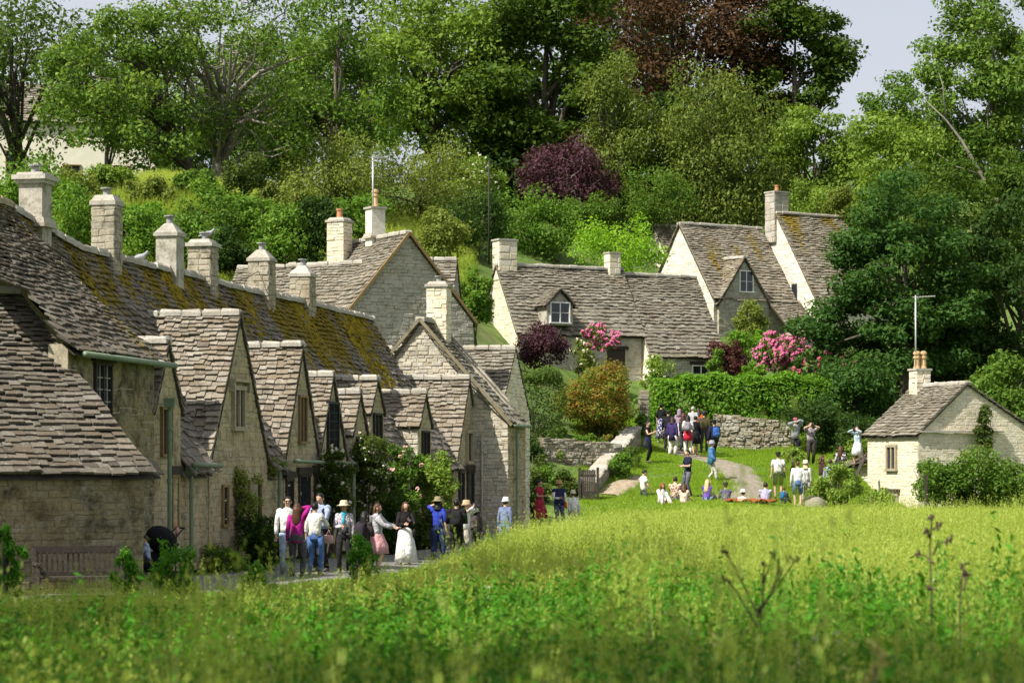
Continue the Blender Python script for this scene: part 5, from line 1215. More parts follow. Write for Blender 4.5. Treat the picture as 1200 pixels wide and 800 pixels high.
# wood pigeons
def bird(label, p, k=1.0, flip=1):
    t = thing('pigeon', label, 'bird', p); p = np.array(p); mb = MB(); X = np.array([flip * 1.0, .2, 0])
    pth = [p + X * x * k + ZV * z * k for x, z in ((-.26, .02), (-.16, .06), (-.05, .09), (.06, .12), (.11, .17), (.14, .21), (.17, .2))]
    mb.tube(pth, [.012 * k, .03 * k, .065 * k, .06 * k, .035 * k, .034 * k, .012 * k], 8); mb.tube([p + X * .17 * k + ZV * .2 * k, p + X * .2 * k + ZV * .19 * k], [.01 * k, .003], 5)
    mb.build('body', mat_plain('pigeon_grey', (.3, .31, .34), .8, .2), t, smooth=True)
    mb = MB(); [mb.tube([p + X * x * k + ZV * .05 * k, p + X * x * k - ZV * .02], .008, 4) for x in (-.01, .03)]; mb.build('leg', M['clay'], t)
bird('grey pigeon perched on the mossy ridge left of the pointed chimney', R(5.0, 3, ridge_z(5.0) + .12), 1.1, 1)
bird('grey pigeon perched on top of the flat chimney cap', R(9.35, 2.85, 8.2), 1.0, 1)

# dark dry seed stalks standing in the meadow
M['stalk'] = mat_plain('dry_stalk', (.075, .055, .035), .9, .4, 30)
def stalk(label, px, py, Y, h, branches):
    p = P(px, py, Y); p[2] = terf(p[0], Y); t = thing('seed_stalk', label, 'dry stalk', p); mb = MB(); hd = MB(); m_per = Y / F
    for br in branches:
        pts = [np.array([p[0] + (bx - px) * m_per, Y + random.uniform(-.1, .1), EYE + (HOR - byy) * m_per]) for bx, byy in br]
        if br is branches[0]: pts[0] = p.copy()
        mb.tube(pts, [.013 * Y / 22] + [.008 * Y / 22] * (len(pts) - 1), 5)
        for _ in range(7): hd.ell(pts[-1] + np.random.default_rng(int(abs(pts[-1][0] * 1e4)) + _).normal(size=3) * .016 * Y / 22, (.008, .008, .012), 5, 3)
    mb.build('stem', M['stalk'], t); hd.build('seed_head', M['stalk'], t, kind='stuff')
Yk = 13.0
stalk('dark branching dry stalk with five seed heads, left one in the meadow', 889, 735, Yk, 1, [[(889, 760), (890, 720), (897, 680), (906, 647)], [(889, 722), (880, 700), (862, 665), (848, 645)], [(889, 722), (903, 695), (922, 655)], [(889, 715), (912, 690), (933, 654)], [(888, 735), (876, 715), (862, 690), (850, 679)], [(896, 685), (897, 662)], [(903, 695), (914, 668)]])
stalk('tall upright dark dry stalk with a knobbly head in the meadow', 1094, 750, Yk, 1, [[(1094, 770), (1094, 700), (1093, 640), (1092, 606)], [(1094, 660), (1086, 651), (1077, 649)], [(1094, 650), (1100, 637), (1109, 632)], [(1093, 630), (1087, 622)], [(1093, 620), (1102, 615)], [(1094, 690), (1089, 687)]])
stalk('short dark dry stalk right of the tall upright one', 1127, 735, Yk, 1, [[(1126, 760), (1127, 710), (1129, 680), (1133, 663)], [(1128, 690), (1135, 673)]])
# ------------------------------------------------------------------ people
SKIN = [mat_plain('skin_%s' % n, c, .6, .06, 20) for n, c in (('light', (.56, .36, .26)), ('tan', (.45, .27, .18)), ('brown', (.3, .17, .11)))]
CL = {}
def cloth(c, check=None):
    k = (tuple(c), check)
    if k not in CL:
        m, nt, b, o = nt_new('cloth'); f = nnoise(nt, 7, 4)
        col = nramp(nt, f, [(.3, tuple(x * .7 for x in c)), (.7, tuple(min(.9, x * 1.12) for x in c))])
        if check == 'check':
            w = nt.nodes.new('ShaderNodeTexChecker'); w.inputs['Scale'].default_value = 22; nt.links.new(npos(nt), w.inputs['Vector']); w.inputs['Color1'].default_value = (.55, .52, .56, 1); w.inputs['Color2'].default_value = (.3, .24, .3, 1); col = nmix(nt, .8, col, w.outputs['Color'])
        if check == 'spots':
            v = nnoise(nt, 16, 2); col = nmix(nt, nramp(nt, v, [(.54, 0.0), (.58, 1.0)]), col, (.7, .68, .64))
        if check == 'dark_spots':
            v = nnoise(nt, 16, 2); col = nmix(nt, nramp(nt, v, [(.54, 0.0), (.58, 1.0)]), col, (.12, .05, .05))
        nt.links.new(col, b.inputs['Base Color']); b.inputs['Roughness'].default_value = .9; b.inputs['Specular IOR Level'].default_value = .15
        nbump(nt, b, nnoise(nt, 9, 4), .9, .05); CL[k] = m
    return CL[k]
HAIR = {k: mat_plain('hair_' + k, c, .5, .35, 30) for k, c in (('black', (.012, .01, .01)), ('brown', (.07, .03, .015)), ('dark', (.03, .018, .012)), ('red', (.2, .06, .02)), ('grey', (.35, .34, .33)), ('blond', (.5, .38, .2)))}
EYE_M = mat_plain('eye', (.02, .015, .012), .3, .1); LIP = mat_plain('lip', (.4, .14, .12), .6, .1)
def V3(*a): return np.array(a, float)
def ik(s, w, l1, l2, pole):
    d = w - s; D = min(np.linalg.norm(d), (l1 + l2) * .995); u = unit(d); w2 = s + u * D
    a = (l1 * l1 - l2 * l2 + D * D) / (2 * D); h = math.sqrt(max(0, l1 * l1 - a * a)); p = pole - u * np.dot(pole, u)
    return s + u * a + unit(p) * h, w2
# local frame: +y forward, +x the person's right-hand side seen from behind, z up; 1.70 m tall
def make_pose(pose, arms, sex, lean=0.0, head_yaw=0.0, head_tilt=0.0):
    J = {}
    sh, hp = (.185, .095) if sex == 'm' else (.16, .1)
    if pose == 'sit':
        J['pel'] = V3(0, 0, .13); up = unit(V3(0, .12 + lean, 1))
    elif pose == 'crouch':
        J['pel'] = V3(0, -.05, .5); up = unit(V3(0, .5, 1))
    else:
        J['pel'] = V3(0, 0, .93); up = unit(V3(0, lean, 1))
    fw = unit(np.cross(V3(1, 0, 0), up) * -1); fw = fw if fw[1] > 0 else -fw
    J['up'], J['fw'] = up, fw
    J['waist'] = J['pel'] + up * .17; J['chest'] = J['pel'] + up * .36; J['neck'] = J['pel'] + up * .53; J['hb'] = J['pel'] + up * .60
    hu = unit(up * .6 + V3(0, head_tilt, .8)); J['hu'] = hu; J['head'] = J['hb'] + hu * .085 + fw * .02
    c, s = math.cos(head_yaw), math.sin(head_yaw); f0 = unit(fw - hu * np.dot(fw, hu) - V3(0, 0, 0) ); x0 = np.cross(f0, hu)
    J['hf'] = f0 * c + x0 * s; J['hx'] = np.cross(J['hf'], hu)
    tg = {'down': V3(.25, .03, -.53), 'phone': V3(.06, .30, -.16), 'up': V3(.07, .24, .17), 'belly': V3(.07, .24, -.26), 'fwd': V3(.2, .42, -.26), 'hip': V3(.24, .02, -.36), 'brow': V3(.06, .14, .2), 'knee': V3(.12, .4, -.35), 'back': V3(.2, -.12, -.45), 'swing': V3(.22, .22, -.46)}
    for sd, n in ((1, 'R'), (-1, 'L')):
        S = J['chest'] + up * .125 + V3(sh * sd, 0, 0) ; a = arms[0] if sd > 0 else arms[1]; q = tg[a]
        W = S + V3((q[0] - .0 if a in ('down', 'hip', 'back', 'swing') else q[0]) * sd * (1 if a in ('down', 'hip', 'back', 'swing', 'fwd', 'knee') else 1) - (sh * sd if a not in ('down', 'hip', 'back', 'swing') else 0) * 1.0 + (0 if a not in ('down', 'hip', 'back', 'swing') else -(q[0] - .07) * sd), 0, 0) + fw * q[1] + up * q[2]
        E, W = ik(S, W, .28, .25, V3(.55 * sd, -.5, -.45)); J['S' + n], J['E' + n], J['W' + n] = S, E, W
        H = J['pel'] + V3(hp * sd, 0, -.03)
        if pose == 'stand': A = V3(.11 * sd, -.02 + .05 * sd, .085)
        elif pose == 'walk': A = V3(.09 * sd, .24 * sd, .095 if sd > 0 else .14)
        elif pose == 'sit': A = V3(.2 * sd, .58, .07)
        else: A = V3(.15 * sd, .1, .085)
        K, A = ik(H, A, .43, .425, V3(.12 * sd, 1, .1 if pose != 'sit' else 1)); J['H' + n], J['K' + n], J['A' + n] = H, K, A
    return J
def body_mesh(J, sex):
    """one skeleton graph for the Skin modifier: torso, head with nose, arms, hands with five fingers, legs, feet"""
    v, e, r = [], [], []
    def add(p, rad, par=None):
        v.append(tuple(p)); r.append(rad); i = len(v) - 1
        if par is not None: e.append((par, i))
        return i
    up, fw = J['up'], J['fw']
    pel = add(J['pel'], (.125, .1)); wa = add(J['waist'], (.115, .09), pel); ch = add(J['chest'], (.135, .10), wa); ut = add(J['chest'] + up * .08, (.10, .07), ch)
    nk = add(J['neck'] + up * .01, (.05, .05), ut); hb = add(J['hb'] + up * .015, (.055, .058), nk)
    h1 = add(J['head'] - J['hu'] * .02 + J['hf'] * .012, (.072, .082), hb); h2 = add(J['head'] + J['hu'] * .055, (.076, .09), h1); h3 = add(J['head'] + J['hu'] * .11, (.05, .062), h2)
    nz = add(J['head'] + J['hf'] * .105 - J['hu'] * .004, (.012, .012), h1)
    for n, sd in (('R', 1), ('L', -1)):
        s = add(J['S' + n], (.048, .048), ut); el = add(J['E' + n], (.04, .04), s); fa = add(J['E' + n] * .6 + J['W' + n] * .4, (.037, .037), el); w = add(J['W' + n], (.025, .025), fa)
        d = unit(J['W' + n] - J['E' + n]); x = unit(np.cross(d, V3(.2 * sd, .9, .3))); y = np.cross(x, d)
        pm = add(J['W' + n] + d * .05, (.034, .02), w)
        for k, (o, ln) in enumerate(((-.027, .062), (-.009, .075), (.009, .07), (.026, .055))):
            a = add(J['W' + n] + d * .092 + x * o, (.0085, .0085), pm); b = add(J['W' + n] + d * (.092 + ln * .5) + x * o * 1.15 + y * .01, (.008, .008), a); add(J['W' + n] + d * (.092 + ln * .85) + x * o * 1.1 + y * .028, (.006, .006), b)
        t = add(J['W' + n] + d * .045 - x * .04 + y * .012, (.011, .011), pm); add(J['W' + n] + d * .085 - x * .055 + y * .02, (.008, .008), t)
        h = add(J['H' + n], (.085, .085), pel); k = add(J['K' + n], (.055, .055), h); cf = add(J['K' + n] * .65 + J['A' + n] * .35 - fw * .012, (.055, .055), k); a = add(J['A' + n], (.037, .037), cf)
        f = V3(.12 * sd, 1, 0) if J['pel'][2] > .3 else V3(.15 * sd, .35, .9)
        f = unit(f); add(J['A' + n] + f * .05 + V3(0, 0, -.045 if J['pel'][2] > .3 else 0), (.035, .032), a); add(J['A' + n] + f * .15 + V3(0, 0, -.055 if J['pel'][2] > .3 else 0), (.03, .02), len(v) - 1)
    me = bpy.data.meshes.new('body'); me.from_pydata(v, e, []); o = bpy.data.objects.new('body', me); COL.objects.link(o)
    md = o.modifiers.new('skin', 'SKIN'); md.use_smooth_shade = True
    for i, q in enumerate(me.skin_vertices[0].data): q.radius = r[i]; q.use_root = (i == 0)
    sb = o.modifiers.new('sub', 'SUBSURF'); sb.levels = 1; sb.render_levels = 1
    return o
BODY_CACHE, PENDING = {}, []
def el_ring(c, x, y, a, b, n=14, p=2.0): return [c + x * a * math.copysign(abs(math.cos(t)) ** (2 / p), math.cos(t)) + y * b * math.copysign(abs(math.sin(t)) ** (2 / p), math.sin(t)) for t in [2 * math.pi * k / n for k in range(n)]]
def person(px, hy, Y, label, h=1.68, face=0, sex='f', pose='stand', arms=('down', 'down'), lean=0.0, yaw=0, tilt=0.0, skin=0, top=((.6, .6, .6), None), sleeve=1.0, jacket=None,
           low=('trousers', (.1, .1, .12), None), hair=('black', 'short'), hat=None, bag=None, extras=(), shoes=(.12, .1, .09), group=None, hem=.0, foot=None):
    k = h / 1.70; head_top = P(px, hy, Y); X = head_top[0]
    g = terf(X, Y); top_z = {'sit': .13 + .78, 'crouch': .5 + .72}.get(pose, 1.71) * k
    gz = head_top[2] - top_z if foot is None else foot
    th = thing('person', label, 'person', (X, Y, gz), group)
    PEOPLE_LOG.append((px, round(gz - g, 2)))
    J = make_pose(pose, arms, sex, lean, math.radians(yaw), tilt)
    a = math.radians(face); ca, sa = math.cos(a), math.sin(a)
    # face 0 = towards the camera, 90 = towards picture right, 180 = away
    fwd = V3(sa, -ca, 0); rgt = V3(-ca, -sa, 0)
    Mx = Matrix(((rgt[0] * k, fwd[0] * k, 0, X), (rgt[1] * k, fwd[1] * k, 0, Y), (0, 0, k, gz), (0, 0, 0, 1)))
    key = (pose, arms, sex, lean, yaw, tilt)
    PENDING.append((key, J, sex, th, Mx, SKIN[skin]))
    def put(mb, name, mats, smooth=True):
        o = mb.build(name, mats, th, smooth); o.matrix_basis = Mx; return o
    up, fw, x = J['up'], J['fw'], V3(1, 0, 0); m = sex == 'm'
    sw = (.205 if m else .175)
    # ---- trousers, skirt
    kind, lc, pat = low; lm = cloth(lc, pat); sit = pose == 'sit'
    mb = MB(); pz = J['pel']
    if kind in ('trousers', 'shorts', 'wide'):
        mb.rings([el_ring(pz - up * .1, x, fw, .14, .105), el_ring(pz - up * .02, x, fw, .175 if not m else .165, .125), el_ring(pz + up * .07, x, fw, .16, .115), el_ring(pz + up * .13, x, fw, .142 if not m else .155, .105)])
        for n in 'RL':
            H, K, A = J['H' + n] + up * .02, J['K' + n], J['A' + n]
            if kind == 'shorts': mb.tube([H, H * .5 + K * .5, H * .12 + K * .88], [.098, .09, .088], 10)
            else:
                w = 1.3 if kind == 'wide' else 1.0
                mb.tube([H, H * .5 + K * .5, K, K * .5 + A * .5, A + V3(0, 0, .0)], [.1, .088 * w, .068 * w, .062 * w, .05 * w * (1.15 if m else 1)], 10)
        put(mb, 'trousers' if kind != 'shorts' else 'shorts', lm)
    elif kind in ('skirt', 'long_skirt', 'dress'):
        bz = {'skirt': .5, 'long_skirt': .16, 'dress': .35}[kind]; fl = {'skirt': .23, 'long_skirt': .28, 'dress': .26}[kind]
        zz = [pz[2] + .14, pz[2] + .02, pz[2] * .5 + bz * .5, bz]; rr = [.13, .19, .215 + .4 * (fl - .2), fl + .02]
        rs = []
        for z, r_ in zip(zz, rr):
            pl = .0 if z > .8 else .022
            rs.append([V3(0, 0, z) + V3(math.cos(t) * (r_ + pl * math.sin(7 * t)), math.sin(t) * (r_ * (.84 if z > .8 else .98) + pl * math.sin(7 * t + 1)) + (.03 if z < .8 else 0), 0) for t in [2 * math.pi * q / 28 for q in range(28)]])
        mb.rings(rs); put(mb, 'skirt', lm)
    if kind in ('trousers', 'wide', 'skirt', 'long_skirt', 'dress', 'shorts') and not sit:
        mb = MB()
        for n, sd in (('R', 1), ('L', -1)):
            A = J['A' + n]; mb.tube([A + V3(0, -.06, -.045), A + V3(0, .0, -.035), A + V3(.012 * sd, .1, -.05), A + V3(.018 * sd, .19, -.06)], [.036, .05, .045, .025], 9, flat=.8)
        put(mb, 'shoes', cloth(shoes))
    # ---- top with sleeves
    def garment(name, col, pat, grow, sl, hm, open_front=False):
        mb = MB(); c = pz
        g_ = grow; b0 = .02 - hm
        rows = [(b0, .168 if not m else .165, .118), (.14, .14 if not m else .158, .105), (.28, .158 if not m else .175, .115 if m else .12), (.38, .168 if not m else .19, .115 if m else .122), (.46, sw * .93, .092), (.505, sw * .8, .088), (.54, .095, .085), (.565, .066, .068)]
        mb.rings([el_ring(c + up * z + (fw * .012 if z > .25 and not m else 0), x, fw, a_ + g_, b_ + g_, 16, 2.3) for z, a_, b_ in rows])
        for n in 'RL':
            S, E, W = J['S' + n], J['E' + n], J['W' + n]; s0 = S + (J['chest'] - S) * .12; mb.ell(S * .93 + J['chest'] * .07, (.08 + g_, .072 + g_, .078 + g_), 10, 7)
            if sl <= .5: e = S + (E - S) * (sl / .5); mb.tube([s0, S * .5 + e * .5, e], [.078 + g_, .07 + g_, .066 + g_], 9)
            else: e = E + (W - E) * ((sl - .5) / .5); mb.tube([s0, S * .5 + E * .5, E, E * .5 + e * .5, e], [.078 + g_, .062 + g_, .052 + g_, .046 + g_, .037 + g_], 9)
        return put(mb, name, cloth(col, pat))
    garment('top', top[0], top[1], 0, sleeve, hem)
    if jacket: garment('jacket', jacket[0], jacket[1] if len(jacket) > 1 else None, .018, 1.0 if len(jacket) < 3 else jacket[2], hem + .05)
    # ---- hair
    hd, hu, hf, hx = J['head'], J['hu'], J['hf'], J['hx']; hm_ = HAIR[hair[0]]
    if hair[1] != 'none':
        mb = MB(); rs = []
        for i in range(8):
            t = i / 7; el_ = math.radians(-38 + 125 * t); rr = math.cos(el_)
            ring = []
            for q in range(16):
                az = 2 * math.pi * q / 16; f = math.cos(az)   # f=1 front
                low_ = max(0, (f + .12) / 1.12) ** .6 * .95 * (1 - t)        # the face stays free
                e2 = el_ + low_ * 1.35; e2 = min(e2, math.radians(88)); r2 = math.cos(e2)
                ring.append(hd + hu * (.028 + .105 * math.sin(e2)) + hf * (.103 * r2 * math.cos(az) - .012) + hx * (.086 * r2 * math.sin(az)))
            rs.append(ring)
        mb.rings(rs)
        if hair[1] in ('long', 'mid'):
            ln = .42 if hair[1] == 'long' else .22
            b = hd - hf * .045; dn = -up
            mb.rings([el_ring(b + hu * .06 - hf * .01, hx, hf, .08, .06, 12), el_ring(b - hu * .04 - hf * .022, hx, hf, .092, .058, 12), el_ring(b + dn * .18 - hf * .045, hx, hf, .10, .05, 12), el_ring(b + dn * (ln * .7) - hf * .055, hx, hf, .098, .045, 12), el_ring(b + dn * ln - hf * .05, hx, hf, .055, .025, 12)])
            for sd in (-1, 1): mb.tube([hd + hu * .06 + hx * .08 * sd + hf * .03, hd - hu * .06 + hx * .088 * sd + hf * .028, hd + dn * .2 + hx * .085 * sd + hf * .04], [.022, .03, .018], 7)
        elif hair[1] == 'bun': mb.ell(hd + hu * .07 - hf * .12, (.045, .045, .045))
        elif hair[1] == 'tail': mb.tube([hd + hu * .06 - hf * .1, hd - hu * .04 - hf * .15, hd - hu * .2 - hf * .12], [.03, .035, .012], 8)
        put(mb, 'hair', hm_)
    # ---- face
    for sd in (-1, 1):
        mb = MB(); mb.ell(hd + hf * .083 + hu * .022 + hx * .032 * sd, (.013, .006, .008), 8, 5, (hx, hf, hu)); put(mb, 'eye', EYE_M)
    mb = MB(); mb.ell(hd + hf * .086 - hu * .045, (.024, .008, .008), 8, 5, (hx, hf, hu)); put(mb, 'mouth', LIP)
    for sd in (-1, 1):
        mb = MB(); mb.ell(hd + hx * .08 * sd - hu * .002 - hf * .005, (.012, .02, .03), 8, 5, (hx, hf, hu)); put(mb, 'ear', SKIN[skin])
    # ---- hat
    if hat:
        c = cloth(hat[1]); mb = MB(); b = hd + hu * .085 - hf * .008
        if hat[0] in ('brim', 'bucket'):
            wd, dr = (.19, .035) if hat[0] == 'brim' else (.145, .06)
            rs = [el_ring(b - hu * dr, hx, hf, wd, wd * 1.08, 20), el_ring(b - hu * .004, hx, hf, .108, .12, 20), el_ring(b + hu * .012, hx, hf, .1, .112, 20), el_ring(b + hu * .075, hx, hf, .092, .102, 20), el_ring(b + hu * .1, hx, hf, .065, .072, 20)]
            mb.rings(rs)
        else:
            mb.rings([el_ring(b - hu * .02, hx, hf, .098, .112, 18), el_ring(b + hu * .04, hx, hf, .095, .108, 18), el_ring(b + hu * .075, hx, hf, .055, .065, 18)])
            if hat[0] == 'cap': mb.tube([b + hf * .09, b + hf * .15 - hu * .01, b + hf * .19 - hu * .02], [.07, .065, .03], 10, flat=.18, ref=(1, 0, 0))
        put(mb, 'hat', c)
    # ---- things carried or worn become parts
    for b in (bag if isinstance(bag, list) else [bag]) if bag else []:
        mb = MB(); c = cloth(b[1])
        if b[0] == 'backpack':
            q = J['chest'] - fw * .2 - up * .06
            rs = [el_ring(q + up * z - fw * d_, x, fw, a_, b_, 14, 4) for z, a_, b_, d_ in ((-.2, .1, .05, 0), (-.185, .13, .085, 0), (-.05, .14, .1, .01), (.1, .135, .09, .0), (.19, .11, .07, -.01), (.215, .06, .035, -.01))]
            mb.rings(rs); mb.rings([el_ring(q + up * z - fw * .1, x, fw, a_, b_, 12, 4) for z, a_, b_ in ((-.15, .08, .03), (-.13, .1, .045), (-.02, .1, .045), (0, .08, .02))])
            for sd in (-1, 1): mb.tube([q + up * .17 + x * .08 * sd, J['chest'] + up * .17 + x * .1 * sd, J['chest'] + fw * .13 + x * .11 * sd + up * .05, J['chest'] + x * .15 * sd - up * .1], .02, 6)
            put(mb, 'backpack', c)
        elif b[0] == 'shoulder':
            sd = b[2] if len(b) > 2 else 1
            q = J['pel'] + x * .22 * sd + up * .02
            mb.rings([el_ring(q + up * z, x, fw, a_, b_, 12, 4) for z, a_, b_ in ((-.14, .045, .1), (-.12, .06, .13), (.05, .05, .12), (.08, .02, .1))])
            mb.tube([q + up * .07 + fw * .06, J['chest'] + fw * .125, J['chest'] + up * .17 - x * .07 * sd + fw * .02, J['chest'] - fw * .125, q + up * .07 - fw * .06], .012, 6)
            put(mb, 'bag', c)
        elif b[0] == 'hand':
            q = J['WR'] - V3(0, 0, .28)
            mb.rings([el_ring(q + V3(0, 0, z), x, V3(0, 1, 0), a_, b_, 12, 4) for z, a_, b_ in ((-.13, .1, .04), (-.1, .13, .06), (.06, .115, .05), (.08, .09, .02))])
            mb.tube([q + V3(-.06, 0, .07), J['WR'] + V3(0, .02, -.08), q + V3(.06, 0, .07)], .01, 6)
            put(mb, 'bag', c)
        elif b[0] == 'camera':
            q = (J['WR'] + J['WL']) / 2 + fw * .08 + up * .03; mb.box(q, (.13, .06, .085), (x, fw, up)); mb.tube([q, q + fw * .09], .035, 10); put(mb, 'camera', M['iron'], False)
        elif b[0] == 'phone':
            q = (J['WR'] + J['WL']) / 2 + fw * .08 + up * .05; mb.box(q, (.075, .012, .15), (x, fw, up)); put(mb, 'phone', M['iron'], False)
        elif b[0] == 'scarf':
            mb.rings([el_ring(J['neck'] + up * z + fw * .012, x, fw, a_, a_ * .9, 14) for z, a_ in ((-.05, .1), (-.02, .115), (.03, .085), (.05, .07))])
            mb.tube([J['neck'] + fw * .1 - up * .03, J['chest'] + fw * .15 + up * .02 + x * .02, J['chest'] + fw * .15 - up * .16 + x * .04], [.03, .035, .03], 7, flat=.5); put(mb, 'scarf', c)
        elif b[0] == 'waist':
            mb.rings([el_ring(J['pel'] + up * z, x, fw, a_, b_, 16) for z, a_, b_ in ((-.3, .2, .17), (-.12, .2, .16), (.08, .175, .13), (.13, .15, .11))])
            put(mb, 'tied_jacket', c)
        elif b[0] == 'headscarf':
            mb.rings([el_ring(hd + hu * z - hf * d_, hx, hf, a_, b_, 16) for z, a_, b_, d_ in ((-.22, .15, .12, .02), (-.12, .1, .09, .03), (0, .094, .09, .03), (.07, .092, .1, .02), (.12, .065, .075, .01), (.14, .03, .03, .01))]); put(mb, 'headscarf', c)
        elif b[0] == 'glasses':
            for sd in (-1, 1): mb.box(hd + hf * .096 + hu * .022 + hx * .034 * sd, (.046, .008, .032), (hx, hf, hu))
            mb.bar(hd + hf * .096 + hu * .026 - hx * .08, hd + hf * .096 + hu * .026 + hx * .08, .008); put(mb, 'glasses', M['iron'], False)
        elif b[0] == 'stick':
            q = J['WR']; mb.tube([V3(q[0] + .05, q[1] + .1, 0.02), q, q + V3(0, .02, .2)], .012, 6); put(mb, 'stick', M['iron'])
    return th
PEOPLE_LOG = []
W_ = (.78, .77, .74)
near_g, green_g = 'visitors standing in the lane', 'visitors on the green'
# ---- in the lane, front group
person(337, 583, 54.5, 'young man with glasses in a white shirt and pale jeans facing the camera', 1.74, 8, 'm', top=(W_, None), low=('trousers', (.32, .42, .55), None), hair=('black', 'short'), bag=[('glasses', (0, 0, 0))], group=near_g)
person(348, 591, 53.2, 'woman in a magenta jacket with long brown hair shading her eyes', 1.64, 172, 'f', arms=('brow', 'down'), top=((.38, .02, .22), None), low=('trousers', (.075, .075, .085), None), hair=('brown', 'long'), hem=.1, group=near_g)
person(369, 590, 54.4, 'woman in a white blouse and blue jeans with a pale pink handbag, seen from behind', 1.6, 165, 'f', arms=('fwd', 'down'), top=((.72, .71, .66), None), sleeve=.75, low=('trousers', (.09, .18, .42), None), hair=('black', 'short'), bag=[('hand', (.55, .33, .3))], group=near_g)
person(376, 579, 56.0, 'tall young man in a pale blue shirt looking down at his phone', 1.78, -25, 'm', arms=('phone', 'phone'), tilt=.3, top=((.32, .38, .52), None), low=('trousers', (.02, .02, .022), None), hair=('black', 'short'), bag=[('phone', (0, 0, 0)), ('backpack', (.02, .02, .03))], group=near_g)
person(403, 590, 56.0, 'woman in a straw hat, checked shirt and turquoise scarf', 1.6, 5, 'f', arms=('belly', 'down'), top=((.5, .46, .5), 'check'), low=('trousers', (.02, .02, .022), None), hair=('black', 'short'), hat=('brim', (.62, .52, .36)), bag=[('scarf', (.03, .32, .42)), ('phone', (0, 0, 0))], skin=1, group=near_g)
person(427, 600, 55.0, 'woman with very long wavy black hair and a small black backpack', 1.56, 150, 'f', arms=('belly', 'down'), top=((.04, .03, .035), None), low=('trousers', (.02, .02, .022), None), hair=('black', 'long'), bag=[('backpack', (.03, .025, .035))], group=near_g)
person(442, 591, 58.5, 'woman in a grey jacket and pale pink skirt carrying a white backpack', 1.66, 82, 'f', arms=('fwd', 'fwd'), top=((.45, .08, .1), None), jacket=((.42, .42, .45),), low=('skirt', (.62, .33, .36), None), hair=('brown', 'long'), bag=[('backpack', (.72, .7, .64))], shoes=(.6, .58, .52), group=near_g)
person(475, 589, 61.0, 'woman in a black top and long white skirt holding a small bouquet', 1.64, 14, 'f', arms=('belly', 'phone'), top=((.02, .018, .02), None), low=('long_skirt', (.78, .77, .73), None), hair=('brown', 'long'), bag=[('shoulder', (.02, .02, .02), -1)], shoes=(.3, .22, .16), group=near_g)
person(513, 585, 65.5, 'woman in a bright blue blouse, navy trousers and olive sun hat with raised arm', 1.66, 168, 'f', arms=('down', 'up'), top=((.035, .06, .42), None), sleeve=.6, low=('wide', (.03, .045, .12), None), hair=('black', 'mid'), hat=('brim', (.26, .23, .13)), group=near_g)
person(535, 586, 64.0, 'man in a black leather jacket with a black backpack', 1.72, 178, 'm', arms=('belly', 'belly'), top=((.02, .02, .02), None), jacket=((.016, .016, .018),), low=('trousers', (.02, .02, .022), None), hair=('black', 'short'), bag=[('backpack', (.018, .018, .02))], group=near_g)
person(546, 589, 66.5, 'person in a white shirt holding up a camera behind the leather jacket', 1.64, 70, 'm', arms=('up', 'up'), top=(W_, None), low=('trousers', (.4, .36, .3), None), hair=('brown', 'short'), hat=('bucket', (.5, .36, .22)), bag=[('camera', (0, 0, 0))], group=near_g)
person(556, 590, 67.5, 'dark haired person partly hidden beside the rough stone corner', 1.62, 200, 'f', top=((.1, .08, .08), None), low=('trousers', (.05, .05, .05), None), hair=('black', 'mid'), group=near_g)
person(591, 585, 71.0, 'person in a white bucket hat and slate blue top at the meadow edge', 1.6, 150, 'f', lean=.12, top=((.16, .2, .36), None), low=('trousers', (.12, .2, .34), None), hair=('dark', 'short'), hat=('bucket', (.72, .72, .74)), group=near_g)
person(632, 563, 86.0, 'woman in a long crimson dress near the rounded ivy bush', 1.66, 60, 'f', arms=('belly', 'down'), top=((.42, .03, .06), None), sleeve=.25, low=('dress', (.38, .03, .06), None), hair=('black', 'bun'), skin=1, group=near_g)
person(655, 565, 86.0, 'man in a straw hat, white shirt and navy waistcoat carrying an orange cloth', 1.7, 20, 'm', arms=('belly', 'down'), top=(W_, None), jacket=((.03, .035, .1), None, .05), low=('trousers', (.1, .12, .18), None), hair=('black', 'short'), hat=('brim', (.45, .27, .12)), bag=[('shoulder', (.55, .09, .02), -1)], skin=1, group=near_g)
person(673, 576, 86.5, 'person in a cream sun hat and white top bending by the gate', 1.5, 200, 'f', lean=.2, top=(W_, None), low=('trousers', (.5, .48, .44), None), hair=('dark', 'short'), hat=('bucket', (.72, .66, .5)), group=near_g)
# ---- on the green
person(754, 551, 93.0, 'man in a white T-shirt and dark trousers looking down', 1.72, 110, 'm', tilt=.5, arms=('swing', 'down'), top=((.8, .76, .7), None), sleeve=.3, low=('trousers', (.05, .07, .06), None), hair=('black', 'short'), group=green_g)
person(775, 566, 91.0, 'red haired woman in white sitting in the grass', 1.66, 20, 'f', 'sit', ('knee', 'knee'), tilt=.4, top=(W_, None), low=('trousers', (.5, .48, .45), None), hair=('red', 'mid'), group=green_g)
person(791, 559, 91.5, 'dark haired person in a patterned cream shirt sitting in the grass', 1.75, 170, 'm', 'sit', ('knee', 'knee'), top=((.62, .46, .34), 'dark_spots'), sleeve=.4, low=('trousers', (.2, .18, .16), None), hair=('dark', 'short'), group=green_g)
person(801, 567, 90.6, 'brown haired woman in a cream top sitting in the grass', 1.64, 160, 'f', 'sit', ('knee', 'knee'), top=((.62, .44, .34), 'spots'), sleeve=.35, low=('trousers', (.2, .18, .16), None), hair=('brown', 'mid'), group=green_g)
person(806, 528, 92.5, 'man in a navy polo shirt and grey trousers standing over the sitting group', 1.76, -65, 'm', arms=('belly', 'belly'), top=((.015, .02, .045), None), sleeve=.35, low=('trousers', (.11, .115, .14), None), hair=('black', 'short'), group=green_g)
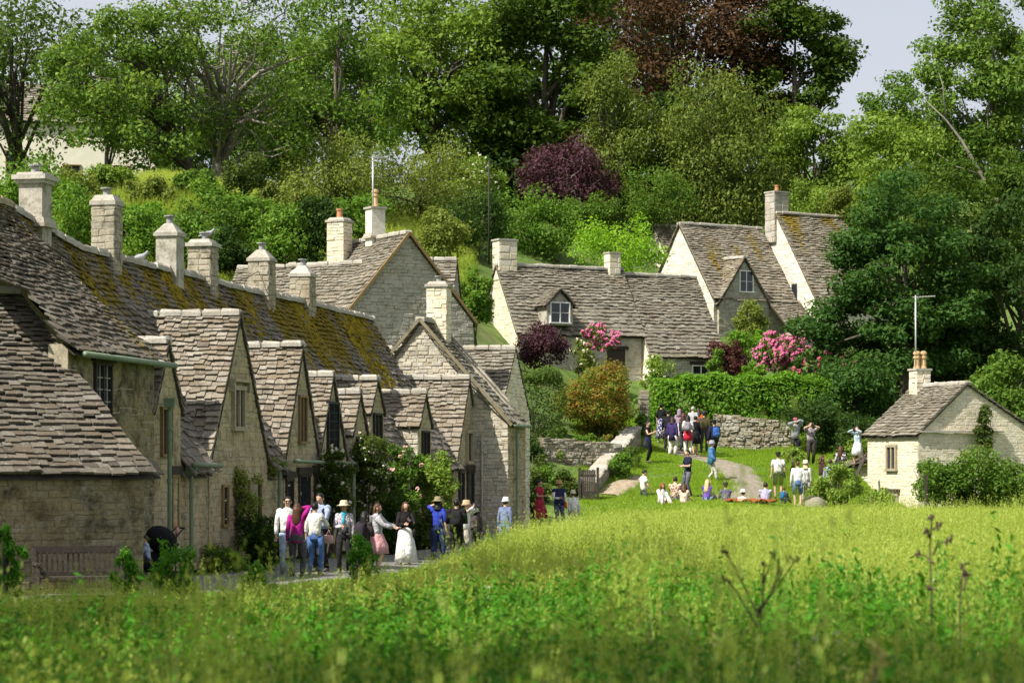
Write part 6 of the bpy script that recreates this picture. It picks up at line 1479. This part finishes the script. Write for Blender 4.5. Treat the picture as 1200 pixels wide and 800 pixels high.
person(759, 494, 100.5, 'woman in a black top and leggings with a navy jacket tied at her waist', 1.68, 60, 'f', arms=('phone', 'phone'), top=((.015, .015, .02), None), sleeve=.05, low=('trousers', (.012, .012, .016), None), hair=('black', 'tail'), bag=[('waist', (.02, .025, .09))], skin=0, group=green_g)
person(775, 474, 108.0, 'woman in a black blouse and long navy patterned skirt', 1.66, 150, 'f', arms=('phone', 'down'), top=((.012, .012, .015), None), sleeve=.5, low=('long_skirt', (.03, .035, .14), 'spots'), hair=('black', 'bun'), shoes=(.7, .7, .68), group=green_g)
person(788, 489, 104.0, 'woman with a plum coloured coat and white trousers', 1.66, 150, 'f', top=((.05, .035, .12), None), jacket=((.05, .035, .13),), low=('wide', (.74, .7, .62), None), hair=('dark', 'mid'), hem=.2, group=green_g)
person(796, 480, 107.5, 'person in a lilac headscarf among the crowd by the hedge', 1.62, 160, 'f', top=((.35, .26, .34), None), low=('long_skirt', (.6, .58, .54), None), hair=('dark', 'none'), bag=[('headscarf', (.34, .25, .32))], group=green_g)
person(806, 487, 103.5, 'woman in white with a red jacket tied round her and a grey backpack', 1.66, 172, 'f', arms=('belly', 'belly'), top=(W_, None), low=('trousers', (.76, .73, .66), None), hair=('black', 'mid'), bag=[('waist', (.5, .03, .05)), ('backpack', (.22, .2, .24))], group=green_g)
person(812, 477, 106.5, 'grey haired person in a pale grey shirt and white skirt', 1.7, 160, 'f', top=((.42, .42, .45), None), sleeve=.5, low=('long_skirt', (.72, .7, .66), None), hair=('grey', 'short'), group=green_g)
person(819, 480, 107.5, 'person in an orange top behind the grey haired visitor', 1.66, 150, 'f', arms=('phone', 'phone'), top=((.6, .12, .03), None), low=('trousers', (.02, .02, .025), None), hair=('dark', 'mid'), group=green_g)
person(837, 493, 103.0, 'man in a navy coat carrying a bright blue backpack', 1.74, 200, 'm', 'walk', arms=('swing', 'down'), top=((.02, .02, .045), None), jacket=((.018, .02, .045),), low=('trousers', (.02, .02, .03), None), hair=('black', 'short'), hat=('beanie', (.02, .02, .03)), bag=[('backpack', (.035, .12, .4))], group=green_g)
person(834, 518, 97.5, 'person in a blue denim jacket, grey hat and pale trousers walking down the path', 1.66, 70, 'f', 'walk', arms=('swing', 'down'), top=((.08, .2, .42), None), jacket=((.07, .2, .42),), low=('trousers', (.56, .53, .47), None), hair=('grey', 'short'), hat=('bucket', (.3, .32, .36)), bag=[('shoulder', (.03, .12, .18), 1)], group=green_g)
person(828, 562, 91.2, 'blonde woman in a violet jacket sitting in the grass', 1.66, 150, 'f', 'sit', ('knee', 'knee'), top=((.14, .07, .42), None), low=('trousers', (.2, .3, .45), None), hair=('blond', 'long'), group=green_g)
person(851, 566, 91.4, 'person in a dark cap and grey violet jacket sitting with a walking pole', 1.72, 195, 'm', 'sit', ('knee', 'knee'), top=((.13, .12, .2), None), low=('trousers', (.1, .1, .14), None), hair=('dark', 'short'), hat=('cap', (.04, .04, .06)), bag=[('stick', (0, 0, 0))], group=green_g)
person(871, 575, 90.8, 'person in a wide white sun hat sitting low beside the red blanket', 1.55, 180, 'f', 'sit', ('knee', 'knee'), top=((.7, .68, .64), None), low=('trousers', (.3, .3, .3), None), hair=('dark', 'short'), hat=('brim', (.78, .77, .74)), group=green_g)
person(897, 551, 91.2, 'dark haired man in a pale lilac shirt sitting on the red blanket', 1.78, 175, 'm', 'sit', ('knee', 'knee'), top=((.42, .42, .6), None), sleeve=.4, low=('trousers', (.3, .3, .32), None), hair=('dark', 'short'), group=green_g, foot=.62)
person(912, 531, 93.8, 'man in a white T-shirt and dark shorts with a cross strap, seen from behind', 1.74, 176, 'm', arms=('down', 'down'), top=((.8, .79, .76), None), sleeve=.35, low=('shorts', (.02, .025, .045), None), hair=('black', 'short'), hat=('cap', (.015, .015, .02)), bag=[('shoulder', (.02, .02, .02), 1)], group=green_g)
person(918, 571, 90.6, 'child with brown hair and a blue bag sitting on the red blanket', 1.15, 150, 'm', 'sit', ('knee', 'knee'), top=((.1, .12, .18), None), low=('trousers', (.2, .2, .22), None), hair=('brown', 'short'), bag=[('backpack', (.02, .16, .42))], group=green_g)
person(935, 541, 90.8, 'man in a long white shirt and blue shorts, seen from behind', 1.7, 178, 'm', arms=('down', 'down'), top=((.82, .81, .8), None), low=('shorts', (.1, .18, .42), None), hair=('brown', 'short'), hem=.08, group=green_g)
person(944, 541, 92.0, 'woman in a cream hat and pale top beside the man in blue shorts', 1.64, 165, 'f', top=((.6, .58, .55), None), low=('trousers', (.4, .4, .4), None), hair=('blond', 'mid'), hat=('bucket', (.7, .62, .46)), group=green_g)
person(932, 491, 101.5, 'woman in a turquoise top, grey cardigan and pink cap with raised arms', 1.7, 5, 'f', arms=('up', 'brow'), top=((.02, .36, .46), None), jacket=((.3, .32, .36), None, .9), low=('trousers', (.015, .015, .03), None), hair=('dark', 'short'), hat=('cap', (.5, .12, .2)), group=green_g)
person(950, 495, 101.0, 'man in a grey T-shirt photographing with a dark strap across his chest', 1.76, 8, 'm', arms=('up', 'up'), top=((.3, .27, .28), None), sleeve=.35, low=('trousers', (.045, .04, .035), None), hair=('dark', 'short'), bag=[('camera', (0, 0, 0)), ('shoulder', (.02, .02, .03), -1)], group=green_g)
person(1005, 500, 99.5, 'woman in a pale blue shirt taking a picture beside the lone cottage', 1.64, -40, 'f', arms=('up', 'up'), top=((.42, .52, .58), None), low=('skirt', (.66, .68, .66), None), hair=('dark', 'mid'), bag=[('phone', (0, 0, 0))], group=green_g)
person(985, 523, 97.0, 'woman with long dark hair in a black and white patterned top', 1.66, 150, 'f', arms=('belly', 'down'), top=((.06, .05, .06), 'spots'), low=('trousers', (.02, .02, .025), None), hair=('brown', 'long'), group=green_g)
person(973, 539, 94.5, 'man in a lilac shirt half hidden by the feathery bush', 1.72, 165, 'm', top=((.34, .36, .6), None), low=('trousers', (.05, .05, .07), None), hair=('dark', 'short'), group=green_g)
person(963, 534, 96.0, 'person in dark brown left of the lilac shirt', 1.68, 100, 'f', arms=('phone', 'down'), top=((.07, .035, .03), None), low=('trousers', (.04, .03, .03), None), hair=('brown', 'mid'), group=green_g)
person(983, 535, 95.2, 'dark haired person with bare arms in front of the patterned top', 1.62, 175, 'f', arms=('belly', 'belly'), top=((.05, .045, .06), None), sleeve=.1, low=('trousers', (.04, .04, .05), None), hair=('black', 'mid'), group=green_g)
person(783, 481, 106.8, 'man in a black coat between the navy skirt and the plum coat', 1.74, 165, 'm', top=((.02, .02, .025), None), low=('trousers', (.03, .03, .035), None), hair=('black', 'short'), group=green_g)
person(801, 484, 105.6, 'woman in a dark grey cardigan between the plum coat and the white blouse', 1.64, 140, 'f', arms=('belly', 'down'), top=((.06, .06, .07), None), low=('trousers', (.03, .035, .06), None), hair=('brown', 'long'), group=green_g)
person(815, 488, 104.2, 'woman in a black dress right of the red tied jacket', 1.64, 200, 'f', arms=('down', 'belly'), top=((.015, .015, .018), None), low=('skirt', (.015, .015, .018), None), hair=('black', 'bun'), group=green_g)
person(825, 483, 107.0, 'man in a brown jacket next to the orange top', 1.74, 175, 'm', top=((.09, .06, .04), None), low=('trousers', (.05, .05, .07), None), hair=('dark', 'short'), hat=('cap', (.06, .06, .07)), group=green_g)
# bake the bodies
tmp = []
for key, J, sex, th, Mx, sk in PENDING:
    if key not in BODY_CACHE: BODY_CACHE[key] = body_mesh(J, sex)
bpy.context.view_layer.update(); dg = bpy.context.evaluated_depsgraph_get()
baked = {}
for key, o in BODY_CACHE.items(): baked[key] = bpy.data.meshes.new_from_object(o.evaluated_get(dg))
for o in BODY_CACHE.values(): bpy.data.objects.remove(o)
for key, J, sex, th, Mx, sk in PENDING:
    me = baked[key]
    if me.materials and me.materials[0] != sk: me = me.copy()
    me.materials.clear(); me.materials.append(sk); me.polygons.foreach_set('use_smooth', [True] * len(me.polygons))
    o = bpy.data.objects.new('body', me); link(o, th); o.matrix_basis = Mx
print('PEOPLE gap to ground:', PEOPLE_LOG)
# red picnic blanket
bl = MB(); q = P(880, 588, 91.0); gz = terf(q[0], 91) + .16; vs = []
for i in range(13):
    for j in range(5): X_, Y2 = q[0] + (i / 12 - .5) * 1.9, 90.4 + j * .3; vs.append((X_, Y2, gz + .05 * math.sin(i * 1.7 + j) + .03 * math.cos(j * 2.2)))
bl.add(vs, [(i * 5 + j, (i + 1) * 5 + j, (i + 1) * 5 + j + 1, i * 5 + j + 1) for i in range(12) for j in range(4)])
o_ = bl.build('picnic_blanket', cloth((.36, .05, .035)), None, True); tag(o_, 'crumpled red blanket spread in the grass at the edge of the green', 'blanket')
md = o_.modifiers.new('thick', 'SOLIDIFY'); md.thickness = .06
rk = MB(); q = P(952, 588, 91.3); rk.ell((q[0], 91.3, terf(q[0], 91.3) + .15), (.55, .5, .42), 14, 7)
o_ = rk.build('boulder', M['stone_dry'], None, True); tag(o_, 'pale grey boulder beside the man in blue shorts', 'boulder')
# pushchair with a child beside the outhouse corner
pc = thing('pushchair', 'black pushchair with its hood up standing by the outhouse corner', 'pushchair', P(184, 684, 46.5)); o0 = P(183, 688, 47.2); o0[2] = .03
ax_ = unit(V3(.9, .45, 0)); ay_ = V3(-ax_[1], ax_[0], 0); blk = cloth((.012, .012, .014))
q_ = lambda u, v, z: o0 + ax_ * u + ay_ * v + ZV * z
for u, v in ((-.35, -.24), (-.35, .24), (.3, -.24), (.3, .24)):
    mb = MB(); c_ = q_(u, v, .12); mb.tube([c_ - ay_ * .025, c_ + ay_ * .025], .12, 16); mb.build('wheel', M['iron'], pc, True)
mb = MB()
for v in (-.24, .24):
    mb.tube([q_(-.35, v, .12), q_(.05, v, .55), q_(.42, v, 1.0), q_(.5, v, 1.06)], .014, 6); mb.tube([q_(.3, v, .12), q_(-.05, v, .5)], .014, 6)
mb.tube([q_(.5, -.24, 1.06), q_(.5, .24, 1.06)], .018, 6); mb.build('frame', M['iron'], pc, True)
mb = MB(); mb.tube([q_(-.38, 0, .42), q_(-.02, 0, .40), q_(.12, 0, .55), q_(.28, 0, .85)], [.2, .21, .22, .22], 12, flat=.2, ref=ay_); mb.build('seat', blk, pc, True)
mb = MB(); tl = unit(ax_ * .5 + ZV); mb.ell(q_(.1, 0, .84), (.33, .27, .26), 14, 9, (unit(np.cross(ay_, tl)), ay_, tl)); mb.build('hood', blk, pc, True)
mb = MB(); c_ = q_(.44, .0, .98); mb.ell(c_, (.05, .12, .1), 8, 6); mb.build('bag', cloth((.5, .3, .28)), pc, True)
person(173, 631, 46.6, 'small child in a pale blue top sitting in the black pushchair', 1.0, -70, 'm', 'sit', ('knee', 'knee'), top=((.34, .42, .6), None), low=('trousers', (.05, .05, .08), None), hair=('black', 'short'), foot=.42)
for key, J, sex, th, Mx, sk in PENDING[-1:]:
    o = body_mesh(J, sex); bpy.context.view_layer.update(); me = bpy.data.meshes.new_from_object(o.evaluated_get(bpy.context.evaluated_depsgraph_get())); bpy.data.objects.remove(o)
    me.materials.clear(); me.materials.append(sk); ob = bpy.data.objects.new('body', me); link(ob, th); ob.matrix_basis = Mx
# ------------------------------------------------------------------ meadow and lawn grass (stuff)
leafmat('grass_a', [(.10, .20, .015), (.18, .31, .025), (.29, .41, .05)], trans=.4, scale=.25)
leafmat('grass_b', [(.20, .29, .04), (.32, .41, .07), (.46, .52, .15)], trans=.35, scale=.25)
leafmat('weed', [(.06, .14, .014), (.105, .22, .02), (.18, .31, .035)], trans=.4, scale=.3)
leafmat('weed_dark', [(.025, .105, .008), (.05, .18, .012), (.10, .28, .02)], trans=.35, scale=.4)  # dark nettle green that also puts some foreground shade into the leaf colour
leafmat('straw', [(.30, .26, .12), (.42, .36, .19)], trans=.3, scale=.5)
leafmat('lawn', [(.11, .20, .015), (.18, .30, .02), (.25, .36, .04)], trans=.3, scale=.35)
clumps = bpy.data.collections.new('meadow_tufts')
def blades(rg, n, h, spread, w, lean):
    a = rg.uniform(0, 2 * np.pi, n); r = spread * np.sqrt(rg.random(n)); b = np.stack([r * np.cos(a), r * np.sin(a), np.zeros(n)], 1)
    hh = h * rg.uniform(.5, 1.15, n); la = rg.uniform(0, 2 * np.pi, n); ld = np.stack([np.cos(la), np.sin(la), np.zeros(n)], 1) * (lean * hh * rg.uniform(.2, 1, n))[:, None]
    sd = np.stack([-np.sin(la + rg.normal(0, .6, n)), np.cos(la), np.zeros(n)], 1) * (w * rg.uniform(.6, 1.3, n) / 2)[:, None]
    m = b + ld * .35 + np.stack([0 * hh, 0 * hh, hh * .6], 1); t = b + ld + np.stack([0 * hh, 0 * hh, hh], 1)
    V = np.stack([b - sd, b + sd, m + sd * .8, m - sd * .8, t + sd * .12, t - sd * .12], 1).reshape(-1, 3)
    k = np.arange(n)[:, None] * 6; q = np.concatenate([k + [0, 1, 2, 3], k + [3, 2, 4, 5]])
    return V, q, t
def tuft(name, parts):
    """parts: list of (verts, quads, material)"""
    vs, qs, ms, b, mats = [], [], [], 0, []
    for v, q, m in parts:
        if m not in mats: mats.append(m)
        vs.append(v); qs.append(q + b); ms += [mats.index(m)] * len(q); b += len(v)
    me = bpy.data.meshes.new(name); me.from_pydata(np.concatenate(vs).tolist(), [], np.concatenate(qs).tolist())
    for m in mats: me.materials.append(L[m])
    me.polygons.foreach_set('material_index', ms); me.update()
    o = bpy.data.objects.new(name, me); clumps.objects.link(o)
rg = np.random.default_rng(77)
def seedheads(rg, tips, k, s, mat):
    i = rg.choice(len(tips), k); c = np.repeat(tips[i], 11, 0) + rg.normal(size=(k * 11, 3)) * np.array([s * .3, s * .3, s * 1.1]) - np.array([0, 0, s]); n = rg.normal(size=c.shape); n /= np.linalg.norm(n, axis=1)[:, None]
    v, q = leaf_mesh(c, n, s * rg.uniform(.35, .7, len(c)), .3, tdir=np.array([0, 0, 1.6]), rg=rg); return v, q, mat
def leafy(rg, stems, h, spread, leaf, per):
    vs = []; cs, ns = [], []
    for _ in range(stems):
        b = rg.normal(size=2) * spread; l = rg.normal(size=2) * .1
        hh = h * rg.uniform(.6, 1.1)
        for f in np.linspace(.25, 1, per):
            for s in (0, 1, 2):
                a = rg.uniform(0, 2 * np.pi); o = leaf * .55 * (1.25 - f * .8)
                cs.append([b[0] + l[0] * f + o * np.cos(a), b[1] + l[1] * f + o * np.sin(a), hh * f + rg.normal() * .015]); ns.append([.5 * np.cos(a) + rg.normal() * .3, .5 * np.sin(a) + rg.normal() * .3, .7])
    cs, ns = np.array(cs), np.array(ns); ns /= np.linalg.norm(ns, axis=1)[:, None]
    return leaf_mesh(cs, ns, leaf * rg.uniform(.6, 1.2, len(cs)) * (1.2 - .5 * (cs[:, 2] / h)).clip(.5, 1.2), .34, rg=rg)
for i in range(3):      # 0-2 tall grass
    v, q, t = blades(rg, 60, .62, .2, .011, .4); v2, q2, t2 = blades(rg, 12, .85, .18, .006, .25)
    tuft('tuft_%02d' % i, [(v, q, 'grass_a'), (v2, q2, 'grass_b'), seedheads(rg, t2, 12, .05, 'grass_b')])
for i in range(3, 5):   # 3-4 seeding pale grass
    v, q, t = blades(rg, 26, .6, .2, .010, .35); v2, q2, t2 = blades(rg, 26, .9, .2, .006, .25)
    tuft('tuft_%02d' % i, [(v, q, 'grass_a'), (v2, q2, 'grass_b'), seedheads(rg, t2, 30, .055, 'grass_b')])
for i in range(5, 8):   # 5-7 leafy weeds
    v, q = leafy(rg, 12, .72, .14, .085, 11); v2, q2, t2 = blades(rg, 16, .6, .2, .010, .35)
    tuft('tuft_%02d' % i, [(v, q, 'weed'), (v2, q2, 'grass_a')])
v, q = leafy(rg, 8, .75, .13, .08, 10); v2, q2, t2 = blades(rg, 8, .85, .15, .007, .3)   # 8 white flowering weed
tuft('tuft_08', [(v, q, 'weed'), (v2, q2, 'grass_a'), seedheads(rg, t2, 10, .05, 'rose_white')])
v, q, t = blades(rg, 20, .7, .2, .007, .5); tuft('tuft_09', [(v, q, 'straw'), seedheads(rg, t, 12, .05, 'straw')])
for i in range(10, 12): # 10-11 lawn tufts
    v, q, t = blades(rg, 60, .07, .3, .012, .6); tuft('tuft_%02d' % i, [(v, q, 'lawn')])
for i in range(12, 15): # 12-14 nettles and thistles, leaf tone darkened to deepen the foreground shade
    v, q = leafy(rg, 10, .8, .16, .1, 11); v2, q2, t2 = blades(rg, 24, .7, .2, .010, .35)
    tuft('tuft_%02d' % i, [(v, q, 'weed_dark'), (v2, q2, 'weed')])
def scatter_group():
    g = bpy.data.node_groups.new('meadow_scatter', 'GeometryNodeTree')
    g.interface.new_socket('Geometry', in_out='INPUT', socket_type='NodeSocketGeometry'); g.interface.new_socket('Geometry', in_out='OUTPUT', socket_type='NodeSocketGeometry')
    N = g.nodes.new; a, z = N('NodeGroupInput'), N('NodeGroupOutput'); iop = N('GeometryNodeInstanceOnPoints'); ci = N('GeometryNodeCollectionInfo')
    ci.inputs['Collection'].default_value = clumps; ci.inputs['Separate Children'].default_value = True; ci.inputs['Reset Children'].default_value = True
    iop.inputs['Pick Instance'].default_value = True
    def attr(n, t): x = N('GeometryNodeInputNamedAttribute'); x.data_type = t; x.inputs['Name'].default_value = n; return x.outputs['Attribute']
    lk = g.links.new
    lk(a.outputs[0], iop.inputs['Points']); lk(ci.outputs[0], iop.inputs['Instance']); lk(attr('pick', 'INT'), iop.inputs['Instance Index'])
    lk(attr('turn', 'FLOAT_VECTOR'), iop.inputs['Rotation']); lk(attr('size', 'FLOAT_VECTOR'), iop.inputs['Scale']); lk(iop.outputs[0], z.inputs[0])
    return g
SG = scatter_group()
def scatter(name, pts, pick, turn, size, label):
    me = bpy.data.meshes.new(name); me.vertices.add(len(pts)); me.vertices.foreach_set('co', np.ascontiguousarray(pts, np.float32).ravel())
    me.attributes.new('pick', 'INT', 'POINT').data.foreach_set('value', np.ascontiguousarray(pick, np.int32))
    me.attributes.new('turn', 'FLOAT_VECTOR', 'POINT').data.foreach_set('vector', np.ascontiguousarray(turn, np.float32).ravel())
    me.attributes.new('size', 'FLOAT_VECTOR', 'POINT').data.foreach_set('vector', np.ascontiguousarray(size, np.float32).ravel())
    o = bpy.data.objects.new(name, me); COL.objects.link(o); md = o.modifiers.new('scatter', 'NODES'); md.node_group = SG
    tag(o, label, 'grass', kind='stuff'); return o
sm = lambda e0, e1, x: (lambda t: t * t * (3 - 2 * t))(np.clip((x - e0) / (e1 - e0), 0, 1))
def noise2(x, y, s, ph=0): return (np.sin(x / s + ph) * np.cos(y / s * 1.3 + ph * 2) + np.sin(x / s * .53 + y / s * .71 + ph * 3) + .6 * np.sin(x / s * 2.1 - y / s * 1.7 + ph)) / 2.6
def field_points(n, y0, y1, pad):
    y = np.sqrt(rg.uniform(y0 ** 2, y1 ** 2, n)); x = rg.uniform(-1, 1, n) * (y * .2118 + pad); return x, y
X, Y_ = [], []
for n, y0, y1, pad in ((6200, 4.5, 12, 1.6), (10000, 12, 24, 2.0), (9500, 24, 45, 2.5), (11000, 45, 70, 3), (8500, 70, 90, 3.5)):
    x, y = field_points(n, y0, y1, pad); X.append(x); Y_.append(y)
X, Y_ = np.concatenate(X), np.concatenate(Y_)
dr = dist_row(X, Y_)
far = 88.0 + noise2(X, Y_, 3.0) * 1.2 - 4.5 * sm(6, 1.5, X)
ok = (dr > 3.7 + .35 * noise2(X, Y_, 1.1)) & (Y_ < far) & ~((Y_ > 82) & (X < 2.5))
X, Y_, dr = X[ok], Y_[ok], dr[ok]; n = len(X)
line = np.interp(600 + F * X / Y_, [-200, 0, 170, 250, 345, 420, 480, 540, 600, 650, 700, 800, 1000, 1400], [700, 696, 690, 692, 684, 680, 672, 650, 622, 610, 603, 597, 596, 598])
hmax = .92 + .0 * X
hs = np.clip((EYE - (line - HOR) * Y_ / F - ter(X, Y_)) / .98, .05, hmax)   # the meadow is low beside the lane and tall further out
hs = np.where(Y_ < 20, np.maximum(hs, .55), hs)
clump = np.clip(noise2(X, Y_, .7, .4) - .35, 0, 1)
hs *= (.88 + .16 * noise2(X, Y_, 1.7)) * (1 + .45 * clump * sm(60, 20, Y_)) * np.exp(rg.normal(0, .11, n))
pxs = 600 + F * X / Y_; tallst = (rg.random(n) < .07) & ((pxs > 720) | (Y_ < 13)) & (Y_ < 80); hs = np.where(tallst, hs * rg.uniform(1.05, 1.25, n), hs * np.where(Y_ < 22, .9, .95))
weedy = noise2(X, Y_, 2.4, 1.0) + 1.6 * sm(22, 12, Y_) + .9 * sm(9, 4.5, dr) * sm(20, 34, Y_) - .45 * sm(18, 34, Y_) + rg.normal(0, .35, n)
pale = 1.1 * noise2(X, Y_, 2.6, 2.0) + .5 * sm(2, 10, X) + rg.normal(0, .5, n)
pick = np.where(weedy > .42, rg.integers(5, 8, n), np.where(pale > .35, rg.integers(3, 5, n), rg.integers(0, 3, n)))
pick = np.where(rg.random(n) < .003, 8, pick); pick = np.where(rg.random(n) < .05, 9, pick); pick = np.where(tallst & (rg.random(n) < .7), np.where(rg.random(n) < .3, 9, rg.integers(3, 5, n)), pick)
pick = np.where((Y_ < 30) & (rg.random(n) < .10), rg.integers(0, 5, n), pick)
pick = np.where((pick >= 5) & (pick < 8) & (rg.random(n) < .15 + .75 * sm(24, 15, Y_ + 5 * noise2(X, Y_, 2.0))), rg.integers(12, 15, n), pick)  # most near weeds take the darker leaf, which carries part of the shade
wd = (.85 + .9 * sm(30, 85, Y_)) * rg.uniform(.85, 1.25, n)
turn = np.stack([rg.normal(0, .08, n), rg.normal(0, .08, n), rg.uniform(0, 6.28, n)], 1)
hv = hs * rg.uniform(.75, 1.2, n)
scatter('meadow_grass', np.stack([X, Y_, ter(X, Y_) - .02], 1), pick, turn, np.stack([wd, wd, hv], 1), 'tall flowering meadow grass and leafy weeds filling the foreground field')
# mown lawn on the green
n = 15000; x = rg.uniform(1.5, 17, n); y = rg.uniform(82, 112, n)
ok = (y > 86) & (x > 2.6); px = 600 + F * x / y
# keep off the paths
def near(pl, r):
    d = np.full(n, 9e9)
    for (a, b) in zip(pl[:-1], pl[1:]):
        a, b = np.array(a), np.array(b); t = np.clip(((x - a[0]) * (b - a)[0] + (y - a[1]) * (b - a)[1]) / ((b - a) ** 2).sum(), 0, 1)
        d = np.minimum(d, np.hypot(x - a[0] - t * (b - a)[0], y - a[1] - t * (b - a)[1]))
    return d < r + .2 * rg.normal(size=n)
ok &= ~near([(7.4, 92.5), (9.3, 94.5), (9.5, 98), (8.6, 102), (7.6, 105.5), (7.3, 108)], .75) & ~near([(3.7, 93.5), (4.3, 95.5), (5.0, 97.5)], .5) & ~near([(7.5, 106.5), (10, 106.0), (13, 103.5), (15.5, 103)], .6)
x, y = x[ok], y[ok]; n = len(x); tall = noise2(x, y, 1.6) > .45
sz = rg.uniform(.8, 1.3, n); scatter('lawn_grass', np.stack([x, y, ter(x, y) - .005], 1), rg.integers(10, 12, n), np.stack([0 * x, 0 * x, rg.uniform(0, 6.28, n)], 1), np.stack([sz, sz, sz * np.where(tall, 2.0, 1.0) * (1 + .8 * sm(9.5, 11, x))], 1), 'short rough lawn grass on the sloping green')
# rough bank grass above the row
n = 9000; x = rg.uniform(-26, -2, n); y = rg.uniform(88, 135, n); ok = (600 + F * x / y > -20) & (dist_row(x, y) < -9); x, y = x[ok], y[ok]; n = len(x)
sz = rg.uniform(1.2, 2.0, n); scatter('bank_grass', np.stack([x, y, ter(x, y) - .02], 1), np.where(rg.random(n) < .6, rg.integers(3, 5, n), rg.integers(0, 3, n)), np.stack([0 * x, 0 * x, rg.uniform(0, 6.28, n)], 1), np.stack([sz, sz, sz * .45], 1), 'long pale grass on the steep bank behind the row')
# pale yellow blurred flower spike close to the camera
yf = thing('flower_spike', 'blurred pale yellow flower spike close to the camera at lower right', 'flower', (*P(1030, 800, 9)[:2], terf(*P(1030, 800, 9)[:2])))
p0 = P(1026, 830, 9); mb = MB(); mb.tube([(p0[0], 9, terf(p0[0], 9)), P(1024, 800, 9), P(1030, 760, 9)], .006, 5); mb.build('stem', M['green_pipe'], yf)
leafmat('cream', [(.5, .5, .16), (.62, .6, .25)], trans=.3)
c_ = np.concatenate([P(px_, py_, 9)[None] + rg.normal(size=(26, 3)) * .012 for px_, py_ in ((1024, 758), (1036, 768), (1030, 780), (1022, 790), (1014, 800), (1034, 774))]); nn = rg.normal(size=c_.shape); nn /= np.linalg.norm(nn, axis=1)[:, None]
v, q = leaf_mesh(c_, nn, np.full(len(c_), .022), .8, rg=rg); obj_np('petals', v, q, L['cream'], yf)
# trees beside and behind the camera that shade the near meadow
for lb, b_, c_, r_ in (('spreading tree just outside the left edge shading the near meadow', (-9, 4, 0), (-5, 5.0, 11), (9.5, 4.6, 2.0)), ('tree left of the meadow shading the near left weeds', (-13, 18, 0), (-9.8, 18, 11.5), (5.6, 8, 2.2)),
                       ('small tree left of the bench shading the near weeds', (-16, 32, 0), (-12.6, 30.5, 11.5), (3.6, 6, 2.5))):
    SEED[0] += 1; r2 = np.random.default_rng(SEED[0]); th = thing('shade_tree', lb, 'tree', (b_[0], b_[1], terf(*b_[:2])))
    cl = sample_clumps(r2, c_, r_, 55, 1.25, .1); mb = MB(); b0 = np.array([b_[0], b_[1], terf(*b_[:2]) - .1]); mb.tube([b0, b0 + ZV * 4, np.array(c_)], [.35, .28, .08], 9)
    for k in cl[:14]: s_ = b0 + ZV * r2.uniform(3.5, 6); mb.tube([s_, (s_ + k[0]) / 2 + ZV * .5, k[0]], [.12, .07, .02], 6)
    mb.build('trunk', M['bark'], th, smooth=True)
    p, nr = foliage_pts(r2, cl, 5200, .7, .5); v, q = leaf_mesh(p, nr, 1 * .58 * r2.uniform(.7, 1.3, len(p)), .6, rg=r2); obj_np('crown', v, q, L['mid'], th)
